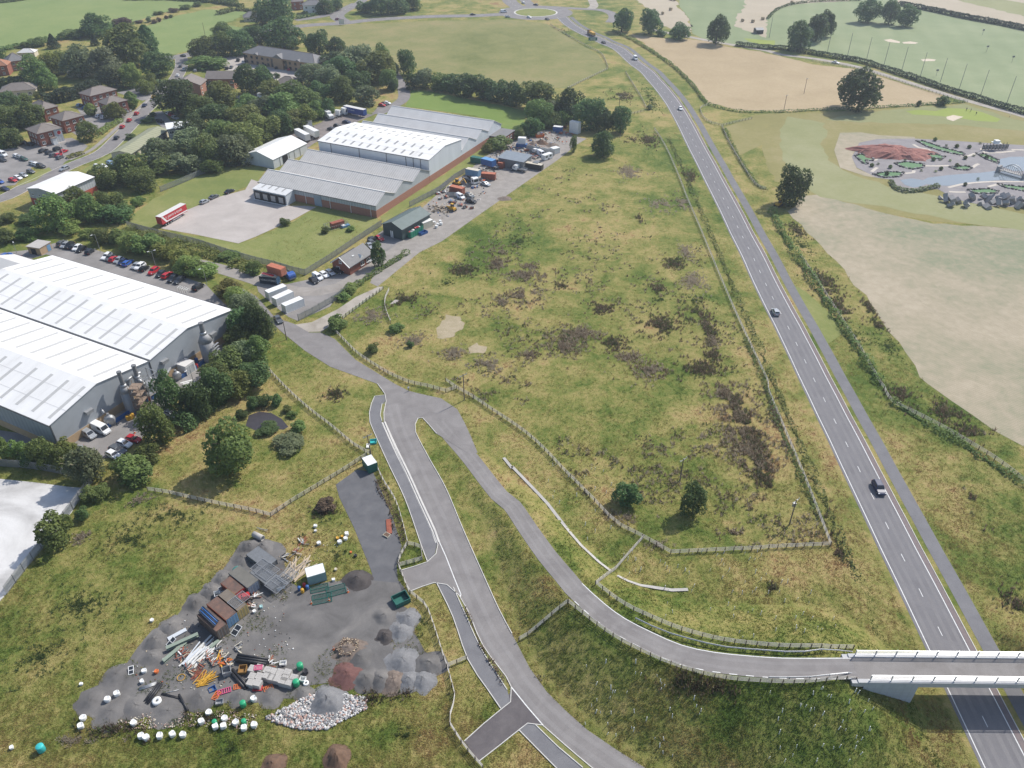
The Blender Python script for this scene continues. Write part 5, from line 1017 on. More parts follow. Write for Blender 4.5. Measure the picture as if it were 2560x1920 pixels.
for x, y, c, kd, w, d in OFC:
    dx, dy = {1:(50,-22),2:(-30,-30),3:(50,12),4:(50,14)}[d]; car(kd, c, w, T00(x,y), T00(x+dx,y+dy), G2, small=True)
G3 = 'cars parked at the depot and workshop'
for x, y, c, kd, w in [(1460,992,'white','hatch','left of the red car in the depot'),(1482,1004,'red','hatch','between white cars in the depot'),(1515,1028,'silver','estate','at the right of the depot cars'),(1385,1058,'black','suv','by the depot shrubs'),(845,1448,'white','hatch','leftmost on the grass below the workshop'),(900,1450,'white','hatch','second on the grass below the workshop'),(962,1424,'lightblue','suv','on the grass against the workshop end'),(1012,1434,'silver','hatch','half under the trees by the workshop')]: car(kd, c, w, T00(x,y), T00(x+40,y+12), G3, small=True)
G4 = 'cars parked at the tan office terrace'
for x, y, c, kd, w in [(2060,528,'black','suv','at the left end of the tan terrace'),(2105,545,'white','hatch','second in front of the tan terrace'),(1962,598,'black','hatch','under the bush left of the tan terrace'),(2000,588,'grey','saloon','beside the bush left of the tan terrace'),(2242,558,'dark','hatch','left of the tan terrace entrance'),(2297,574,'dark','saloon','second left of the tan terrace entrance'),(2392,594,'black','hatch','right in front of the tan terrace entrance'),(2500,608,'red','hatch','in front of the tan terrace')]: car(kd, c, w, T00(x,y), T00(x+20,y-30), G4, small=True)
car('van','white','half hidden in the trees below the pyramid roof', T10(55,845), T10(90,850), G4, small=True)
G5 = 'vehicles in the warehouse yard'
for x, y, c, kd, w in [(1090,918,'red','hatch','nearest of three by the warehouse drive'),(1110,908,'dark','hatch','middle of three by the warehouse drive'),(1135,900,'white','hatch','farthest of three by the warehouse drive'),(785,1064,'navy','saloon','in the middle of the warehouse yard'),(655,1124,'dark','saloon','left of two behind the tall warehouse roof'),(705,1098,'dark','hatch','right of two behind the tall warehouse roof')]: car(kd, c, w, T10(x,y), T10(x+40,y+6), G5, small=True)
for x, y, c, kd, w in [(1770,95,'silver','hatch','on the apron edge beside the lawn'),(1850,53,'grey','saloon','second on the apron edge beside the lawn'),(1985,6,'dark','saloon','farthest on the apron edge beside the lawn')]: car(kd, c, w, T01(x,y), T01(x+40,y-18), G5)
G6 = 'cars parked in a row behind the factory'
ROW = [(540,458,'grey','suv'),(568,472,'silver','hatch'),(606,478,'black','suv'),(640,484,'dark','hatch'),(672,494,'white','hatch'),(705,508,'black','hatch'),(780,528,'dark','hatch'),(925,568,'white','estate'),(952,582,'grey','hatch'),(988,592,'red','hatch'),(1030,602,'silver','hatch'),(1062,618,'navy','hatch'),(1108,626,'blue','estate'),(1178,652,'silver','hatch'),(1215,658,'white','suv'),(1250,674,'black','hatch'),(1332,698,'red','suv'),(1392,722,'dark','hatch'),(1450,732,'red','estate'),(1500,764,'dark','suv'),(1552,776,'dark','estate'),(1715,836,'black','suv')]
ORD = 'first second third fourth fifth sixth seventh eighth ninth tenth eleventh twelfth thirteenth fourteenth fifteenth sixteenth seventeenth eighteenth nineteenth twentieth'.split()+['twenty-first','twenty-second']
for k, (x, y, c, kd) in enumerate(ROW): car(kd, c, '%s from left in the row behind the factory' % ORD[k], T01(x,y), T01(x-42,y+30) if k % 3 else T01(x+42,y-30), G6)
car('hatch','blue','at the left edge above the factory annexe', T01(62,562), T01(110,540), G6); car('saloon','navy','beside the blue car above the annexe', T01(132,588), T01(90,610), G6)
G7 = 'vehicles in the factory yard'
car('van','white','backed against the factory beside the horizontal tank', T02(880,410), T02(935,435), G7); car('smallvan','silver','parked left of the white van by the factory', T02(772,452), T02(825,480), G7); car('hatch','red','in the factory yard', T02(1160,492), T02(1210,505), G7); car('hatch','white','next to the red car in the factory yard', T02(1080,532), T02(1135,550), G7); car('estate','grey','between white cars in the factory yard', T02(1022,585), T02(1070,605), G7); car('hatch','white','lowest in the factory yard by the dead tree', T02(985,628), T02(1020,645), G7); car('hatch','silver','under the tree beside the factory plant', T02(1485,272), T02(1530,290), G7); car('saloon','silver','half hidden behind bushes at the factory corner', T02(640,590), T02(600,600), G7)
G8 = 'vehicles along the yard lane'
for T_, x, y, c, kd, w, dx, dy in [(T11,195,1115,'grey','saloon','driving on the lane beside the dark trees',20,25),(T11,500,780,'black','hatch','first in front of the bungalow',30,20),(T11,535,750,'white','smallvan','beside the black car at the bungalow',30,18),(T11,590,728,'white','hatch','third in front of the bungalow',30,18),(T11,642,710,'silver','hatch','fourth in front of the bungalow',30,16),(T11,708,694,'black','estate','nearest the bungalow wall',40,18),(T11,988,598,'white','suv','outside the bungalow under the birch',35,-18),(T11,1002,560,'red','hatch','behind the birch at the bungalow',35,-18),(T11,985,478,'silver','saloon','behind the bungalow roof',30,25),(T11,1000,450,'grey','hatch','between bungalow and green shed',30,20),(T11,1012,418,'dark','hatch','nearest the green shed corner',30,-10),(T11,1068,414,'red','hatch','beside the green shed',30,14),
 (YD,1020,965,'silver','saloon','at the scrap yard entrance',80,25),(YD,690,1135,'white','smallvan','between cars in the scrap yard',70,35),(YD,815,1118,'grey','estate','right of the white van in the scrap yard',50,22),(YD,832,1195,'black','suv','at the front of the scrap yard',70,14),(YD,1752,575,'white','van','beside the corrugated screen in the scrap yard',70,40),(YD,1380,760,'dark','hatch','under the grey shelter edge',10,50)]: car(kd, c, w, T_(x,y), T_(x+dx,y+dy), G8)
car('saloon','white','on the pale golf lane below the dark hedge', T30(582,548), T30(640,560), G1, small=True)
# ---- lorries
def text(par, s, size, loc, rot, mat, ext=.01):
    c = bpy.data.curves.new('lettering', 'FONT'); c.body = s; c.size = size; c.extrude = ext; c.materials.append(mat); f = bpy.data.objects.new('lettering_curve', c); COL.objects.link(f); me = bpy.data.meshes.new_from_object(f.evaluated_get(bpy.context.evaluated_depsgraph_get())); bpy.data.objects.remove(f); return ob('lettering', me, par, loc, rot)
_tw = wheelmesh(.5, .3)
def wheels(t, xs, hw):
    for x in xs:
        for s in (-1, 1): w_ = ob('wheel', _tw[0], t, (x, s*(hw-.16), .5)); ob('rim', _tw[1], w_)
def trailer(label, a, b, L, mat, roof, band=None, words=None, ts=1.0, H=4.0, wm=None):
    A = W(a); B = W(b); an = math.atan2(B.y-A.y, B.x-A.x); t = thing('box_trailer', label, 'trailer', (A.x, A.y, .05), an, 'lorry trailers')
    MB().box(0, L, -1.25, 1.25, 1.15, H).build('box', mat, t); MB().box(-.03, L+.03, -1.28, 1.28, H, H+.06).build('roof', roof, t); MB().box(.2, L-.2, -.5, .5, .75, 1.15).build('chassis', m_steeld, t)
    wheels(t, (1.6, 2.9, 4.2), 1.25); MB().box(5.2, L-3.5, -1.24, -1.2, .5, .95).build('side_guard', m_steel, t)
    for s in (-.8, .8): MB().box(L-2.7, L-2.5, s-.08, s+.08, .05, 1.15).build('landing_leg', m_steeld, t)
    if band: MB().add([(.1,-1.265,H-.1),(1.0,-1.265,H-.1),(2.6,-1.265,1.75),(L,-1.265,1.75),(L,-1.265,1.35),(2.0,-1.265,1.35)], [(0,5,2,1),(5,4,3,2)]).build('stripe', m_white, t)
    if words: text(t, words, ts, (L*.16 if band else L*.12, -1.262, 2.5), (math.pi/2, 0, 0), wm or m_white)
    for s in (0, 1): MB().box(-.035, -.005, -1.2+s*1.21, -.01+s*1.21, 1.2, H-.05).build('rear_door', mat, t)
    return t
trailer('red box trailer with white swoosh and lettering on the apron', T01(1390,305), T01(1600,188), 13.4, m_red, m_paleroof, True, 'F. JARVIS & SONS', 1.15)
trailer('long blue box trailer with white lettering under the trees', T10(775,980), T10(960,1020), 13.4, pm('trailer_blue', (.03,.07,.30), None, 1, .45), m_paleroof, None, 'E.R.D Classic', 1.1)
trailer('left of two white box trailers with blue rear doors', T10(455,1235), T10(325,1165), 11, m_white, m_white, H=3.9); trailer('right of two white box trailers beside the white hall', T10(535,1205), T10(410,1140), 11, m_white, m_white, H=3.9)
def cab(t, x0, mat, H=3.2, w=1.22):
    b = MB().add([(x0,-w,.6),(x0+2.1,-w,.6),(x0+2.2,-w,1.4),(x0+1.9,-w,H-.3),(x0+1.5,-w,H),(x0,-w,H),(x0,w,.6),(x0+2.1,w,.6),(x0+2.2,w,1.4),(x0+1.9,w,H-.3),(x0+1.5,w,H),(x0,w,H)], [(0,1,2,3,4,5),(11,10,9,8,7,6),(1,7,8,2),(2,8,9,3),(3,9,10,4),(4,10,11,5),(5,11,6,0),(0,6,7,1)]).build('cab', mat, t)
    MB().add([(x0+2.19,-w*.9,1.55),(x0+2.19,w*.9,1.55),(x0+1.98,w*.88,H-.6),(x0+1.98,-w*.88,H-.6)], [(0,1,2,3)]).build('windscreen', m_glass, b)
    for s in (-1, 1): MB().box(x0+.9, x0+1.8, s*w-.02, s*w+.015, 1.6, H-.7).build('side_window', m_glass, b)
    MB().box(x0+2.0, x0+2.3, -w, w, .45, .85).build('bumper', m_steeld, t)
def lorry(label, a, b, body=None, L=6.0, cabm=None, H=3.2, load=None):
    A = W(a); B = W(b); an = math.atan2(B.y-A.y, B.x-A.x); t = thing('lorry', label, 'lorry', (A.x, A.y, .05), an, 'lorries and trucks')
    MB().box(-L+2, 2, -.45, .45, .6, .95).build('chassis', m_steeld, t); cab(t, 0, cabm or m_white, H); wheels(t, (1.2, -L+3.4) if L < 6.5 else (1.2, -L+3.0, -L+4.3), 1.22)
    if body == 'box': MB().box(-L+2, -.15, -1.2, 1.2, 1.0, 3.6).build('box', load or m_white, t)
    if body == 'flat':
        MB().box(-L+2, -.15, -1.2, 1.2, .95, 1.1).build('bed', m_steeld, t)
        for s in (-1, 1): MB().box(-L+2, -.15, s*1.2-.04, s*1.2+.04, 1.1, 1.55).build('dropside', load or m_steel, t)
    if body == 'load': MB().box(-L+2, -.15, -1.2, 1.2, .95, 1.1).build('bed', m_steeld, t); MB().box(-L+2.2, -.6, -1.05, 1.05, 1.1, 2.6).build('load', load, t)
    return t
lorry('left of two white tractor units in the warehouse yard', T10(705,1010), T10(745,985), None, 5.8); lorry('right of two white tractor units in the warehouse yard', T10(755,1000), T10(795,985), None, 5.8, H=3.7); lorry('white box lorry at the edge of the warehouse yard', T10(640,1030), T10(690,1055), 'box', 6.5, H=2.5); lorry('white lorry cab behind the white trailers', T10(470,1105), T10(440,1085), None, 5)
lorry('brown flatbed lorry with yellow machine climbing the far main road', T20(672,298), T20(640,280), 'load', 10, pm('brown_cab', (.16,.09,.07), None, 1, .5), 3, m_yel)
lorry('white cab skip lorry in the scrap yard', YD(860,950), YD(910,975), 'flat', 8, load=m_black); lorry('blue flatbed truck beside the red container', T11(295,745), T11(350,785), 'flat', 5.6, PAINT['blue'], 2.3, m_steel); lorry('white pickup truck below the red containers', YD(1120,735), YD(1060,715), 'flat', 5.0, None, 2.0, m_white); lorry('white tipper truck beside the grey shelter', YD(1450,775), YD(1400,765), 'flat', 6.0, None, 2.6, m_steel); lorry('white dropside truck at the back of the scrap yard', YD(1700,545), YD(1640,525), 'flat', 5.2, None, 2.1, m_steeld)
# yellow loaders
def loader(label, p, q, col, dig=False):
    a = W(p); b = W(q); t = thing('digger' if dig else 'telehandler', label, 'digger' if dig else 'loader', (a.x, a.y, .05), math.atan2(b.y-a.y, b.x-a.x), 'yellow site machines')
    MB().box(-1.6, 1.3, -.8, .8, .6, 1.4).build('body', col, t); MB().box(-.5, .7, -.75, .1, 1.4, 2.6).build('cab', m_glass, t); MB().box(-.55, .75, -.8, .15, 2.6, 2.7).build('cab_roof', col, t)
    if dig:
        for s in (-1, 1): MB().box(-1.7, 1.6, s*.95-.25, s*.95+.25, 0, .65).build('track', m_rubber, t)
        MB().bar((1.2,.4,1.2), (3.0,.4,3.2), .3).bar((3.0,.4,3.2), (4.4,.4,1.6), .25).build('arm', col, t); MB().box(4.1, 4.8, 0, .8, .8, 1.5).build('bucket', m_steeld, t)
    else:
        for x in (-1.1, 1.1):
            for s in (-1, 1): w_ = ob('wheel', _tw[0], t, (x, s*.95, .5)); ob('rim', _tw[1], w_)
        MB().bar((-1.3,.45,1.7), (2.6,.45,1.3), .3).build('boom', col, t); MB().box(2.4, 3.0, -.7, 1.0, .4, 1.0).build('bucket', m_steeld, t)
loader('yellow telehandler beside the log pile', YD(580,1300), YD(500,1270), m_yel); loader('yellow excavator behind the skip lorry', YD(650,960), YD(740,985), m_yel, True)
# ---------------------------------------------------------------- containers, skips and yard stores
def container(label, a, b, mat, L=6.06, z=0.0, top=None, door=None, H=2.59, D=2.44, words=None, group='shipping containers'):
    """a: near-left bottom corner, b: point along the long near side"""
    A = W(a, z); B = W(b, z); an = math.atan2(B.y-A.y, B.x-A.x); t = thing('shipping_container', label, 'container', (A.x, A.y, z+.05), an, group)
    mb = MB(); n = max(6, int(L/.5)); mb.box(.06, L-.06, .06, D-.06, .05, H-.05)
    mb.build('body', mat, t); rb = MB()
    for k in range(n):
        x = .12+k*(L-.24)/n
        for y in (.02, D-.06): rb.box(x, x+(L-.24)/n*.55, y, y+.04, .15, H-.15)
    rb.build('corrugation', mat, t, kind='stuff'); fr = MB()
    for x in (0, L-.1):
        for y in (0, D-.1): fr.box(x, x+.1, y, y+.1, 0, H)
    for y in (0, D-.08):
        for zz in (0, H-.1): fr.box(0, L, y, y+.08, zz, zz+.1)
    fr.build('frame', mat, t); MB().box(.05, L-.05, .05, D-.05, H-.05, H+.0).build('roof', top or mat, t)
    for k in (0, 1):
        d = MB().box(L-.02, L+.02, .1+k*1.13, 1.2+k*1.13, .12, H-.12).build('door', door or mat, t)
        for q in (.25, .75): MB().box(L+.02, L+.05, .1+k*1.13+q*1.1-.02, .1+k*1.13+q*1.1+.02, .12, H-.12).build('lock_rod', m_steel, d)
    if words: text(t, words, .8, (.5, -.02, H*.45), (math.pi/2, 0, 0), m_white)
    return t
m_navyc = pm('dark_navy_steel', (.035,.05,.075), (.028,.04,.06), 1, .6); m_ruso = pm('orange_container', (.48,.17,.10), (.38,.125,.07), 1.2, .7)
container('dark navy container with white lettering and red kayaks on top', BG(70,610), BG(300,640), m_navyc, door=m_lblue, top=m_cream, words='KOALE STEREO')
container('navy container under the orange one by the palisade fence', BG(200,430), BG(430,500), m_navyc, door=m_blue); container('orange container stacked on the navy one', BG(200,430), BG(430,500), m_ruso, z=2.6)
bt = thing('boat_hull', 'red and white boat hull lying on the navy container', 'boat', W(BG(110,450), 2.7), math.atan2(-.45, .9))
MB().add([(0,-.6,.5),(4.8,-.7,.5),(5.4,0,.55),(4.8,.7,.5),(0,.6,.5),(.3,-.3,0),(4.5,-.3,0),(4.5,.3,0),(.3,.3,0)], [(0,1,6,5),(1,2,6),(2,3,7,6),(3,4,8,7),(4,0,5,8),(8,5,6,7)]).build('hull', m_white, bt); MB().box(.1,4.7,-.55,.55,.45,.52).build('deck', m_red, bt)
for k, (a, b, l) in enumerate(((BG(240,910), BG(470,820), 'smallest and farthest of three white site cabins'), (BG(370,1020), BG(630,900), 'middle of three white site cabins'), (BG(530,1140), BG(790,1030), 'nearest of three white site cabins on the forecourt'))): container(l, a, b, m_white, L=6.5, door=m_clad2, H=2.6, group='white site cabins')
container('blue container on top of the rusty red pair', YD(1105,730), YD(1180,695), m_blue, z=2.6, L=3.0, D=6, top=pm('sky_blue_roof', (.14,.32,.58), None, 1, .5)); container('rusty red container under the blue one', YD(990,700), YD(1240,745), m_rust, L=6.1); container('rusty red container with pale roof by the grey shelter', YD(1245,755), YD(1325,700), m_rust, L=6, top=m_ruso)
container('blue grey container with rusty roof in the scrap yard stack', YD(755,830), YD(935,865), m_lblue, z=2.6, L=6, top=m_cream); container('red container beneath the blue grey one', YD(755,830), YD(935,865), m_rust, L=6); container('red container with pale roof at the yard stack front', YD(960,890), YD(1090,900), m_rust, L=6, top=m_ruso); container('red container behind the skip lorry', YD(545,1060), YD(740,1105), m_rust, L=6, top=m_ruso)
container('dark container row end beside the grey shelter', YD(1530,740), YD(1700,770), m_black, L=8, top=m_cream, H=2.4); container('grey container by the lane at the shelter', YD(1705,755), YD(1760,715), m_steeld, L=3)
container('green cabin behind the warehouse grass', YD(820,665), YD(905,680), m_teal, L=5, H=2.4); container('bright blue store at the top of the scrap yard', YD(1905,265), YD(2000,275), m_blue, L=4.5, top=m_white, H=2.6); container('tall white stacked cabin at the top of the scrap yard', YD(2120,270), YD(2210,290), m_white, L=5, H=5.4); container('small white cabin on the blue store', YD(1445,425), YD(1540,430), m_white, L=3.6, H=2.8, z=1.5); container('low blue store under the white cabin', YD(1420,470), YD(1560,480), m_blue, L=5, H=1.6); container('white kiosk at the end of the corrugated screen', YD(1915,560), YD(2000,540), m_white, L=3.6, H=2.4, D=3)
p = W(YD(1560,510)); q = W(YD(1930,575)); d = q-p; t = thing('corrugated_screen', 'grey corrugated screen in front of the spoil heaps', 'fence', p, math.atan2(d.y, d.x))
for k in range(9): MB().box(k*d.length/9, (k+1)*d.length/9-.04, -.05, .05, 0, 2.6+.2*(k % 2)).build('panel', m_steel, t)
def skip(label, a, b, mat, L=6, D=2.4, H=2.2, fill=None):
    A = W(a); B = W(b); an = math.atan2(B.y-A.y, B.x-A.x); t = thing('skip', label, 'skip', (A.x, A.y, .05), an, 'waste skips'); w = MB()
    w.box(0,L,0,.1,0,H).box(0,L,D-.1,D,0,H).box(0,.1,.1,D-.1,0,H).box(L-.1,L,.1,D-.1,0,H).box(.1,L-.1,.1,D-.1,0,.1); w.build('shell', mat, t)
    rb = MB()
    for k in range(6): rb.box(.3+k*L/6, .42+k*L/6, -.06, 0, 0, H)
    rb.build('ribs', mat, t)
    if fill: jumble(t, L, D, H-.3, fill)
    return t
def jumble(t, L, D, z, mats, n=14, s=.6):
    for k in range(n):
        m = mats[k % len(mats)]; M = Matrix.Translation((random.uniform(.5, L-.5), random.uniform(.4, D-.4), z+random.uniform(0,.4)))@Matrix.Rotation(random.uniform(0,3), 4, 'Z')@Matrix.Rotation(random.uniform(-.6,.6), 4, 'X')
        a = random.uniform(.4, 1.2)*s; MB().box(-a, a, -a*.6, a*.6, -.15, .15, 0, M).build('rubbish', m, t)
m_gskip = pm('green_skip', (.03,.24,.15), (.02,.18,.11), 1, .5)
skip('green skip heaped with rubbish beside the green shed', T11(1340,405), T11(1430,355), m_gskip, 7, 2.6, 2.3, [m_white, m_blue, m_cream, m_red, m_steel]); skip('orange skip at the top of the scrap yard', YD(1690,345), YD(1800,335), m_orange, 4, 2, 1.4, [m_wood]); skip('dark green open box at the builders yard gate', T13(1215,285), T13(1310,240), m_teal, 3.0, 2.4, 1.1)
skip('blue car trailer beside the green skip', T11(1430,380), T11(1500,350), m_blue, 3.2, 1.7, .9); skip('grey tipping trailer in the scrap yard', YD(500,1115), YD(610,1120), m_steel, 3.5, 2, 1.2)
bx = boxthing('lorry_box', 'cream lorry box body beside the green skip', None, T11(1450,330), T11(1525,300), 4.5, 2.3, 2.6, m_cream, 'lorry body'); MB().box(-.05,4.55,-.05,2.35,2.6,2.7).build('roof', m_white, bx)
cv = boxthing('caravan', 'white caravan beside the yard lane', None, YD(1800,640), YD(1890,610), 5, 2.2, 2.2, m_white, 'caravan', .3); MB().box(.6,1.8,-.03,-.005,1.0,1.7).build('window', m_glass, cv); MB().box(3,4.2,-.03,-.005,1.0,1.7).build('window', m_glass, cv)
w_ = ob('wheel', _tw[0], cv, (2.5,.05,.1)); ob('rim', _tw[1], w_)
# fenced tank compound in the warehouse grass
cp = thing('tank_compound', 'rusty tank inside a small grey railed compound on the grass', 'tank', W(WF(1370,1230)), R(38))
for a, b in (((0,0),(8,0)),((8,0),(8,4)),((8,4),(0,4)),((0,4),(0,0))):
    n = int(max(abs(b[0]-a[0]), abs(b[1]-a[1]))/.8); m = MB()
    for k in range(n+1): f = k/n; m.box(a[0]+(b[0]-a[0])*f-.04, a[0]+(b[0]-a[0])*f+.04, a[1]+(b[1]-a[1])*f-.04, a[1]+(b[1]-a[1])*f+.04, 0, 1.8)
    m.bar((a[0],a[1],1.7), (b[0],b[1],1.7), .08).bar((a[0],a[1],.5), (b[0],b[1],.5), .08); m.build('railing', m_steel, cp)
MB().box(2,7,1,3,.4,2.2).build('tank', m_rust, cp)
bk = boxthing('blue_crates', 'blue and white crates on the grass by the compound', None, WF(1580,1180), WF(1700,1140), 3.2, 1.4, .8, m_lblue, 'crates'); MB().box(.2,1.4,.1,1.3,.8,1.0).build('lid', m_white, bk)
# ---------------------------------------------------------------- heaps
def heap(label, p, w, h, mat, ex=1.0, rz=0, z=0, rough=.12, seed=0):
    """spoil heap: low uneven cone"""
    a = WG(p); h *= .62; w *= .8; rng = np.random.default_rng(seed+int(p[0])); n = 22; m = 8; vs = []; fs = []
    ph = rng.random(5)*6.28; am = rng.random(5)*.12
    for j in range(m+1):
        r = 1-j/m
        for k in range(n):
            t = 2*math.pi*k/n; rr = r*(1+sum(am[i]*math.sin((i+2)*t+ph[i]) for i in range(5))*.6)
            q_ = 1-r; zz = q_*q_*(3-2*q_)+rng.normal(0, rough*.5)*(0 if j == 0 else 1)
            vs.append((rr*w/2*math.cos(t), rr*w/2*ex*math.sin(t), max(-.03, zz*h-.03 if j else -.08)))
    for j in range(m):
        for k in range(n): fs.append((j*n+k, j*n+(k+1)%n, (j+1)*n+(k+1)%n, (j+1)*n+k))
    fs.append(tuple(m*n+k for k in range(n)))
    return MB().add(vs, fs).build('spoil_heap', mat, None, True, loc=(a.x, a.y, a.z+.05), rz=rz, label=label, cat='heap', group='heaps of gravel and soil')
def heapmat(name, a, b): return pm(name, a, b, 1.6, .95, .9, wpos=True)
h_gr = m_gravel; h_lg = heapmat('light_gravel', (.22,.22,.225), (.16,.16,.165)); h_dk = heapmat('dark_soil', (.085,.075,.072), (.06,.052,.05)); h_rd = heapmat('red_sand', (.17,.085,.075), (.12,.06,.055)); h_br = heapmat('brown_soil', (.17,.105,.07), (.11,.07,.05)); h_mx = heapmat('brown_rubble', (.22,.175,.145), (.12,.095,.08))
HP = [(T03(790,1090),7,1.0,h_gr,'broad grey gravel heap at the yard tip'),(T03(960,1180),8,.9,h_gr,'grey gravel heap below the white bags at the yard tip'),(T03(1180,1130),7,1.0,h_gr,'grey gravel heap left of the black pipes'),(T03(1460,1180),7.5,.9,h_gr,'grey gravel heap below the single black pipe'),(T03(1345,570),7,1.6,h_gr,'steep dark heap beside the green girders'),(T03(1320,700),6.5,1.2,h_gr,'grey heap below the green girders'),(T03(1010,860),7,.9,h_gr,'grey heap at the edge of the grass'),(T03(1690,240),6.5,1.3,h_gr,'grey heap behind the brown container'),(T03(1480,440),6,1.3,h_gr,'grey heap left of the brown container'),(T03(1830,130),5.5,1.2,h_gr,'grey heap behind the rusty container'),(T03(1740,1060),6.5,.9,h_gr,'grey heap left of the pink barriers'),(T03(2080,1040),6,1.0,h_gr,'grey heap below the orange barriers'),
 (J1(1290,350),6.5,1.6,h_gr,'dark grey heap below the concrete pipe'),(J1(1470,370),6,1.4,h_gr,'grey heap with pale streak near the timber'),(J1(1190,520),6,1.3,h_gr,'grey heap behind the mesh panels'),(J1(930,770),5.5,1.2,h_gr,'grey heap beside the round green tank'),(J1(760,940),5.5,1.2,h_gr,'grey heap behind the white crates'),
 (T13(620,1090),8.5,2.6,h_lg,'pale gravel cone in the middle of the white rubble'),(T13(130,1040),6,1.0,h_gr,'dark heap right of the block stacks'),(T13(410,1010),5,.8,h_gr,'dark heap above the white rubble'),(T13(785,860),8,1.6,h_rd,'dark red sand heap in the gravel bays'),(T13(950,900),6.5,1.6,h_gr,'grey gravel bay heap next to the red sand'),(T13(1080,905),6.5,1.7,h_gr,'second grey bay heap from the red sand'),(T13(1190,915),7,1.7,h_mx,'brownish bay heap in the middle of the row'),(T13(1320,905),7,1.7,h_lg,'pale bay heap right of the brownish one'),(T13(1440,900),6.5,1.5,h_lg,'last pale bay heap at the right of the row'),(T13(1270,745),9,1.8,h_lg,'broad pale gravel heap above the bay row'),(T13(1500,770),7.5,1.8,h_gr,'dark gravel heap at the right fence'),(T13(905,710),7,1.0,h_gr,'low grey heap below the brown rubble'),(T13(800,640),8.5,1.4,h_mx,'brown stony rubble heap in the open yard'),(T13(875,40),7,1.9,h_dk,'dark soil heap at the foot of the gravel strip'),(T13(1250,480),6.5,1.5,h_lg,'pale gravel heap below the dark green box'),(T13(1310,370),6.5,1.4,h_lg,'pale gravel heap right beside the weeds'),(T13(1110,350),6,1.3,h_gr,'lumpy grey heap left of the pale gravel'),(T13(1120,525),5,1.4,h_dk,'small dark brown heap in the yard'),(T13(700,1580),6.4,2.6,h_br,'big brown soil heap at the bottom edge'),(T13(150,1650),6,2.0,h_br,'brown soil heap cut by the bottom edge'),
 (YD(1760,410),9,2.4,h_br,'brown spoil heap in the scrap yard'),(YD(1650,420),7,1.8,h_mx,'pale rubble heap behind the corrugated screen'),(YD(1900,440),8,1.6,h_mx,'low rubble heap at the scrap yard end'),(YD(1270,1140),7,.7,h_mx,'low pinkish heap beside the yard lane')]
for k, (p, w, h, m, l) in enumerate(HP): heap(l, p, w, h, m, .8+.3*random.random(), random.uniform(0,3), seed=k)
def rocks(name, label, poly, n, s0, s1, mats, kindcol=None, zf=None):
    P = [WG(p) for p in poly]; xs = [p.x for p in P]; ys = [p.y for p in P]; V = []; Fc = []; c = 0; mi = []
    base = np.array([(-1,-1,-.6),(1,-1,-.6),(1,1,-.6),(-1,1,-.6),(-.7,-.7,.7),(.7,-.7,.7),(.7,.7,.7),(-.7,.7,.7)]); bf = np.array([(3,2,1,0),(4,5,6,7),(0,1,5,4),(1,2,6,5),(2,3,7,6),(3,0,4,7)])
    while c < n:
        x, y = random.uniform(min(xs), max(xs)), random.uniform(min(ys), max(ys))
        if not inpoly(np.array([x]), np.array([y]), [(p.x, p.y) for p in P])[0]: continue
        s = random.uniform(s0, s1); A = Matrix.Rotation(random.uniform(0,6.28), 3, 'Z')@Matrix.Rotation(random.uniform(-.5,.5), 3, 'X')
        b = (base*RNG.uniform(.5, 1.2, (8,1))*np.array([1, random.uniform(.5,1), random.uniform(.4,.9)])*s)@np.array(A).T+np.array([x, y, .1+s*.3+(zf(x,y) if zf else 0)])
        V.append(b); Fc.append(bf+8*c); mi += [random.randrange(len(mats))]*6; c += 1
    me = npmesh(name, np.concatenate(V), np.concatenate(Fc), mats); me.polygons.foreach_set('material_index', mi)
    return ob(name, me, label=label, cat='rubble', kind='stuff')
rocks('white_rubble', 'scattered white broken concrete around the pale gravel cone', [T13(80,1230), T13(300,1120), T13(450,1030), T13(700,1020), T13(960,1050), T13(960,1150), T13(800,1230), T13(600,1330), T13(380,1330), T13(200,1280)], 2600, .08, .3, [pm('chalky_rubble', (.66,.65,.63), (.5,.49,.48), 2, .9), pm('pale_rubble', (.58,.56,.53), None, 2, .9), pm('pink_rubble', (.45,.30,.25), None, 2, .9), h_lg, pm('grey_rubble', (.40,.39,.385), None, 2, .9)])
rocks('brown_stones', 'small brown stones over the rubble heap in the yard', [T13(690,640), T13(760,550), T13(880,560), T13(900,620), T13(820,700), T13(720,700)], 500, .06, .16, [h_br, h_mx, m_woodp], zf=lambda x, y: .5)
rocks('brick_scraps', 'thin scatter of brick scraps in the weeds below the yard', [T03(870,1290), T03(1300,1180), T03(1500,1200), T03(1900,1160), T03(2212,1200), T03(2212,1340), T03(1700,1300), T03(1100,1330)], 500, .05, .16, [pm('pink_rubble2', (.42,.30,.26), None, 2, .9), m_cream])
# ---------------------------------------------------------------- builders' yard: loose things
def at(o, p, rz=0, z=.05): v = WG(p); o.location = (v.x, v.y, v.z+z); o.rotation_euler[2] = rz; return o
def bagmesh(seed):
    rng = np.random.default_rng(seed); b = MB(); n = 12; prof = [(.40,0),(.44,.1),(.45,.4),(.45,.72),(.42,.86),(.36,.84),(.12,.72)]; vs = []; fs = []
    for j, (r, z) in enumerate(prof):
        for k in range(n):
            t = 2*math.pi*k/n; sq = 1/max(abs(math.cos(t)), abs(math.sin(t)))**.95; rr = r*sq*(1+rng.normal(0,.05)); vs.append((rr*math.cos(t), rr*math.sin(t), z+rng.normal(0,.03)*(j > 0)))
    for j in range(len(prof)-1):
        for k in range(n): fs.append((j*n+k, j*n+(k+1)%n, (j+1)*n+(k+1)%n, (j+1)*n+k))
    fs.append(tuple((len(prof)-1)*n+k for k in range(n))); return b.add(vs, fs).mesh('bulk_bag', m_white, True)
BM = [bagmesh(k) for k in range(4)]
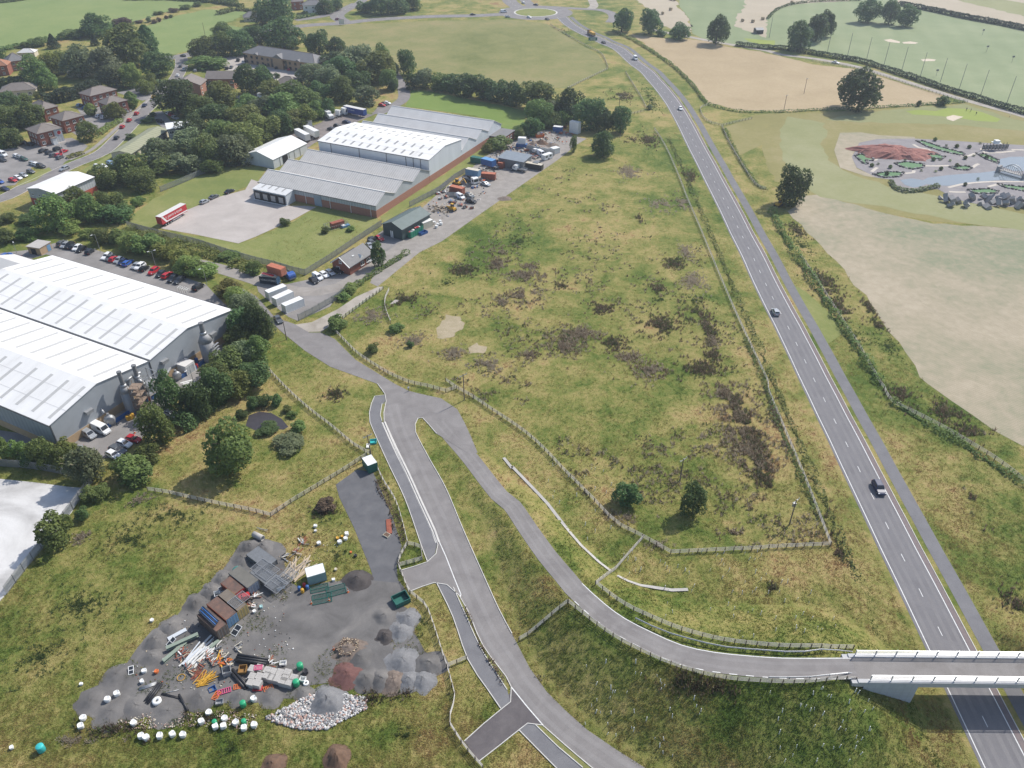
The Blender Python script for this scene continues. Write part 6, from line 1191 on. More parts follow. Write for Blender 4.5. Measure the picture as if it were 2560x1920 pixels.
BAGS = [(935,1080,'larger of two bags at the yard tip'),(1015,1030,'right of two bags at the yard tip'),(725,1240,'upper of two stacked at the far left'),(705,1310,'lower of two stacked at the far left'),(1160,1285,'alone left of the weed patch'),(1225,1395,'left of the joined pair at the grass edge'),(1268,1410,'right of the joined pair at the grass edge'),(1385,1395,'with grey lid at the grass edge'),(1495,1380,'left of the bulging pair'),(1585,1385,'right of the bulging pair'),(1745,1270,'open topped, left of the green tub'),(1810,1195,'above the open topped one'),(1865,1315,'beside the left green tub'),(1945,1245,'with dark open top'),(1935,1310,'just under the dark open one'),(2040,1280,'crumpled, left of the right green tub'),(2112,1325,'below the right green tub'),(2195,1075,'right of the lone green tub on the heap'),(2200,1300,'rightmost of the bottom row')]
for k, (x, y, w) in enumerate(BAGS): at(ob('bulk_bag', BM[k % 4], None, None, 0, (1.05,1.0,.95), 'white bulk bag '+w, 'bag', 'white builders bags'), T03(x,y), k*.7)
tub = MB().lathe([(.45,0),(.5,.05),(.5,1.1),(.46,1.15)], n=16)
for p, l, s in ((T03(2105,1125),'green tub lying alone on the heap edge',1),(T03(1860,1280),'green tub at the left of the bag row',.8),(T03(2112,1275),'green tub at the right of the bag row',.8),(T13(385,800),'green tub standing at the end of the block stacks',1.1),(T13(352,945),'green tub lying below the block stacks',1.1)): at(ob('plastic_tub', tub.mesh('tub', m_greenp, True), None, None, 0, s, l, 'tub', 'green plastic tubs'), p)
at(ob('plastic_tub', tub.mesh('tub', m_aqua, True), None, None, 0, 1.2, 'turquoise tub lying in the grass at bottom left', 'tub'), T03(365,1510))
tk = MB().lathe([(1.0,0),(1.05,.1),(1.05,1.5),(.9,1.75),(.3,1.9)], n=20); at(tk.build('water_tank', m_aqua if False else pm('teal_plastic', (.06,.22,.20), None, 1, .5), None, True, label='round teal water tank beside the grey heap', cat='tank'), J1(1145,730))
# containers of the yard row
def yc(label, A, B, L, D, H, mat, top, door, z=0): return container(label, J1(*A), J1(*B), mat, L, z, top, door, H, D, None, 'old containers in the builders yard')
rst = pm('rusty_roof', (.20,.115,.085), (.13,.085,.07), .8, .8, c3=(.09,.07,.06))
cdir = (W(J1(980,1640))-W(J1(640,1400)))
def yrow(label, a, L, D, mat, top, door, H=2.5):
    """container whose door end faces the open yard; a: pixel of its left front bottom corner"""
    A = W(J1(*a)); an = R(-38); t = container(label, J1(*a), J1(a[0]+10, a[1]), mat, L, 0, top, door, H, D, None, 'old containers in the builders yard'); u = Vector((math.cos(an), math.sin(an), 0)); t.rotation_euler[2] = an; t.location = A-u*L+Vector((0,0,.05)); return t
yrow('brown container with blue pipes lashed on its roof', (885,1590), 6.0, 2.2, pm('brown_steel', (.13,.095,.08), (.10,.075,.065), 1, .7), rst, pm('brown_steel2', (.16,.13,.11), None, 1, .7))
yrow('rusty roofed container with light blue doors', (1010,1440), 6.0, 2.6, m_rust, rst, m_lblue)
yrow('yellow doored container under a steel mesh panel', (1150,1330), 6.0, 2.3, pm('ochre_steel', (.32,.24,.10), (.24,.18,.09), 1, .7), pm('brown_grey_roof', (.20,.165,.13), (.14,.12,.10), .8, .8), pm('ochre_door', (.42,.32,.13), None, 1, .7))
yrow('dark red container in the gap behind the red machine', (1120,1085), 4.5, 2.2, m_rust, rst, m_red, 2.2)
yrow('dark grey container with blue grey door end', (1290,1010), 6.0, 2.6, m_steeld, pm('grey_brown_roof', (.17,.16,.14), (.13,.125,.11), .8, .8), pm('slate_blue', (.16,.20,.27), None, 1, .6), 2.4)
yrow('low grey crate stack loaded with steel mesh', (1600,980), 7.0, 3.0, m_steeld, m_steeld, m_steeld, 1.3)
yrow('low grey crate with mesh lid at the back of the row', (1500,700), 6.0, 3.0, m_steeld, m_steeld, m_steeld, 1.2)
def meshpanel(label, a, z, w, h, mat, rz, grp='mesh panels'):
    t = thing('mesh_panel', label, 'mesh panel', (0,0,0), rz, grp); b = MB()
    for s in (0, w): b.bar((s,0,0),(s,h,0),.08)
    for s in (0, h/2, h): b.bar((0,s,0),(w,s,0),.08)
    b.build('frame', mat, t); g = MB()
    for k in range(1, int(w/.25)): g.bar((k*.25,0,0),(k*.25,h,0),.03)
    for k in range(1, int(h/.25)): g.bar((0,k*.25,0),(w,k*.25,0),.03)
    g.build('mesh', mat, t, kind='stuff'); v = W(a, z); t.location = v; return t
for l, a, z, w, h, rz in (('steel mesh panel on the yellow doored container', (990,1085), 2.65, 2.4, 3.4, -.65), ('grey mesh panel lying on the low crates', (1480,860), 1.5, 3.4, 3.0, -.62), ('upper grey mesh panel on the crate stack', (1360,700), 1.5, 3.2, 3.4, -.62), ('mesh panel leaning at the far corner of the crates', (1290,640), 1.4, 2.6, 3.2, -.62), ('long mesh panel on the right of the crate stack', (1640,760), 1.5, 2.8, 3.2, -.62)): meshpanel(l, J1(*a), z, w, h, m_steel, rz)
for l, a, w, h, rz in (('dark green mesh gate lying by the traffic cone', (490,250), 3.6, 2.3, .25), ('dark green mesh panel flat on the gravel', (620,185), 3.6, 2.4, .35), ('green mesh panel leaning at the welfare cabin', (475,150), 3.4, 1.6, .3)): meshpanel(l, T13(*a), .15, w, h, m_teal, rz, 'green mesh panels')
cb = container('white roofed green welfare cabin in the builders yard', T13(455,85), T13(590,45), pm('pale_teal', (.25,.36,.36), None, 1, .5), 3.6, 0, m_white, m_teal, 2.3, 2.6, None, 'site cabins')
cb = container('small green and white cabin at the head of the gravel strip', T12(975,780), T12(1025,760), m_teal, 2.4, 0, m_white, m_teal, 2.4, 3.4, None, 'site cabins')
for k, (p, m, l) in enumerate(((J1(1945,925),m_blue,'blue drum left by the welfare cabin'),(J1(2050,910),m_blue,'blue drum right by the welfare cabin'),(J1(1985,955),m_yel,'yellow drum by the welfare cabin'),(J1(2010,880),m_red,'red drum by the welfare cabin'))): barrel(l, p, m, 1.1, 'drums by the welfare cabin')
def tubes(name, label, a, b, n, r, mat, z=0, hollow=True, cat_='pipe', gap=2.05, rows=1, group=None):
    A, B = W(J2(*a), z), W(J2(*b), z); d = B-A; s = Vector((-d.y, d.x, 0)).normalized(); t = thing(name, label, cat_, (A.x, A.y, z+.05), 0, group)
    for k in range(n):
        o = s*(k % ((n+rows-1)//rows))*r*gap+Vector((0,0,r+(k//((n+rows-1)//rows))*r*1.8))
        (MB().pipe(o, o+d, r, r*.2, 12) if hollow else MB().cyl(o, o+d, r, n=10)).build('pipe', mat, t, True)
    return t
tubes('pipe_stack', 'stack of long black pipes with red end caps', (1210,500), (1620,560), 6, .24, m_black, rows=2); tubes('pipe_stack', 'two black pipes lying askew below the orange crate', (1380,850), (1170,610), 2, .26, m_black); tubes('pipe_stack', 'three black pipes at the left of the gravel heaps', (50,1070), (245,800), 3, .2, m_black); tubes('pipe_stack', 'single black pipe pointing down the gravel heap', (580,1150), (465,940), 1, .2, m_black); tubes('pipe_stack', 'thin black pipes lying across the gravel', (230,930), (470,985), 2, .09, m_black); tubes('pipe_stack', 'thin grey tubes beside the white roll', (-60,880), (170,800), 4, .08, m_steel)
tubes('pipe_stack', 'thin grey pole lying above the black pipe', (240,925), (460,870), 1, .06, m_steel)
v = W(J1(620,1215), 2.7); t = thing('pipe_stack', 'blue pipes lying on the brown container roof', 'pipe', v, 0)
for k in range(5): MB().pipe(Vector((k*.08, k*.3, .15+(k % 2)*.08)), Vector((k*.08, k*.3, .15+(k % 2)*.08))+Vector((3.9,-3.2,0)), .13, .03, 10).build('pipe', m_blue if k % 2 else m_navyc, t, True)
t = thing('concrete_pipe', 'large pale concrete pipe lying in the grass', 'pipe', W(J1(1345,210)), 0); d = W(J1(1450,260))-W(J1(1345,210)); MB().pipe((0,0,.6), d*1.15+Vector((0,0,.6)), .6, .12, 18).build('barrel', m_conc, t, True)
# girders, boards, timber
def beam(label, a, b, w, h, mat, z=0, grp=None, nm='steel_beam', cat_='beam'):
    A, B = W(J2(*a), z), W(J2(*b), z); t = MB(); d = B-A
    t.bar((0,0,h/2), d+Vector((0,0,h/2)), w*.2, h).bar((0,0,.03), d+Vector((0,0,.03)), w, .06).bar((0,0,h), d+Vector((0,0,h)), w, .06); return t.build(nm, mat, None, loc=(A.x, A.y, z+.08), label=label, cat=cat_, group=grp)
m_gbeam = pm('pale_green_steel', (.26,.31,.25), (.22,.26,.21), 1, .6)
beam('upper pale green girder in the yard', (300,340), (720,150), .7, .5, m_gbeam, .45); beam('lower pale green girder crossing beneath the upper one', (260,510), (560,260), .75, .5, m_gbeam); beam('green girder lying right of the white boards', (880,330), (990,230), .7, .4, m_gbeam); beam('grey flat panel behind the girders', (320,210), (560,80), .8, .2, m_clad2)
def pile(name, label, a, b, n, L, mats, spread, cat_, w=.25, h=.08, jit=.15, z=0, grp=None, up=3):
    A, B = W(J2(*a), z), W(J2(*b), z); d = (B-A); u = d.normalized(); s = Vector((-u.y, u.x, 0)); t = thing(name, label, cat_, (A.x, A.y, z+.05), 0, grp)
    for k in range(n):
        an = random.gauss(0, jit); dd = Matrix.Rotation(an, 3, 'Z')@u; l = d.length*random.uniform(.55, 1.05)*L; o = s*random.uniform(-spread, spread)+u*random.uniform(0, d.length*.25)+Vector((0,0,.06+random.randrange(up)*.1))
        MB().bar(o, o+dd*l+Vector((0,0,random.uniform(-.02,.12))), w*random.uniform(.6,1.3), h).build('plank', mats[k % len(mats)], t)
    return t
m_wbd = pm('white_board', (.70,.69,.66), (.55,.54,.51), 2, .7)
pile('board_pile', 'long pile of white boards in the middle of the yard', (540,610), (890,260), 26, 1, [m_wbd, m_wbd, m_clad2, m_wood], 1.6, 'boards', .3); pile('timber_pile', 'fan of pale timber beams beside the welfare cabin', (1720+170, -560), (1990+170, -830), 26, 1, [m_woodp, m_wood, m_woodp], 1.8, 'timber', .22, .14, .35)
pile('plastic_barriers', 'heap of yellow plastic rods below the white boards', (670,830), (960,610), 26, .8, [m_yel], .8, 'barriers', .1, .08, .3); pile('plastic_barriers', 'yellow scrap plastic heap left of the black pipes', (980,540), (1140,440), 16, .9, [m_yel, m_orange], .8, 'barriers', .16, .12, .7); pile('scrap_metal', 'rusty scrap rods below the white boards', (640,760), (860,560), 14, .8, [m_rust], .7, 'scrap', .08, .06, .3); pile('scrap_metal', 'rusty scrap between girders and white boards', (440,500), (620,300), 16, .7, [m_rust, m_wood, m_steeld], .8, 'scrap', .16, .1, .6)
pile('timber_pile', 'thin grey poles in the grass above the concrete pipe', (1460+20, -1250), (1620+20, -1215), 3, 1, [m_steel], .2, 'poles', .08, .06, .05)
# block stacks
bm_ = MB()
for i in range(3):
    for j in range(3): bm_.box(-.55+i*.37, -.55+i*.37+.36, -.55+j*.37, -.55+j*.37+.36, .12, .95)
bm_.box(-.58,.58,-.58,.58,0,.1); bm_ = bm_.mesh('block_pack', m_conc)
BL = [(1440,700),(1530,700),(1420,780),(1510,790),(1440,600),(1530,590),(1640,620),(1720,640),(1800,650),(1900,650),(1630,690),(1690,715),(1760,730),(1840,760),(1920,780),(1980,720),(1870,720)]
for k, (x, y) in enumerate(BL): at(ob('block_pack', bm_, None, None, 0, 1.12, 'pale concrete block pack, %s of the stacks left to right' % ORD[k], 'blocks', 'packs of concrete blocks'), J2(x,y+30), -.25)
def crate(label, p, mat, w=1.2, d=1.0, h=.8, rz=0, grp='plastic crates'):
    t = thing('crate', label, 'crate', (0,0,0), rz, grp); b = MB()
    b.box(-w/2,w/2,-d/2,-d/2+.06,0,h).box(-w/2,w/2,d/2-.06,d/2,0,h).box(-w/2,-w/2+.06,-d/2+.06,d/2-.06,0,h).box(w/2-.06,w/2,-d/2+.06,d/2-.06,0,h).box(-w/2+.06,w/2-.06,-d/2+.06,d/2-.06,0,.06); b.build('walls', mat, t); MB().box(-w/2-.04,w/2+.04,-d/2-.04,-d/2+.02,h-.1,h).box(-w/2-.04,w/2+.04,d/2-.02,d/2+.04,h-.1,h).build('rim', mat, t); return at(t, p, rz)
crate('white open crate behind the rusty roofed container', J1(1010,890), m_white, 1.5, 1.5, 1.0, .5); crate('white crate beside the open white crate', J1(945,955), m_paleroof, 1.4, 1.3, 1.1, .6); crate('pale grey crate behind the yellow doored container', J1(875,1010), m_clad2, 1.2, 1.2, 1.0, .4); crate('brown open crate below the black pipes', J2(1305,620), pm('brown_plastic', (.32,.18,.06), None, 1, .6), 1.3, 1.5, .7, .1); crate('grey stillage crate left of the askew black pipes', J2(1100,650), m_steel, 1.4, 1.4, 1.1, .4); crate('white crate at the end of the block stacks', J2(2095,745), m_white, 1.0, .8, .6, -.2); crate('white wire crate behind the block stacks', J2(1835,530), m_white, 1.1, .8, .5, .1); crate('blue basket left of the pink barriers', J2(905,870), m_blue, 1.2, 1.0, .4, .6); crate('grey wire crate below the orange barriers', J2(1000,1040), m_steel, 1.2, .9, .5, .2); crate('pale slatted crate beside the mesh stack', J1(1690,890), m_clad2, 1.6, 1.3, .8, .5)
for l, p, m, rz, w in (('pink plastic barrier lying on the gravel heap', (1060,890), m_pinkp, .35, 2.2), ('orange plastic barrier below the pink one', (955,950), m_orange, 1.3, 1.6), ('orange barrier under the askew pipes', (1245,830), m_orange, .2, 1.6), ('red barrier in front of the block stacks', (1500,855), m_red, .05, 1.6), ('orange red barrier right of the block stacks', (1640,850), m_orange, .5, 1.6), ('pink hoop barrier on top of the block stacks', (1520,625), m_pinkp, .1, 1.4)):
    t = thing('plastic_barrier', l, 'barrier', (0,0,0), rz, 'plastic road barriers'); b = MB().box(-w/2,w/2,-.5,-.4,0,.12).box(-w/2,w/2,.4,.5,0,.12).box(-w/2,-w/2+.1,-.4,.4,0,.12).box(w/2-.1,w/2,-.4,.4,0,.12)
    b.build('frame', m, t); q = MB()
    for k in range(5): q.box(-w/2+.3+k*w/6, -w/2+.42+k*w/6, -.4, .4, .02, .1)
    q.build('slats', m, t); at(t, J2(*p), rz, 1.1 if 'top' in l else .12)
def winframe(label, p, rz, w=1.3, h=1.8):
    t = thing('window_frame', label, 'window', (0,0,0), 0, 'old white window frames'); MB().box(0,w,0,.1,0,.07).box(0,w,h-.1,h,0,.07).box(0,.1,.1,h-.1,0,.07).box(w-.1,w,.1,h-.1,0,.07).box(.1,w-.1,h*.5-.05,h*.5+.05,0,.07).build('frame', m_white, t); MB().box(.1,w-.1,.1,h-.1,.02,.04).build('pane', m_glass, t); at(t, p, rz, .1); t.rotation_euler[0] = .35
winframe('white window frame leaning by the brown container', J1(1030,1500), -.5, 1.4, 2.0); winframe('white window frame beside the grey panel', J2(290,280), -.6, 1.0, 1.8); winframe('old window frame near the rusty pile at left', T03(1110,860), .3, .9, 1.5)
ro = MB().pipe((0,0,0), (0,0,.5), .75, .5, 20); at(ro.build('hose_roll', m_white, None, True, label='white roll of pipe lying on the heap', cat='roll'), J2(175,1030)); at(MB().pipe((0,0,0),(0,0,.35),.5,.3,18).build('hose_roll', m_white, None, True, label='small white roll below the block stacks', cat='roll'), J2(2135,790)); at(MB().pipe((0,0,0),(0,0,.12),.7,.08,20).build('hose_coil', m_yel, None, True, label='yellow hose coil left of the yellow rods', cat='hose'), J2(490,710))
def mach(label, p):
    t = thing('site_machine', label, 'machine', (0,0,0), .4); MB().box(-1,1,-.6,.6,.5,1.3).build('body', m_red, t); MB().box(-.3,.9,-.5,.5,1.3,1.6).build('hood', m_red, t)
    for x, y in ((-.7,-.75),(.8,-.75),(-.7,.75),(.8,.75)): w_ = ob('wheel', _tw[0], t, (x, y, .5)); ob('rim', _tw[1], w_)
    MB().bar((1,0,.6),(2.2,-.2,.3),.12).build('drawbar', m_steel, t); at(t, p, .4)
mach('small red wheeled machine in front of the rusty containers', J1(1230,1060))
for k, (p, m, s, l) in enumerate(((J1(1340,1150),m_white,.9,'white sack beside the red machine'),(J1(1350,1215),m_white,.8,'white sack nearest the red machine drawbar'),(J1(1440,1155),pm('pale_aqua', (.35,.55,.55), None, 1, .6),.8,'pale turquoise sack right of the red machine'),(T12(515,1235),m_white,.9,'white tub upper left of the rubbish by the gravel strip'),(T12(515,1275),m_paleroof,.7,'pale tub in the weeds left of the gravel strip'),(T12(785,1305),m_white,1.1,'white sack nearest the gravel strip'),(T12(775,1345),m_white,1.0,'white sack below the nearest one by the strip'),(T12(725,1375),m_white,1.1,'lowest white sack by the rubbish'),(T12(705,1340),m_yel,.8,'yellow sack left of the white sacks'),(T12(745,1325),m_yel,.7,'yellow sack between the white sacks'),(T12(545,1385),m_white,1.0,'white scrap sack at the top of the timber'),(T12(820,1460),m_orange,.6,'orange tub in the weeds beside the strip'),(T12(860,1490),m_black,.8,'black sack in the weeds beside the strip'),(T13(670,40),m_white,.8,'white sack below the weeds by the cabin'),(T13(690,-50),m_cream,.7,'cream pan by the cabin'),(T13(430,840),m_black,1.2,'heap of black netting at the end of the block stacks'),(T03(1250,830),m_white,1.0,'white scrap heap at the left of the yard'),(T03(1355,835),m_orange,.9,'orange box at the left of the yard'),(T03(1230,920),m_white,.9,'white torn sack above the thin tubes'),(T03(705,940),m_white,.7,'white scrap alone in the grass'),(T03(1315,390),m_white,.8,'pale scrap lying in the grass by the heaps'),(T03(105,1490),m_white,.8,'white scrap at the far bottom left'))):
    at(ob('sack', bagmesh(50+k).copy(), None, None, 0, (s*.9, s*.8, s*.7), l, 'sack', 'loose sacks and scrap', mat=m), p, k)
cone = MB().cyl((0,0,0),(0,0,.04),.24,.24,4).cyl((0,0,.04),(0,0,.3),.15,.09,12).cyl((0,0,.45),(0,0,.72),.06,.025,12).mesh('cone_body', m_orange); band = MB().cyl((0,0,.3),(0,0,.45),.092,.06,12).mesh('cone_band', m_white)
for l, p in (('traffic cone right of the green mesh panels', T13(795,140)), ('traffic cone between the green mesh panels', T13(632,215)), ('traffic cone by the brown rubble heap', T13(672,635)), ('traffic cone at the corner of the green mesh gate', T13(480,238)), ('traffic cone in the factory yard by the red car', T02(1165,425))):
    t = thing('traffic_cone', l, 'cone', (0,0,0), 0, 'traffic cones', scale=1.3); ob('body', cone, t); ob('band', band, t); at(t, p)
rb_ = MB().box(-.55,.55,-2.1,2.1,0,.18).build('steel_plate', m_rust, None, label='rust red slab lying on the gravel strip', cat='slab'); at(rb_, T12(1150,1235), .17)
sk = crate('cream tray of soil below the rust red slab', T12(1130,1310), m_cream, 1.3, 1.0, .3, -.6); ob('soil', MB().box(-.5,.5,-.35,.35,.06,.26).mesh('soil', h_br), sk)
crate('turquoise crates heap beside the pole', T12(1015,505), m_aqua, 1.5, 1.4, .5, .2); crate('white frame crate left of the turquoise crates', T12(970,540), m_white, .8, 1.4, .3, .1)
# log pile, bales of white bags by the shed, spoil by the far pond
t = thing('log_pile', 'pile of cut logs beside the telehandler', 'logs', W(YD(420,1290)), -.3)
for k in range(60): a = Vector((random.gauss(0,2.6), random.gauss(0,1.5), .2+abs(random.gauss(0,.5)))); d = Vector((random.uniform(-1,1), random.uniform(-1,1), random.uniform(-.2,.2))).normalized()*random.uniform(.5,1.1); MB().cyl(a, a+d, random.uniform(.13,.25), n=7).build('log', m_woodp if k % 3 else m_bark, t)
for k, p in enumerate(((1540,275),(1570,290),(1590,265),(1600,285),(1560,310))): at(ob('bulk_bag', BM[k % 4], None, None, 0, 1.1, 'white bag in the heap behind the cream box body, %s' % ORD[k], 'bag', 'white bags behind the box body'), T11(*p), k)
for k, p in enumerate(((360,1090),(430,1080),(520,1150),(470,1160),(620,1195),(660,1190),(715,1220),(745,1245),(815,1255),(1000,740),(940,900),(960,930),(870,1010),(1650,600),(1700,620),(1740,600),(1480,480),(1560,500),(1350,470),(1980,280),(2060,300),(2110,310),(2060,220))):
    m = [m_white, m_black, m_cream, m_steel, m_blue, m_orange][k % 6]; t = thing('scrap_bundle', 'bundle of scrap in the scrap yard, %s counting from its near end' % (ORD+['twenty-third'])[k], 'scrap', W(YD(*p)), k*.6, 'scrap bundles in the scrap yard'); jumble(t, 2.4, 1.8, .3, [m, m_steeld, m_rust], 6, .7)
rk = MB()
t = thing('trolley_rack', 'row of white trolley frames at the factory eaves', 'rack', W(T01(1540,865)), -.4)
for k in range(5): MB().bar((k*.9,0,0),(k*.9,0,1.6),.08).bar((k*.9,0,1.6),(k*.9+.8,0,1.6),.08).bar((k*.9,1.4,0),(k*.9,1.4,1.6),.08).bar((k*.9,0,1.6),(k*.9,1.4,1.6),.08).build('hoop', m_white, t)

rocks('yard_debris', 'small mixed debris scattered round the builders yard stores', [T03(1050,780), T03(1500,400), J1(600,1150), J1(1200,600), J1(2000,350), T12(850,1280), T13(300,150), T13(330,700), T13(420,900), T13(100,980), T03(1900,1000), T03(1250,1000)], 420, .05, .16, [m_white, m_rust, m_wood, m_steeld, m_cream, m_woodp, m_black])
rocks('yard_debris', 'small mixed debris scattered over the scrap yard', [YD(0,1480), YD(300,1180), YD(800,780), YD(1200,480), YD(1700,260), YD(2100,260), YD(2100,420), YD(1700,560), YD(1300,800), YD(900,1200), YD(300,1500)], 420, .1, .35, [m_white, m_rust, m_wood, m_steeld, m_cream, m_blue, m_black, m_orange])
rocks('scrap_heaps', 'heaped scrap parts and timber filling the scrap yard', [YD(420,1060), YD(700,860), YD(1000,660), YD(1350,440), YD(1700,270), YD(2060,230), YD(2080,330), YD(1750,520), YD(1500,640), YD(1150,830), YD(900,1050), YD(560,1180)], 260, .25, .75, [m_steeld, m_rust, m_wood, m_black, m_cream, m_blue, m_steel, m_woodp])
for k, (x, y) in enumerate([(2120,-1070),(2020,-950),(1870,-870),(1480,-380),(1420,-250),(1250,330),(480,330),(560,420),(1000,350),(860,430),(760,500),(1080,430),(930,520),(620,600),(1130,530),(1690,510)]):
    pile('rubbish_pile', 'jumbled pile of scrap boards and bars, %s from the top of the yard row' % ORD[k], (x-45,y+25), (x+50,y-35), 12, 1, [[m_wood, m_rust, m_white], [m_steeld, m_woodp, m_rust], [m_cream, m_black, m_steel]][k % 3], .7, 'rubbish', .16, .1, .9, grp='rubbish piles in the builders yard', up=5)
# ---------------------------------------------------------------- vegetation
LM = dict(dark=leaf_mat('leaf_dark', (0.055,0.107,0.039), (0.122,0.189,0.061)), mid=leaf_mat('leaf_mid', (0.085,0.140,0.041), (0.189,0.256,0.073)), light=leaf_mat('leaf_light', (0.134,0.195,0.051), (0.262,0.323,0.091)), yel=leaf_mat('leaf_yellow', (.115,.135,.03), (.24,.24,.06)), grey=leaf_mat('leaf_grey', (0.122,0.171,0.085), (0.238,0.287,0.146)), con=leaf_mat('leaf_conifer', (0.030,0.061,0.029), (0.061,0.104,0.043)), brown=leaf_mat('leaf_brown', (.10,.075,.05), (.20,.15,.10)))
def leaves(C, Nn, size, rng, jit=.9):
    """quads of leaf sprays at points C facing roughly Nn"""
    n = len(C); d = Nn*.8+np.array([.15,.1,.55])+rng.normal(0, jit*.8, (n,3)); d /= np.linalg.norm(d, axis=1)[:,None]+1e-9
    r = rng.normal(0, 1, (n,3)); u = np.cross(d, r); u /= np.linalg.norm(u, axis=1)[:,None]+1e-9; v = np.cross(d, u)
    s = (np.asarray(size)*rng.uniform(.6, 1.35, n))[:,None]; a = u*s; b = v*s*rng.uniform(.45,.8,(n,1))
    V = np.stack([C-a-b*.4, C-b, C+a+b*.2, C+b], 1).reshape(-1,3); return V, np.arange(4*n).reshape(-1,4)
def crown(kind, seed, n=3400):
    rng = np.random.default_rng(seed); C = []; NN = []
    if kind == 'conifer' or kind == 'poplar':
        t = rng.random(n)**(.8 if kind == 'conifer' else 1); z = .04+.96*t
        r = (.5*(1-t)**.85+.02 if kind == 'conifer' else .5*np.sin(np.pi*np.clip(t*.92+.06,0,1))**.7)*(.72+.38*rng.random(n)); a = rng.random(n)*6.283; r *= 1+.16*np.sin(a*5+t*17)
        P = np.stack([r*np.cos(a), r*np.sin(a), z], 1); Nv = np.stack([np.cos(a), np.sin(a), np.full(n,.5)], 1); V, Q = leaves(P, Nv, .045, rng); return V, Q
    lo, sz = {'round':(.06,.034),'oak':(.13,.034),'bush':(.0,.042),'willow':(.02,.036),'shrub':(.0,.06)}[kind]
    nl = {'round':26,'oak':24,'bush':16,'willow':24,'shrub':9}[kind]; c = []
    for k in range(nl):
        d = rng.normal(0,1,3); d /= np.linalg.norm(d); q = rng.uniform(.45,.8)
        z = lo+(1-lo)*.5+d[2]*(1-lo)*.5*q; wz = np.sin(np.pi*np.clip((z-lo)/(1-lo)*.72+.24,0.05,1))**.45 if kind not in ('bush','shrub') else 1.0
        c.append((d[0]*.5*q*wz, d[1]*.5*q*wz, z, rng.uniform(.13,.23)*(1.15 if kind in ('bush','shrub') else .86 if kind == 'oak' else 1)))
    c.append((0,0,lo+(1-lo)*.5,.26)); c = np.array(c); w = c[:,3]**2; idx = rng.choice(len(c), n, p=w/w.sum())
    d = rng.normal(0,1,(n,3)); d /= np.linalg.norm(d,axis=1)[:,None]; d[:,2] = np.where((d[:,2] < -.3) & (rng.random(n) < .5), -d[:,2], d[:,2])
    P = c[idx,:3]+d*c[idx,3:4]*rng.uniform(.72,1.08,(n,1))*np.array([1,1,.86 if kind != 'willow' else 1.1])
    ins = np.zeros(n)
    for q in c: ins += (np.linalg.norm((P-q[:3]), axis=1) < q[3]*.62)
    keep = (ins == 0) | (rng.random(n) < .22); keep &= P[:,2] > .01
    P = P[keep]; P[:,:2] *= .485/np.percentile(np.hypot(P[:,0], P[:,1]), 96); zl = np.percentile(P[:,2], 1); P[:,2] = np.maximum(.02, lo*.6+(P[:,2]-zl)*(.985-lo*.6)/(np.percentile(P[:,2], 99.3)-zl))
    V, Q = leaves(P, d[keep], sz, rng); return V, Q
CR = {}
for kd, ns in (('round',4),('oak',3),('bush',3),('willow',3),('conifer',2),('poplar',1),('shrub',3)):
    for k in range(ns):
        V, Q = crown(kd, 100+k*7+len(kd), {'shrub':420,'bush':3200,'oak':5600,'round':5600,'willow':5200}.get(kd, 3000)); CR[kd,k] = npmesh('crown', V, Q, LM['mid'])
def trunkmesh(seed):
    rng = random.Random(seed); b = MB().cyl((0,0,-.02),(0,0,.34),.03,.022,8).cyl((0,0,.34),(.02,.01,.72),.022,.008,6)
    for k in range(6): a = k*1.05+rng.random(); z = .24+.07*k; b.cyl((0,0,z),(.28*math.cos(a),.28*math.sin(a),z+.2),.013,.004,5)
    return b.mesh('trunk', m_bark)
TRK = [trunkmesh(k) for k in range(3)]
NS = dict(round=4, oak=3, bush=3, willow=3, conifer=2, poplar=1, shrub=3); _tc = [0]
def tree(kind, lm, label, px, wpx, top, group=None, name=None, k=1.04):
    b0 = WG(px); sd = CAMH/math.sqrt(b0.x**2+b0.y**2+CAMH**2); b = WG((px[0], px[1]-wpx*sd*(.40 if kind in ('bush','shrub') else .16))); dep = proj(b)[2]; w = wpx*dep/F*k; h = max(1.0, solve_h(b, top)); _tc[0] += 1; i = _tc[0]
    h = max(h*1.02, w*(.7 if kind not in ('bush','shrub') else .25)); t = thing(name or {'bush':'bush','shrub':'bush','conifer':'conifer_tree'}.get(kind,'tree'), label, 'bush' if kind in ('bush','shrub') else 'tree', b, (i*2.4) % 6.28, group, (w, w*(.9+.2*((i*37) % 10)/10), h))
    if kind not in ('shrub',): ob('trunk', TRK[i % 3], t)
    ob('crown', CR[kind, i % NS[kind]], t, mat=LM[lm]); return t
def trees(T_, lst, label, group):
    for q in lst:
        x, y, w, tp = q[:4]; kd = q[4] if len(q) > 4 else random.choice(['round','round','oak','willow']); lm = q[5] if len(q) > 5 else random.choice(['dark','mid','mid','light','grey']); l = q[6] if len(q) > 6 else label
        tree(kd, lm, l, T_(x,y), w/3.456, T_(x,tp), group, k=1.12 if l == label and len(lst) > 7 else 1.04)
GW = 'trees of the wood beside the warehouses'; LW = 'broadleaf tree crowded in the wood left of the warehouses'
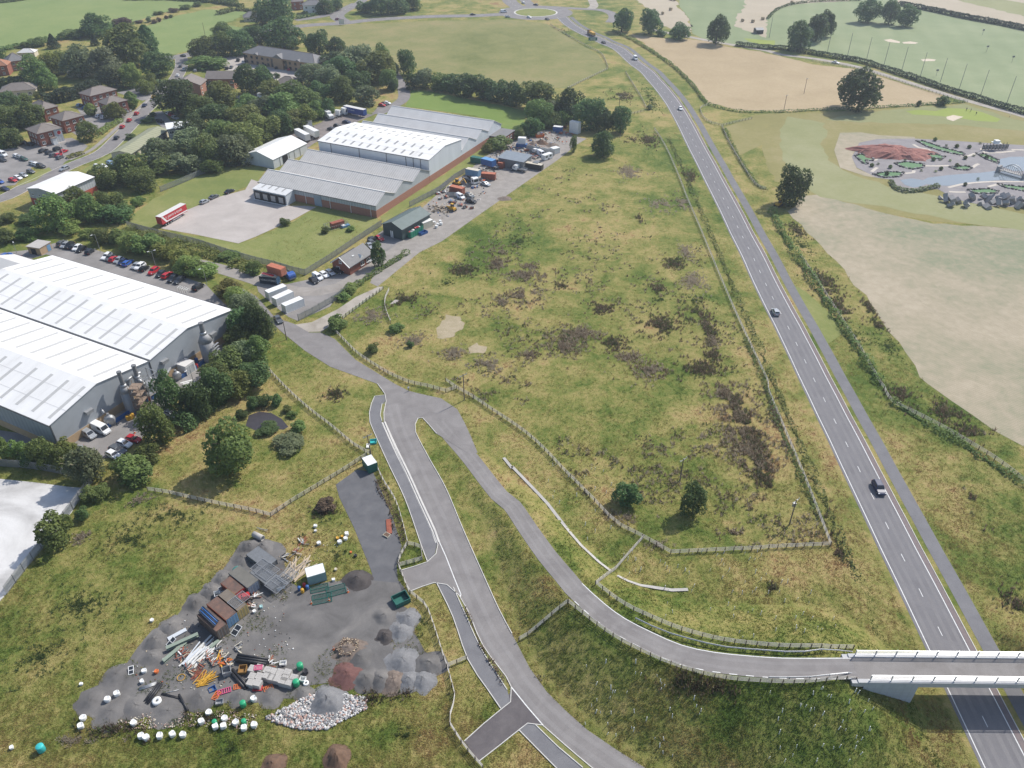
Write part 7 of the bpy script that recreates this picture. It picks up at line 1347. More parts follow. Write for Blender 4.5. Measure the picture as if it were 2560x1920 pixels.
trees(T00, [(845,320,250,115,'round','dark','big round dark tree at the edge of the green field'),(1060,235,190,160,'bush','brown','brownish bush right of the big round dark tree'),(470,420,105,295,'conifer','con','tall dark conifer in the left gardens'),(825,395,72,300,'conifer','con','small conifer below the big round dark tree'),(640,345,210,258,'bush','mid','wide bush left of the big round dark tree'),
 (1130,600,420,215,'willow','mid','largest willowy tree above the brick offices'),(1310,520,140,225,'poplar','dark','tall narrow dark tree beside the largest willowy tree'),(1385,670,270,475,'round','dark','dark spreading tree at the bend of the estate road'),(720,680,300,395,'willow','grey','grey green willow left in the garden clump'),(940,690,310,415,'willow','grey','grey green willow in the middle of the garden clump'),(1010,760,250,560,'willow','grey','low grey willow behind the long brick office'),(1155,760,170,550,'round','light','light green tree right of the long brick office'),
 (320,720,270,480,'round','mid','leafy garden tree at the left above the cream bungalow'),(455,660,190,455,'willow','yel','yellowish garden tree left of the willows'),(565,640,160,440,'willow','light','pale garden tree between the yellowish one and the willows'),(420,780,180,600,'willow','mid','garden tree above the tall dark hedge'),(20,560,140,410,'round','dark','dark tree at the left edge by the terracotta house'),(330,410,150,325,'bush','mid','hedge bush below the left green field'),(200,420,130,370,'bush','mid','small hedge bush at the left field edge'),
 (80,960,210,830,'round','dark','dark tree below the cream bungalow'),(215,910,150,815,'bush','mid','rounded bush right of the cream bungalow'),(335,860,90,790,'bush','yel','golden bush beside the cream bungalow'),(100,1120,270,945,'round','mid','left tree of the pair above the office car park'),(265,1095,270,925,'oak','mid','right tree of the pair behind the sign office'),(10,1165,150,1035,'round','dark','dark tree at the left edge by the car park'),(120,1290,210,1120,'bush','mid','shrubby tree at the car park corner'),(10,1300,120,1190,'bush','mid','shrub at the left edge of the car park'),(185,1260,90,1170,'bush','brown','brownish shrub left of the sign office'),
 (1265,815,155,690,'round','light','bright tree on the corner of the estate road'),(1315,775,150,635,'round','light','second bright tree on the corner of the estate road'),(1388,735,75,688,'bush','grey','small grey bush at the estate road corner'),(1150,945,105,795,'poplar','mid','slim tree beside the office at the road bend'),(1005,1030,180,885,'round','light','tree in front of the office at the road bend'),(795,1000,95,895,'poplar','light','slim pale tree between the office car parks'),(780,1225,185,1060,'round','mid','round tree between square office and estate road'),(1130,1210,90,1155,'bush','dark','dark round shrub on the lawn by the workshop'),(1315,1010,70,970,'bush','dark','shrub at the depot entrance'),(1280,1070,110,1020,'bush','dark','clipped shrub left of the depot cars'),
 (1540,1000,390,690,'round','dark','very big dark tree beside the estate road'),(1925,950,300,725,'willow','light','pale feathery tree above the wood'),(1780,520,250,355,'round','mid','left tree of the clump at the estate junction'),(1930,490,270,325,'oak','mid','middle tree of the clump at the estate junction'),(2100,480,260,335,'round','dark','right tree of the clump at the estate junction'),(1930,340,180,258,'round','mid','tree above the clump at the estate junction'),(1800,620,340,505,'bush','mid','broad bush beside the estate junction'),(2085,320,120,270,'bush','mid','small bush beside the far road'),(2165,360,130,235,'round','dark','dark tree beside the far road bend'),(2165,820,240,560,'round','dark','dark round tree beside the pyramid roofed office'),(1805,790,60,700,'conifer','con','dark conifer in front of the brick wing'),(1945,745,55,650,'conifer','con','small conifer at the brick wing gable')], 'tree', 'trees around the offices')
trees(T00, [(x,y,w,t,'bush',random.choice(['mid','grey','brown'])) for x,y,w,t in ((1295,195,50,140),(1380,190,40,150),(1440,165,45,135),(1480,155,40,125),(1370,130,90,95),(1500,110,90,70),(1600,85,90,40),(1700,60,80,15),(1200,205,70,175),(1330,205,60,170))], 'small bush in the hedgerow between the green fields', 'hedgerow bushes')
trees(T00, [(1720,1020,240,880),(1900,1150,310,940),(2100,1170,290,970),(2150,1020,230,860),(1700,1220,270,1050),(1950,1300,310,1100),(2150,1320,310,1100),(1640,1350,290,1180),(1400,1440,300,1240),(1800,1440,310,1240),(2050,1420,310,1200),(1420,1510,290,1370,'bush','mid'),(1650,1510,310,1330,'bush','grey'),(1830,1510,210,1370,'bush','mid'),(1250,1650,230,1480),(2200,1220,200,1050)], LW, GW)
trees(T00, [(1140,1580,330,1355,'round','mid','broad tree behind the business unit, upper of the pair'),(900,1640,260,1480,'round','mid','tree behind the business unit roof, left of the pair'),(640,1658,70,1550,'poplar','brown','thin fawn poplar beside the business unit')], '', 'trees by the business unit')
trees(T10, [(900,660,310,450),(1090,580,160,380,'round','mid'),(1060,720,310,480),(750,720,270,480),(500,760,240,600),(760,880,240,660,'round','mid'),(560,890,210,740),(320,920,260,760,'willow','mid'),(140,870,210,750,'round','light'),(430,980,270,780),(620,1000,170,850),(250,1050,290,850),(420,1110,230,930),(100,1050,260,860),(60,1220,270,1000,'round','light'),(230,1170,210,970),(330,1130,210,960),(520,1030,160,880),(680,620,200,480,'round','dark'),(1150,780,160,600),(1190,790,90,690),(620,780,240,620,'willow','grey'),(880,800,220,640)], LW, GW)
trees(T10, [(950,930,240,755,'bush','grey','smooth grey green round tree behind the blue trailer'),(70,800,185,575,'round','dark','dark round tree left of the pyramid roofed office'),(180,680,60,630,'bush','dark','tiny round bush in the tan office car park'),(190,225,340,-20,'round','dark','big dark tree at the top left of the far road'),(60,225,160,70,'bush','mid','bush left of the big dark far tree'),(30,420,200,225,'round','dark','left dark tree behind the tan terrace'),(250,430,340,195,'round','dark','largest dark tree behind the tan terrace'),(550,480,250,265,'oak','dark','open crowned tree right behind the tan terrace'),(690,475,170,325,'oak','dark','dark tree at the right end of the tan terrace'),(430,130,60,95,'bush','dark','garden hedge bush by the white house'),(600,120,160,-10,'round','dark','dark tree right of the white house'),(700,90,120,-20,'round','dark','dark tree behind the white house lane'),(950,120,170,10,'bush','dark','left tree of the far dark belt'),(1080,130,210,0,'round','dark','second tree of the far dark belt'),(1220,125,200,-10,'round','dark','third tree of the far dark belt'),(1360,90,170,-20,'round','mid','right tree of the far dark belt'),(1320,655,165,435,'round','dark','solitary dark tree where the drive enters the meadow'),(1200,650,100,535,'willow','grey','thin grey tree beside the warehouse drive')], 'tree', 'trees beyond the warehouses')
trees(T10, [(1340,780,140,640,'bush','dark'),(1450,780,190,600,'bush','grey'),(1570,800,190,640,'bush','mid'),(1690,815,200,650,'bush','dark'),(1820,860,240,650,'bush','dark'),(1960,880,220,660,'bush','dark'),(2090,900,220,710,'bush','dark'),(2190,915,180,710,'bush','dark'),(1640,760,150,640,'bush','mid'),(1900,780,150,660,'bush','mid')], 'dense dark bush in the belt behind the lawn', 'bushes behind the warehouse lawn')
trees(T10, [(2100,1310,230,1190,'bush','mid','bush between brick annexe and scrap yard'),(2010,1330,120,1240,'bush','light','small bush below the brick annexe')], '', 'bushes by the annexe')
trees(T20, [(40,920,160,735,'round','dark'),(230,970,310,730,'round','mid'),(240,1100,230,865,'round','mid'),(310,1070,210,875,'willow','grey'),(490,1060,240,765,'round','dark'),(350,1105,170,975,'willow','mid'),(430,1095,160,955,'round','mid'),(680,1125,290,855,'round','dark'),(795,1145,160,945,'round','dark')], 'broadleaf tree in the clump above the scrap yard', 'tree clump above the scrap yard')
trees(T20, [(160,1185,210,1030,'bush','dark','big round bush left of the bright blue store'),(60,1215,110,1115,'bush','mid','bush behind the small white cabin'),(935,1155,180,925,'round','dark','dark tree at the right end of the scrap yard clump'),(785,1360,215,1135,'round','dark','round tree standing alone below the scrap yard'),(530,1325,70,1180,'bush','mid','slim sapling beside the end of the yard lane'),(945,280,185,75,'oak','dark','left of two dark trees near the roundabout'),(1180,300,200,85,'oak','dark','right of two dark trees near the roundabout'),(1440,345,185,200,'round','dark','middle tree at the top of the stubble field'),(1760,390,205,135,'oak','dark','right tree at the top of the stubble field by the lane'),(1295,320,100,260,'bush','dark','bush at the top corner of the stubble field'),(1190,950,60,905,'bush','grey','grey bush in the verge of the main road')], 'tree', 'solitary trees near the main road')
trees(T30, [(865,205,235,-5,'oak','dark','left of three oaks on the driving range'),(1040,215,160,5,'oak','dark','middle of three oaks on the driving range'),(1190,232,200,45,'oak','dark','right of three oaks on the driving range'),(270,445,255,185,'oak','dark','front oak of the clump at the range corner'),(410,365,200,125,'oak','dark','middle oak of the clump at the range corner'),(495,320,160,90,'oak','dark','back oak of the clump at the range corner'),(775,955,380,590,'oak','dark','huge spreading oak below the stubble field'),(1490,920,130,830,'bush','dark','dark bush at the tip of the stubble field'),(1297,922,45,868,'bush','dark','small bush in the hedge near the huge oak'),(180,1785,290,1445,'round','dark','dark round tree beside the yellow digger on the golf edge')], 'oak', 'oaks of the golf course')
trees(T01, [(500,350,350,65,'round','mid','large tree below the business unit'),(70,280,160,195,'bush','mid','leftmost bush below the business unit'),(235,300,190,205,'bush','dark','dark bush left of the large tree'),(240,440,210,325,'bush','mid','bush left of the brick kiosk'),(60,460,170,330,'bush','mid','bush at the left edge above the blue car'),(1000,300,300,135,'bush','dark','dark domed thicket left of the red trailer'),(800,260,260,25,'round','mid','tree behind the dark domed thicket'),(950,200,260,10,'round','mid','tall tree left of the palisade fence'),(700,190,220,-20,'round','mid','tree beside the large tree'),(1110,210,160,90,'bush','mid','bush against the palisade fence'),(1200,130,130,50,'bush','mid','smaller bush against the palisade fence')], 'bush', 'trees below the business unit')
trees(T01, [(x,y,w,t,random.choice(['bush','bush','round']),random.choice(['yel','light','mid','light'])) for x,y,w,t in ((640,380,180,270),(880,455,170,330),(1040,465,190,335),(1160,515,210,360),(1285,560,260,360),(1450,610,210,460),(1560,660,190,500),(1640,720,210,565),(1780,765,210,630),(1960,930,240,780),(2060,985,200,850),(1360,580,150,450),(1720,730,150,600),(760,420,130,330))], 'yellow green shrub behind the factory car park', 'shrubs behind the factory car park')
trees(T01, [(2000,610,210,545,'bush','mid','low bush in the ditch below the palisade fence'),(2190,740,120,660,'bush','mid','low bush beside the lane bend')], '', 'ditch bushes')
trees(T01, [(2120,1110,270,940),(2150,1280,280,1020),(2080,1370,270,1170),(2010,1590,320,1390),(1900,1680,280,1480),(2160,1510,220,1300),(2240,1310,240,970),(2300,1270,150,1050),(2270,1500,190,1250),(2200,1700,260,1500),(2060,1760,260,1560)], 'leafy tree in the dense belt right of the factory', 'tree belt right of the factory')
trees(T02, [(1490,240,220,-100,'round','dark','dark tree in front of the factory plant'),(1390,535,300,195,'round','mid','tree beside the red car in the factory yard'),(1760,280,270,0,'round','dark','dark tree below the dense belt'),(1890,210,270,-110,'round','dark','upper dark tree below the dense belt'),(1650,360,220,110,'bush','dark','dark bush beside the factory yard bank'),(2010,780,430,365,'round','mid','round tree standing alone in the pond paddock'),(1150,920,340,670,'bush','mid','big bush at the end of the paddock fence'),(1285,715,220,550,'bush','mid','bush above the big bush by the factory bank'),(50,700,170,470,'bush','mid','left bush of the belt above the white slab'),(200,710,180,500,'bush','mid','second bush of the belt above the white slab'),(420,715,230,485,'round','mid','tall bush in the belt above the white slab'),(320,735,200,570,'bush','dark','dark bush in the belt above the white slab'),(560,735,220,560,'round','mid','right bush of the belt above the white slab'),(625,660,170,480,'bush','light','pale bush at the factory corner'),(520,1455,300,1155,'bush','mid','big bush beside the white slab fence'),(735,1195,140,1080,'bush','dark','small dark bush on the slab bank'),(850,1020,220,880,'bush','mid','bush beside the slab fence corner'),(2090,310,115,235,'bush','dark','bush at the left of the pond'),(2190,235,105,110,'bush','dark','bush above the pond')], 'bush', 'trees of the pond paddock and factory bank')
t = tree('oak', 'grey', 'half dead tree with bare branches beside the white slab fence', T02(800,870), 340/3.456, T02(800,560), 'trees of the pond paddock and factory bank')
db = MB()
for k in range(9): a = k*.7; db.cyl((0,0,.3+.03*k),(.5*math.cos(a),.5*math.sin(a),.6+.05*k),.012,.003,5)
db.build('bare_branches', m_woodp, t)
trees(T12, [(60,215,150,105,'bush','dark','dark bush over the top of the pond'),(175,205,105,95,'bush','dark','dark bush right over the pond'),(360,440,155,335,'bush','mid','round bush at the right of the pond'),(100,455,200,380,'bush','dark','low bush along the bottom of the pond'),(265,260,90,195,'bush','mid','small bush at the pond corner'),(310,310,100,250,'bush','mid','bush on the right bank of the pond'),(290,610,280,545,'bush','grey','brown dead bramble mound below the pond'),(330,610,110,560,'bush','mid','green bush in the dead bramble mound'),(610,1130,180,1020,'bush','brown','brownish bramble patch left of the gravel strip')], 'bush', 'bushes round the pond')
trees(T22, [(990,1095,240,885,'bush','dark','left of two round dark bushes in the weedy field'),(1555,1150,220,895,'round','dark','right of two round trees in the weedy field')], '', 'round bushes in the weedy field')
trees(T11, [(720,1215,190,1085,'bush','mid','bush at the start of the field fence by the dirt track'),(1215,1230,135,1145,'bush','mid','small bush in the scrub by the dirt track'),(1020,1410,115,1315,'bush','mid','small round bush in the wet scrub'),(1340,1350,70,1290,'bush','dark','smallest bush in the wet scrub'),(820,885,150,800,'bush','light','leafy shrub in the hedge by the dirt track'),(760,940,130,870,'bush','mid','second shrub in the hedge by the dirt track'),(1060,650,120,430,'willow','dark','birch with hanging branches beside the bungalow'),(250,300,105,230,'bush','mid','round bush on the warehouse grass'),(600,365,80,300,'bush','mid','bush at the corner of the tank compound'),(815,345,80,295,'bush','mid','bush right of the blue crates'),(-10,720,130,600,'bush','mid','bush left of the dark container')], 'bush', 'bushes near the yard lane')
# ---- hedges
def hedge(label, px, w, h, lm, dens=26, size=.24, world=False, group='hedges', lump=.25):
    pl = resample(cat([WG(p) for p in px], 3), 1.0); n = int(len(pl)*dens*max(1,(w+h)/2.4)); rng = np.random.default_rng(len(pl)); A = np.array([tuple(p) for p in pl]); i = rng.integers(0, len(A)-1, n); f = rng.random((n,1)); P = A[i]*(1-f)+A[i+1]*f
    d = A[i+1]-A[i]; d /= np.linalg.norm(d,axis=1)[:,None]+1e-9; s = np.stack([-d[:,1], d[:,0], np.zeros(n)],1)
    a = rng.uniform(-.1, np.pi+.1, n); lum = 1+lump*(vnoise(P[:,0], P[:,1], 2.2, 5)-.5)*2; sq = np.maximum(np.abs(np.cos(a)), np.abs(np.sin(a)))**-.7
    o = s*(np.cos(a)*w/2*sq*lum)[:,None]*rng.uniform(.75,1.05,(n,1)); zz = np.sin(np.clip(a,0,np.pi))*h*sq*.92*lum*rng.uniform(.8,1.05,n)
    C = P+o; C[:,2] += np.maximum(.08, zz); Nn = s*np.cos(a)[:,None]+np.array([0,0,1])*np.sin(a)[:,None]; V, Q = leaves(C, Nn, size, rng, .7); V -= A[0]
    t = thing('hedge', label, 'hedge', A[0], 0, group); ob('foliage', npmesh('foliage', V, Q, LM[lm]), t); return t
hedge('tall dark clipped hedge behind the brick offices', [T00(380,905), T00(520,880), T00(680,840), T00(850,790)], 7, 6.5, 'con', 40, .5, lump=.2); hedge('tall dark hedge at the left edge above the bungalow', [T00(-60,770), T00(60,755), T00(210,730)], 5, 5, 'con', 36, .5, lump=.2)
hedge('dark hedge along the golf lane', [T20(1930,395), T20(2212,425), T30(150,430), T30(380,470), T30(560,500), T30(760,530), T30(900,570), T30(1100,635), T30(1300,700), T30(1500,770), T30(1750,845), T30(2000,925), T30(2212,985), T30(2500,1080)], 3.2, 2.9, 'con', 22, .42, lump=.12); hedge('dark hedge across the top right of the range', [T30(1130,45), T30(1400,95), T30(1700,160), T30(2000,215), T30(2212,260), T30(2500,320)], 4.5, 3.5, 'con', 16, .6, lump=.1)
hedge('dark low hedge curving round the range', [T30(-5,165), T30(80,85), T30(220,38), T30(450,15), T30(800,5)], 2, 1.6, 'dark', 10, .5); hedge('hedge between stubble field and golf course', [T20(1700,905), T20(1780,930), T20(1960,968), T20(2212,972), T30(250,965), T30(560,945), T30(1000,930), T30(1400,905), T30(1700,885)], 1.6, 1.3, 'dark', 12, .35); hedge('young hedge along the main road below the trees', [T20(870,270), T20(1000,330), T20(1130,400), T20(1300,510), T20(1430,610), T20(1560,740), T20(1640,850), T20(1690,900)], 2.0, 1.5, 'mid', 14, .35)
hedge('rough hedge on the field side of the hedge bank', [T31(30,160), T31(110,330), T31(250,560), T31(400,790), T31(520,980), T31(620,1130), T31(760,1340), T31(930,1600), T32(960,0)], 2.2, 1.6, 'mid', 22, .3, lump=.7); hedge('scrubby hedge beside the fence above the cycle path', [T32(1060,150), T32(1250,270), T32(1450,400), T32(1650,500), T32(1850,640), T32(2100,790), T32(2300,930)], 2.2, 1.2, 'mid', 20, .28, lump=.8); hedge('thin hedge along the golf edge', [T20(1830,1110), T20(1900,1250), T20(2000,1430), T20(2140,1620), T30(0,1640)], 1.6, 1.2, 'mid', 14, .3, lump=.6)
hedge('hedge between the dirt track and the yard lane', [T11(690,950), T11(800,860), T11(930,770), T11(1050,690), T11(1180,610), T11(1310,525)], 2.2, 1.4, 'mid', 30, .28, lump=.5); hedge('dark hedge bank between factory yard and paddock', [T02(1540,420), T02(1640,320), T02(1760,210), T02(1900,110), T02(2060,20)], 5, 3.5, 'dark', 34, .34, lump=.5)
hedge('green bank hedge beside the office car park', [T00(860,1165), T00(930,1110), T00(1050,1045)], 4, 2.0, 'light', 24, .35); hedge('low hedge at the car park exit', [T00(580,1370), T00(650,1350), T00(720,1325)], 3, 1.3, 'yel', 24, .35); hedge('field hedge at the foot of the left green field', [T00(-80,450), T00(120,420), T00(300,380), T00(560,335), T00(760,300), T00(960,230), T00(1150,205)], 5, 2.6, 'mid', 12, .6, lump=.6); hedge('garden hedge in front of the white house', [T10(350,165), T10(480,140), T10(600,105)], 3, 2, 'dark', 14, .5); hedge('hedge along the far road below the roundabout', [T00(1880,130), T00(2050,90), T00(2212,110)], 4, 2.5, 'mid', 12, .6, lump=.5); hedge('far hedge along the top left field', [T00(-60,30), T00(150,10), T00(300,-20)], 4, 2.5, 'mid', 10, .6); hedge('hedgerow across the top of the left fields', [T00(1100,0), T00(1400,-5), T00(1700,10), T00(1900,30), T00(2100,60)], 6, 4, 'mid', 12, .7, lump=.6)
hedge('ditch scrub along the palisade fence below the apron', [T01(1120,330), T01(1400,420), T01(1700,500), T01(1950,590), T01(2212,680)], 5, 1.6, 'light', 20, .34, lump=.8); hedge('scrub along the fence beside the field and main road', [T32(460,1180), T32(330,900), T32(200,600), T32(90,350), T21(2150,1560), T21(2000,1250)], 1.6, .9, 'mid', 16, .26, lump=.9); hedge('low ditch scrub between the field fence and main road', [(lambda v: proj(v)[:2])(p) for p in offs(MC, 11.0)[::4] if 330 < proj(p)[1] < 1560], 1.5, .7, 'mid', 16, .24, lump=1.0); hedge('brown weeds along the verge of the gravel strip', [T12(1050,830), T12(1130,1000), T12(1200,1160), T12(1270,1370)], 1.4, .6, 'brown', 22, .2, lump=.8)
hedge('shrub strip on the verge by the lower footway', [T13(1800,270), T13(1900,500), T13(1960,640), T13(2080,820), T13(2160,950)], .8, .5, 'brown', 14, .2, lump=.9); hedge('reed fringe round the miniature golf pool', [GF(610,600), GF(660,680), GF(760,720), GF(900,720), GF(1040,690), GF(1180,660)], 2.2, 1.4, 'grey', 20, .4)
# ---- tufts, weeds
def tufts(name, label, X, Y, hgt_, rad, nb, mat, tint, rng, lean=.8, width=.16):
    n = len(X); Z = hgt_np(X, Y); nbv = nb*n; ii = np.repeat(np.arange(n), nb); a = rng.random(nbv)*6.283; r = rng.random(nbv)*rad[ii]; bx = X[ii]+r*np.cos(a); by = Y[ii]+r*np.sin(a); h = hgt_[ii]*rng.uniform(.6,1.15,nbv)
    wdir = .9; la = a*.6+wdir*1.6; lx = np.cos(la)*h*lean*rng.uniform(.2,1,nbv); ly = np.sin(la)*h*lean*rng.uniform(.2,1,nbv); w = width*rng.uniform(.6,1.4,nbv); px, py = -np.sin(a)*w, np.cos(a)*w
    V = np.empty((nbv,3,3)); V[:,0] = np.stack([bx-px, by-py, Z[ii]-.02],1); V[:,1] = np.stack([bx+px, by+py, Z[ii]-.02],1); V[:,2] = np.stack([bx+lx, by+ly, Z[ii]+h],1)
    tv = np.repeat(tint[ii]+rng.normal(0,.05,nbv), 3)
    return ob(name, npmesh(name, V.reshape(-1,3), np.arange(3*nbv).reshape(-1,3), mat, tv), label=label, cat='grass', kind='stuff')
def clear(X, Y):
    m = np.ones(len(X), bool)
    for P in EXC:
        xs = [p[0] for p in P]; ys = [p[1] for p in P]; q = m & (X > min(xs)) & (X < max(xs)) & (Y > min(ys)) & (Y < max(ys))
        if q.any(): idx = np.where(q)[0]; m[idx[inpoly(X[idx], Y[idx], P)]] = False
    return m
rng = np.random.default_rng(3); cnt = 300000
u = rng.random(cnt); PX = rng.random(cnt)*2760-100; PY = 300+(1700)*u**.85
x_ = (PX-1280)/F; y_ = -(PY-960)/F; dz = -ST+y_*CT; tt = CAMH/-dz; X = x_*tt; Y = (CT+y_*ST)*tt
k = rng.random(cnt) < np.clip((190/np.maximum(tt,1))**1.0*.9, .12, 1); X, Y, tt = X[k], Y[k], tt[k]
k = clear(X, Y) & ~((X < -83) & (Y > 135) & (Y < 260) & (X < -60)); X, Y = X[k], Y[k]
pt = vnoise(X, Y, 7, 1)*.5+vnoise(X, Y, 2.2, 2)*.5
k = rng.random(len(X)) < .45+.6*pt; X, Y, pt = X[k][:150000], Y[k][:150000], pt[k][:150000]; dist = np.hypot(X, Y)
sz = np.clip(dist/170, .75, 2.2)
def road_off(X, Y):
    """sideways distance from the main road centre, positive on the weedy-field side"""
    best = np.full(len(X), 1e9); off = np.zeros(len(X)); Q = MC[::2]
    for a, b in zip(Q, Q[1:]):
        d = (b-a); L = math.hypot(d.x, d.y); ux, uy = d.x/L, d.y/L; t = np.clip((X-a.x)*ux+(Y-a.y)*uy, 0, L); ds = np.hypot(X-a.x-ux*t, Y-a.y-uy*t); o = (X-a.x)*uy-(Y-a.y)*ux; m = ds < best; best = np.where(m, ds, best); off = np.where(m, o, off)
    return off, best
ro, rd = road_off(X, Y); wob = (vnoise(X, Y, 9, 4)-.5)*2.2; rt = np.zeros(len(X)); q = ro+wob
rt += np.where((q > 6.3) & (q < 10.2), .17, 0)-np.where((q > 10.2) & (q < 11.8), .16, 0)+np.where((q > 12) & (q < 13.2), .14, 0)+np.where((q < -9.5) & (q > -15), .10, 0)
rt += np.where(hgt_np(X, Y) > .4, (vnoise(X, Y, 14, 6)-.5)*.3, 0)
tufts('rough_grass', 'rough unmown grass covering the fields and banks', X, Y, (.08+.17*pt)*sz**.6, .45*sz, 7, m_tuft, (pt-.5)*.22+rt, rng, 1.5, .06)
# dock and thistle patches
WD = [(T21, [(1270,840,80,45,0),(1280,1150,170,105,0),(1570,1060,150,65,0),(1700,1180,80,130,0),(1740,1290,65,85,1),(1740,1410,95,65,0),(1640,1530,210,95,0),(1200,1540,190,85,1),(1000,1430,130,65,1),(880,1310,130,65,0),(600,1230,210,85,1),(450,1330,190,105,1),(150,1410,90,55,1),(100,720,160,65,1),(170,640,90,35,1),(310,720,70,35,1),(440,810,65,32,0),(90,900,190,75,1),(780,1000,120,65,0),(1560,770,115,95,2),(1280,120,110,55,2),(1480,90,65,65,2),(1500,520,65,65,2),(1100,240,30,40,0),(50,430,120,90,3),(1560,940,180,60,3),(1300,930,120,60,3),(1400,620,120,60,0)]),
 (T22, [(1850,90,170,130,1),(1930,260,190,130,1),(1980,420,200,130,1),(2040,570,190,130,1),(2110,700,170,130,1),(2160,790,110,110,0),(1930,150,110,130,0),(2020,330,110,130,0),(2090,500,110,120,0),(2140,650,100,120,0),(1640,450,60,30,2),(1680,545,60,25,2),(1000,1160,140,50,2),(1220,1150,60,30,2),(1900,1290,110,50,1),(1240,1390,110,40,2)]), (T32, [(20,880,45,130,0),(60,250,40,140,1),(130,500,40,140,1),(560,1230,70,120,0),(620,1470,60,80,0)]),
 (T11, [(1000,1070,160,65,2),(1700,1390,140,65,2),(2000,1490,160,75,2),(1800,680,160,55,0),(2100,520,90,45,1),(2120,950,110,45,1),(1290,930,110,65,0),(2080,620,100,60,1),(1650,790,90,40,3),(1380,1290,120,70,2)]), (T20, [(1020,1215,65,22,0),(1180,1215,75,50,0),(1010,1490,110,60,2),(330,300,110,50,0),(600,590,40,60,0),(1200,860,60,120,3),(1530,1530,60,60,0),(950,830,90,40,0)]),
 (T23, [(1620,950,260,110,0),(1500,900,160,80,0),(1780,980,160,70,0),(160,900,100,120,1),(330,520,120,80,3)]), (T33, [(2150,250,110,110,0),(50,100,60,60,0)]), (T02, [(1200,1000,120,40,2),(700,1330,100,70,2),(1450,1150,400,150,3),(1100,1350,300,150,3)]), (T03, [(700,250,350,200,3),(350,700,260,220,3),(1000,1330,300,60,0),(1800,1230,250,50,0),(600,1430,250,50,2),(2000,1500,150,120,3)]), (T12, [(700,90,120,60,0),(600,1110,110,80,0),(420,1330,90,60,3),(700,1480,120,60,3),(1100,1010,40,120,3)]), (T13, [(1000,1060,300,40,0),(1450,420,80,120,3),(1400,1000,250,40,0),(1300,1380,200,80,3)]), (T31, [(300,480,90,120,3),(480,780,100,140,0),(620,1000,90,140,0),(760,1250,100,140,3),(950,1150,70,60,0),(1040,1340,130,100,3),(880,1000,60,90,0),(250,330,70,60,0)]), (T32, [(1150,100,120,90,0),(1550,260,160,90,0),(1750,420,140,80,0),(1780,1000,40,80,0),(1820,1160,70,60,0)])]
WX, WY, WT, WH = [], [], [], []
for T_, L_ in WD:
    for cx, cy, rx, ry, ty in L_:
        c = WG(T_(cx,cy)); a = (WG(T_(cx+rx,cy))-c).length; b = (WG(T_(cx,cy+ry))-c).length; n = int(min(2200, a*b*3.1416*(4.2 if ty != 3 else 1.3)))
        r = np.abs(rng.normal(0, .66, n))*1.12; th = rng.random(n)*6.283; X = c.x+r*a*np.cos(th); Y = c.y+r*b*np.sin(th); nz = vnoise(X, Y, 2.5, 9); k = nz > .30+.2*(r > 1); X, Y = X[k], Y[k]
        WX.append(X); WY.append(Y); WT.append(np.full(len(X), {0:-.12,1:.10,2:.28,3:-.55}[ty])+rng.normal(0,.12,len(X))); WH.append(np.full(len(X), {0:.95,1:.85,2:.7,3:.6}[ty])*rng.uniform(.6,1.15,len(X)))
n = 60000; px_ = rng.random(n)*1300+1000; py_ = rng.random(n)*1000+420; P_ = np.array([tuple(W((a, b))) for a, b in zip(px_[:9000], py_[:9000])]); FP = [W(p) for p in (T11(1500,800), T20(600,1300), T20(1200,1150), T21(1480,60), T21(1880,980), T32(280,760), T32(500,1380), T22(1380,1450), T22(700,1000), T12(1900,130), T11(1300,1300))]
k = inpoly(P_[:,0], P_[:,1], [(p.x, p.y) for p in FP]) & (vnoise(P_[:,0], P_[:,1], 16, 21)*.6+vnoise(P_[:,0], P_[:,1], 4, 22)*.4 > .56); P_ = P_[k]
for dx in range(3): WX.append(P_[:,0]+rng.normal(0,.5,len(P_))); WY.append(P_[:,1]+rng.normal(0,.5,len(P_))); WT.append(rng.normal(.0,.25,len(P_))); WH.append(rng.uniform(.3,.75,len(P_)))
X = np.concatenate(WX); Y = np.concatenate(WY); TT = np.concatenate(WT); HH = np.concatenate(WH); k = clear(X, Y); X, Y, TT, HH = X[k], Y[k], TT[k], HH[k]
m_weed = ground_mat('dead_weeds', [(0, (.11,.15,.055)), (.12, (.125,.088,.068)), (.5, (.20,.145,.095)), (.75, (.35,.28,.19)), (1, (.45,.39,.30))], (.1, .6, 2.0), (.2, .3, .3), bump=0, attr=True)
tufts('weed_patches', 'patches of dead dock and thistle in the rough fields', X, Y, HH*.8, np.full(len(X), .42), 9, m_weed, TT, rng, .5, .09)
X = []; Y = []
for q, r in ((T03(1500,900),2.5),(T03(1150,800),2),(T03(1600,1250),3),(T03(2050,1150),2.5),(T03(2000,500),2.5),(J1(1330,1310),2.5),(J1(1730,960),2),(T13(150,700),2.5),(T13(640,760),3),(T13(600,940),3),(T13(380,980),2),(T13(1220,600),1.5),(T13(1400,620),2.5),(T13(60,420),2),(T13(200,160),1.5),(T03(1280,1000),2),(T03(1750,780),2)):
    c = W(q); n = int(r*r*9); a = rng.random(n)*6.283; d = np.sqrt(rng.random(n))*r; X.append(c.x+d*np.cos(a)); Y.append(c.y+d*np.sin(a))
X = np.concatenate(X); Y = np.concatenate(Y); tufts('yard_weeds', 'thin green weeds growing through the gravel yard', X, Y, rng.uniform(.15,.4,len(X)), np.full(len(X),.3), 6, m_tuft, rng.normal(-.08,.1,len(X)), rng, 1.0, .06)
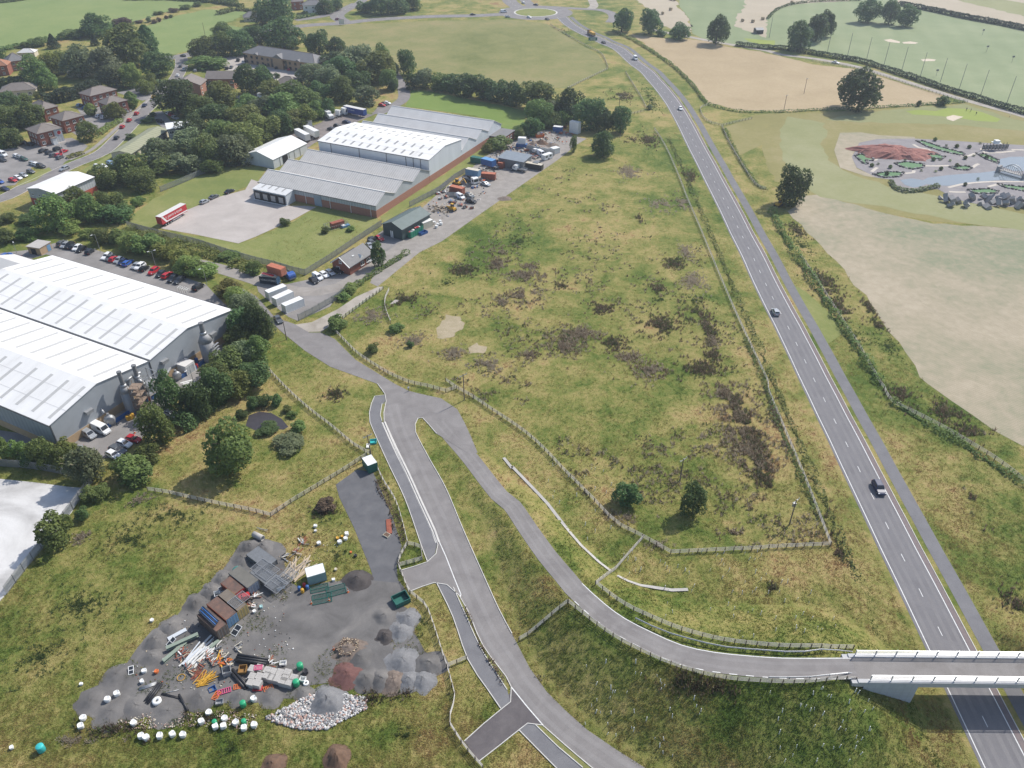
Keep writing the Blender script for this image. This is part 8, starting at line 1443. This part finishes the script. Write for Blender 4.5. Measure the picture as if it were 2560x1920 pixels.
# ---- tree guards on the banks
tg = MB().cyl((0,0,0),(.03,0,.75),.055,.05,6).mesh('tree_guard', m_white)
GRD = [(T23, (500,650,1650,1600), 46), (T33, (0,950,900,1640), 46), (T22, (900,1450,2200,1650), 34), (T23, (1300,20,2200,560), 26), (T33, (0,20,600,560), 22), (T22, (300,700,900,1350), 22)]
RP = [(p.x, p.y) for p in RAMP]
for T_, (x0,y0,x1,y1), n in GRD:
    c = 0
    while c < n:
        p = WG(T_(random.uniform(x0,x1), random.uniform(y0,y1))); c += 1
        if not clear(np.array([p.x]), np.array([p.y]))[0]: continue
        ob('tree_guard', tg, None, p, (random.uniform(-.15,.15), random.uniform(-.15,.15), random.uniform(0,6)), random.uniform(.8,1.5), 'thin white plastic tree guard standing on the grassy banks by the bridge ramp', 'tree guard', 'white tree guards on the banks')
# ---------------------------------------------------------------- miniature golf garden
m_mg = asphalt('purple_grey_gravel', (.21,.195,.20), (.25,.232,.235), (.29,.27,.268), .2); m_redrock = pm('red_rock', (.36,.16,.125), (.24,.10,.085), .6, .9, .6, c3=(.42,.25,.20)); m_path = pm('cream_path', (.55,.50,.43), (.48,.43,.37), .8, .9, wpos=True)
def G_(l): return [GF(*p) for p in l]
sheet('dry_margin', G_([(0,10),(250,5),(480,40),(900,60),(900,80),(450,85),(230,130),(140,300),(200,440),(340,500),(600,575),(300,530),(0,430),(-70,220)]), .06, m_dryfield)
sheet('gravel_garden', G_([(230,130),(450,85),(900,80),(1400,110),(2212,160),(2700,210),(3100,380),(3200,650),(2900,880),(2500,930),(2212,910),(1780,890),(1500,840),(1320,770),(1180,690),(1000,690),(740,720),(620,640),(600,570),(440,550),(340,500),(200,430),(140,300),(200,200)]), .075, m_mg)
sheet('pond_water', G_([(720,580),(860,560),(1000,580),(1060,550),(1300,520),(1700,490),(1860,470),(2000,480),(2300,560),(2300,600),(1900,580),(1500,620),(1290,650),(1040,630),(960,660),(880,670),(780,640)]), .10, m_water); sheet('pond_water', G_([(1910,330),(2050,300),(2300,300),(2300,470),(2080,470),(1900,400)]), .10, m_water)
stone = MB().box(-.5,.5,-.4,.4,-.1,.45).mesh('rock', m_stone); darks = MB().box(-.5,.5,-.45,.45,-.1,.5).mesh('rock', pm('dark_rock', (.09,.085,.08), None, 1, .9))
for k, l in enumerate([[(180,290),(250,265),(400,320),(390,350),(310,340),(330,390),(280,380)],[(660,380),(800,360),(1010,390),(1000,430),(870,450),(730,420)],[(920,110),(1000,110),(1200,180),(1500,260),(1480,285),(1250,240),(1050,180)],[(1040,280),(1130,265),(1260,300),(1220,330),(1100,315)],[(1320,425),(1500,410),(1590,430),(1540,460),(1400,455)],[(400,510),(560,480),(760,490),(720,540),(520,550)],[(1540,700),(1780,685),(1900,710),(1880,740),(1640,745)],[(1900,630),(2250,670),(2250,720),(1980,670)],[(1640,260),(1750,270),(1900,340),(1900,380),(1760,330)]]):
    g = sheet('golf_green', G_(l), .12, m_turf); P = [W(GF(*p)) for p in l]
    for i, p in enumerate(resample(P+[P[0]], 1.3)): ob('edging_rock', darks if (i+k) % 3 else stone, g, (p.x, p.y, .1), i*1.3, (1, .8, .7+.4*((i*7) % 5)/5))
for l in ([(880,150),(950,190),(1060,210),(1110,270)],[(1450,290),(1540,290),(1620,260)],[(1020,410),(1200,410),(1310,405)],[(1590,430),(1640,395),(1670,385)],[(780,500),(880,490),(890,465)],[(380,480),(430,440),(450,430)],[(330,340),(430,340),(440,290),(390,270)],[(1310,720),(1400,725),(1510,725)],[(1780,660),(1900,630)],[(1300,670),(1500,625),(1800,600),(2212,600)],[(1700,200),(1740,250),(1900,250),(2100,230)],[(2060,215),(2212,218)]): ribbon('cream_path', path_px(G_(l), 0, 2), .7, -.7, .11, m_path)
c = W(GF(640,250)); n = 56; vs = []; fs = []; rg = np.random.default_rng(11)
for j in range(9):
    for k in range(n):
        r = 1-j/8.5; t = 2*math.pi*k/n; q = 1+.10*math.sin(5*t)+.06*math.sin(11*t+1)+rg.normal(0,.035); vs.append((r*q*18*math.cos(t)*(1 if j < 5 else .95), r*q*10*math.sin(t), (2.2+.9*math.cos(t+2.6))*(1-r**3)+rg.normal(0,.13)*(j > 0)))
for j in range(8):
    for k in range(n): fs.append((j*n+k, j*n+(k+1)%n, (j+1)*n+(k+1)%n, (j+1)*n+k))
fs.append(tuple(8*n+k for k in range(n))); MB().add(vs, fs).build('rock_mound', m_redrock, None, loc=(c.x, c.y, .05), rz=-.12, label='long red rock mound in the miniature golf garden', cat='rock mound')
t = thing('rockery', 'grey rock waterfall at the lower edge of the golf garden', 'rockery', W(GF(1720,870)))
for k in range(34): ob('rock', stone, t, (random.uniform(-16,17), random.uniform(-4,6), random.uniform(0,1.5)), (random.random(), random.random(), random.random()*6), (random.uniform(1.5,3.6), random.uniform(1.5,3.2), random.uniform(1.5,3.4)))
a = W(GF(1930,450), 1.0); b = W(GF(2200,525), 1.0); d = b-a; t = thing('arch_bridge', 'pale arched footbridge over the golf garden pond', 'footbridge', (a.x, a.y, 0), math.atan2(d.y, d.x)); L = d.length
MB().box(0, L, -1, 1, .8, 1.1).build('deck', m_conc, t)
for s in (-1, 1):
    ar = MB(); pr = None
    for k in range(13):
        x = L*k/12; p = Vector((x, s*1.05, 1.1+3.0*math.sin(math.pi*k/12))); ar.bar((x, s*1.05, 1.1), p, .1)
        if pr: ar.bar(pr, p, .22)
        pr = p
    ar.build('arch_truss', m_steel, t)
for x in (-1.2, L+.2): MB().box(x, x+1, -1.5, 1.5, 0, 2.4).build('pier', m_stone, t)
t = thing('garden_pavilion', 'dark trellis pavilion with white top in the golf garden', 'pavilion', W(GF(1850,215)), .1)
for x in range(8): MB().box(x*1.6-6, x*1.6-5.8, -.1, .1, 0, 3.2).build('post', m_black, t); MB().box(x*1.6-6, x*1.6-4.6, -.05, .05, .3, 2.4).build('trellis_panel', m_steeld, t)
MB().box(-1.6,1.6,-1.6,1.6,3.2,3.4).build('roof', m_white, t); MB().box(-1,1,-1,1,3.4,4.4).build('lantern', m_white, t)
for k, p in enumerate([(1140,110),(1200,350),(1120,350),(1320,360),(1500,330),(1600,300),(600,440),(980,480),(1210,460),(1150,490),(1500,650),(1660,580),(1400,420),(780,350),(560,520),(1700,300),(1760,320),(1820,340),(380,420),(450,400),(1550,200),(1680,150),(2000,880),(2080,800),(1400,190),(1280,180)]): tree('shrub' if k % 2 else 'poplar', 'dark' if k % 3 else 'mid', 'small planted shrub in the miniature golf garden', GF(*p), 9, GF(p[0], p[1]-(28 if k % 2 else 45)), 'shrubs of the golf garden')
# ---------------------------------------------------------------- bales, far hut, digger by the oak
bale = MB().cyl((0,-.6,.65),(0,.6,.65),.65,n=14).mesh('hay_bale', pm('hay', (.42,.34,.22), (.33,.26,.16), 3, .95))
for k, p in enumerate([T20(1300,125),T20(1370,90),T20(1375,4),T20(1405,7),T20(1990,188),T20(2080,195),T20(2165,172),T30(205,28)]): ob('hay_bale', bale, None, W(p), k*.8, 1.7, 'round hay bale in the pale far field, %s from the left' % ORD[k], 'hay bale', 'round hay bales')
gable_b('field_hut', 'small dark hut at the edge of the far hay field', 'hut', W(T20(2110,295)), .1, 5, [(0,2.6),(3,3.6),(6,2.6)], m_black, [m_steeld], .3, gutter=False)
loader('yellow digger parked under the dark tree by the golf edge', T31(90,120), T31(130,95), m_yel, True)
# ---------------------------------------------------------------- people
def person(label, p, top, legs, face=0.0, h=1.75, grp='people'):
    v = WG(p); me = bpy.data.meshes.new('body')
    J = [(0,0,.95),(0,0,1.2),(0,.01,1.42),(0,.0,1.52),(0,-.01,1.64),(0,-.01,1.76),(.1,0,.9),(.12,.04,.5),(.13,-.04,.06),(.13,.12,.03),(-.1,0,.9),(-.12,-.06,.5),(-.13,-.1,.06),(-.13,.05,.03),(.19,0,1.4),(.25,.02,1.12),(.24,.16,.9),(.24,.2,.82),(-.19,0,1.4),(-.26,-.02,1.12),(-.25,.1,.88),(-.25,.13,.8)]
    E_ = [(0,1),(1,2),(2,3),(3,4),(4,5),(0,6),(6,7),(7,8),(8,9),(0,10),(10,11),(11,12),(12,13),(2,14),(14,15),(15,16),(16,17),(2,18),(18,19),(19,20),(20,21)]; Rr = [.15,.15,.14,.055,.10,.07,.095,.07,.05,.045,.095,.07,.05,.045,.075,.055,.04,.035,.075,.055,.04,.035]
    me.from_pydata(J, E_, []); o = bpy.data.objects.new('person', me); COL.objects.link(o); sk = o.modifiers.new('skin', 'SKIN'); o.modifiers.new('sub', 'SUBSURF').levels = 1
    for q, r in zip(me.skin_vertices[0].data, Rr): q.radius = (r, r*.8)
    me.skin_vertices[0].data[0].use_root = True
    m2 = bpy.data.meshes.new_from_object(o.evaluated_get(bpy.context.evaluated_depsgraph_get())); bpy.data.objects.remove(o)
    for m in (top, legs, pm('skin_tone', (.45,.27,.19), None, 2, .6), m_bark): m2.materials.append(m)
    for f in m2.polygons: z = f.center.z; f.material_index = 1 if z < .95 else 0 if z < 1.48 and f.center.z > .9 else 2 if z < 1.68 else 3
    ob('person', m2, None, (v.x, v.y, v.z+.05), face, h/1.78, label, 'person', grp)
person('person in white top and dark trousers standing on the lane', T12(1320,62), m_white, m_navyc, .6)
for k, (q, l, mt) in enumerate(((T30(1712,958),'left of four golfers on the putting green',m_black),(T30(1750,965),'second of four golfers on the putting green',m_navyc),(T30(1795,995),'golfer nearest the bunker on the putting green',m_black),(T30(2085,1015),'golfer in white at the right of the green',m_white))): person(l, q, mt, m_black, k*1.3, grp='golfers')
for k, q in enumerate(((1850,305),(1885,450),(2105,540),(1450,660))): p = W(T30(*q)); MB().cyl((0,0,0),(0,0,4),.1,.1,6).box(-.7,.7,-.1,.1,3,4).build('range_target', m_steeld, None, loc=p, label='dark target post on the driving range, %s from the top' % ORD[k], cat='target', group='range targets')
# ---------------------------------------------------------------- place words for things that share a description
_sh = {}
for o in COL.objects:
    if o.parent is None and o.get('group') and o.get('label') and o.get('category') in ('tree','bush'): _sh.setdefault(o['label'], []).append(o)
for l, os_ in _sh.items():
    if len(os_) > 1:
        for k, o in enumerate(sorted(os_, key=lambda o: proj(o.location)[0])): o['label'] = '%s, number %d from the left' % (l, k+1)
# ---------------------------------------------------------------- summer haze
hm = bpy.data.materials.new('haze_air'); hm.use_nodes = True; hn = hm.node_tree; hn.nodes.remove(hn.nodes['Principled BSDF']); pv = hn.nodes.new('ShaderNodeVolumePrincipled')
pv.inputs['Color'].default_value = (.80,.88,1,1); pv.inputs['Density'].default_value = 0.00019; pv.inputs['Anisotropy'].default_value = .3; hn.links.new(pv.outputs[0], hn.nodes['Material Output'].inputs['Volume'])
MB().box(-1590, 1590, -290, 2590, -1.5, 126).build('haze', hm, None, kind='stuff')
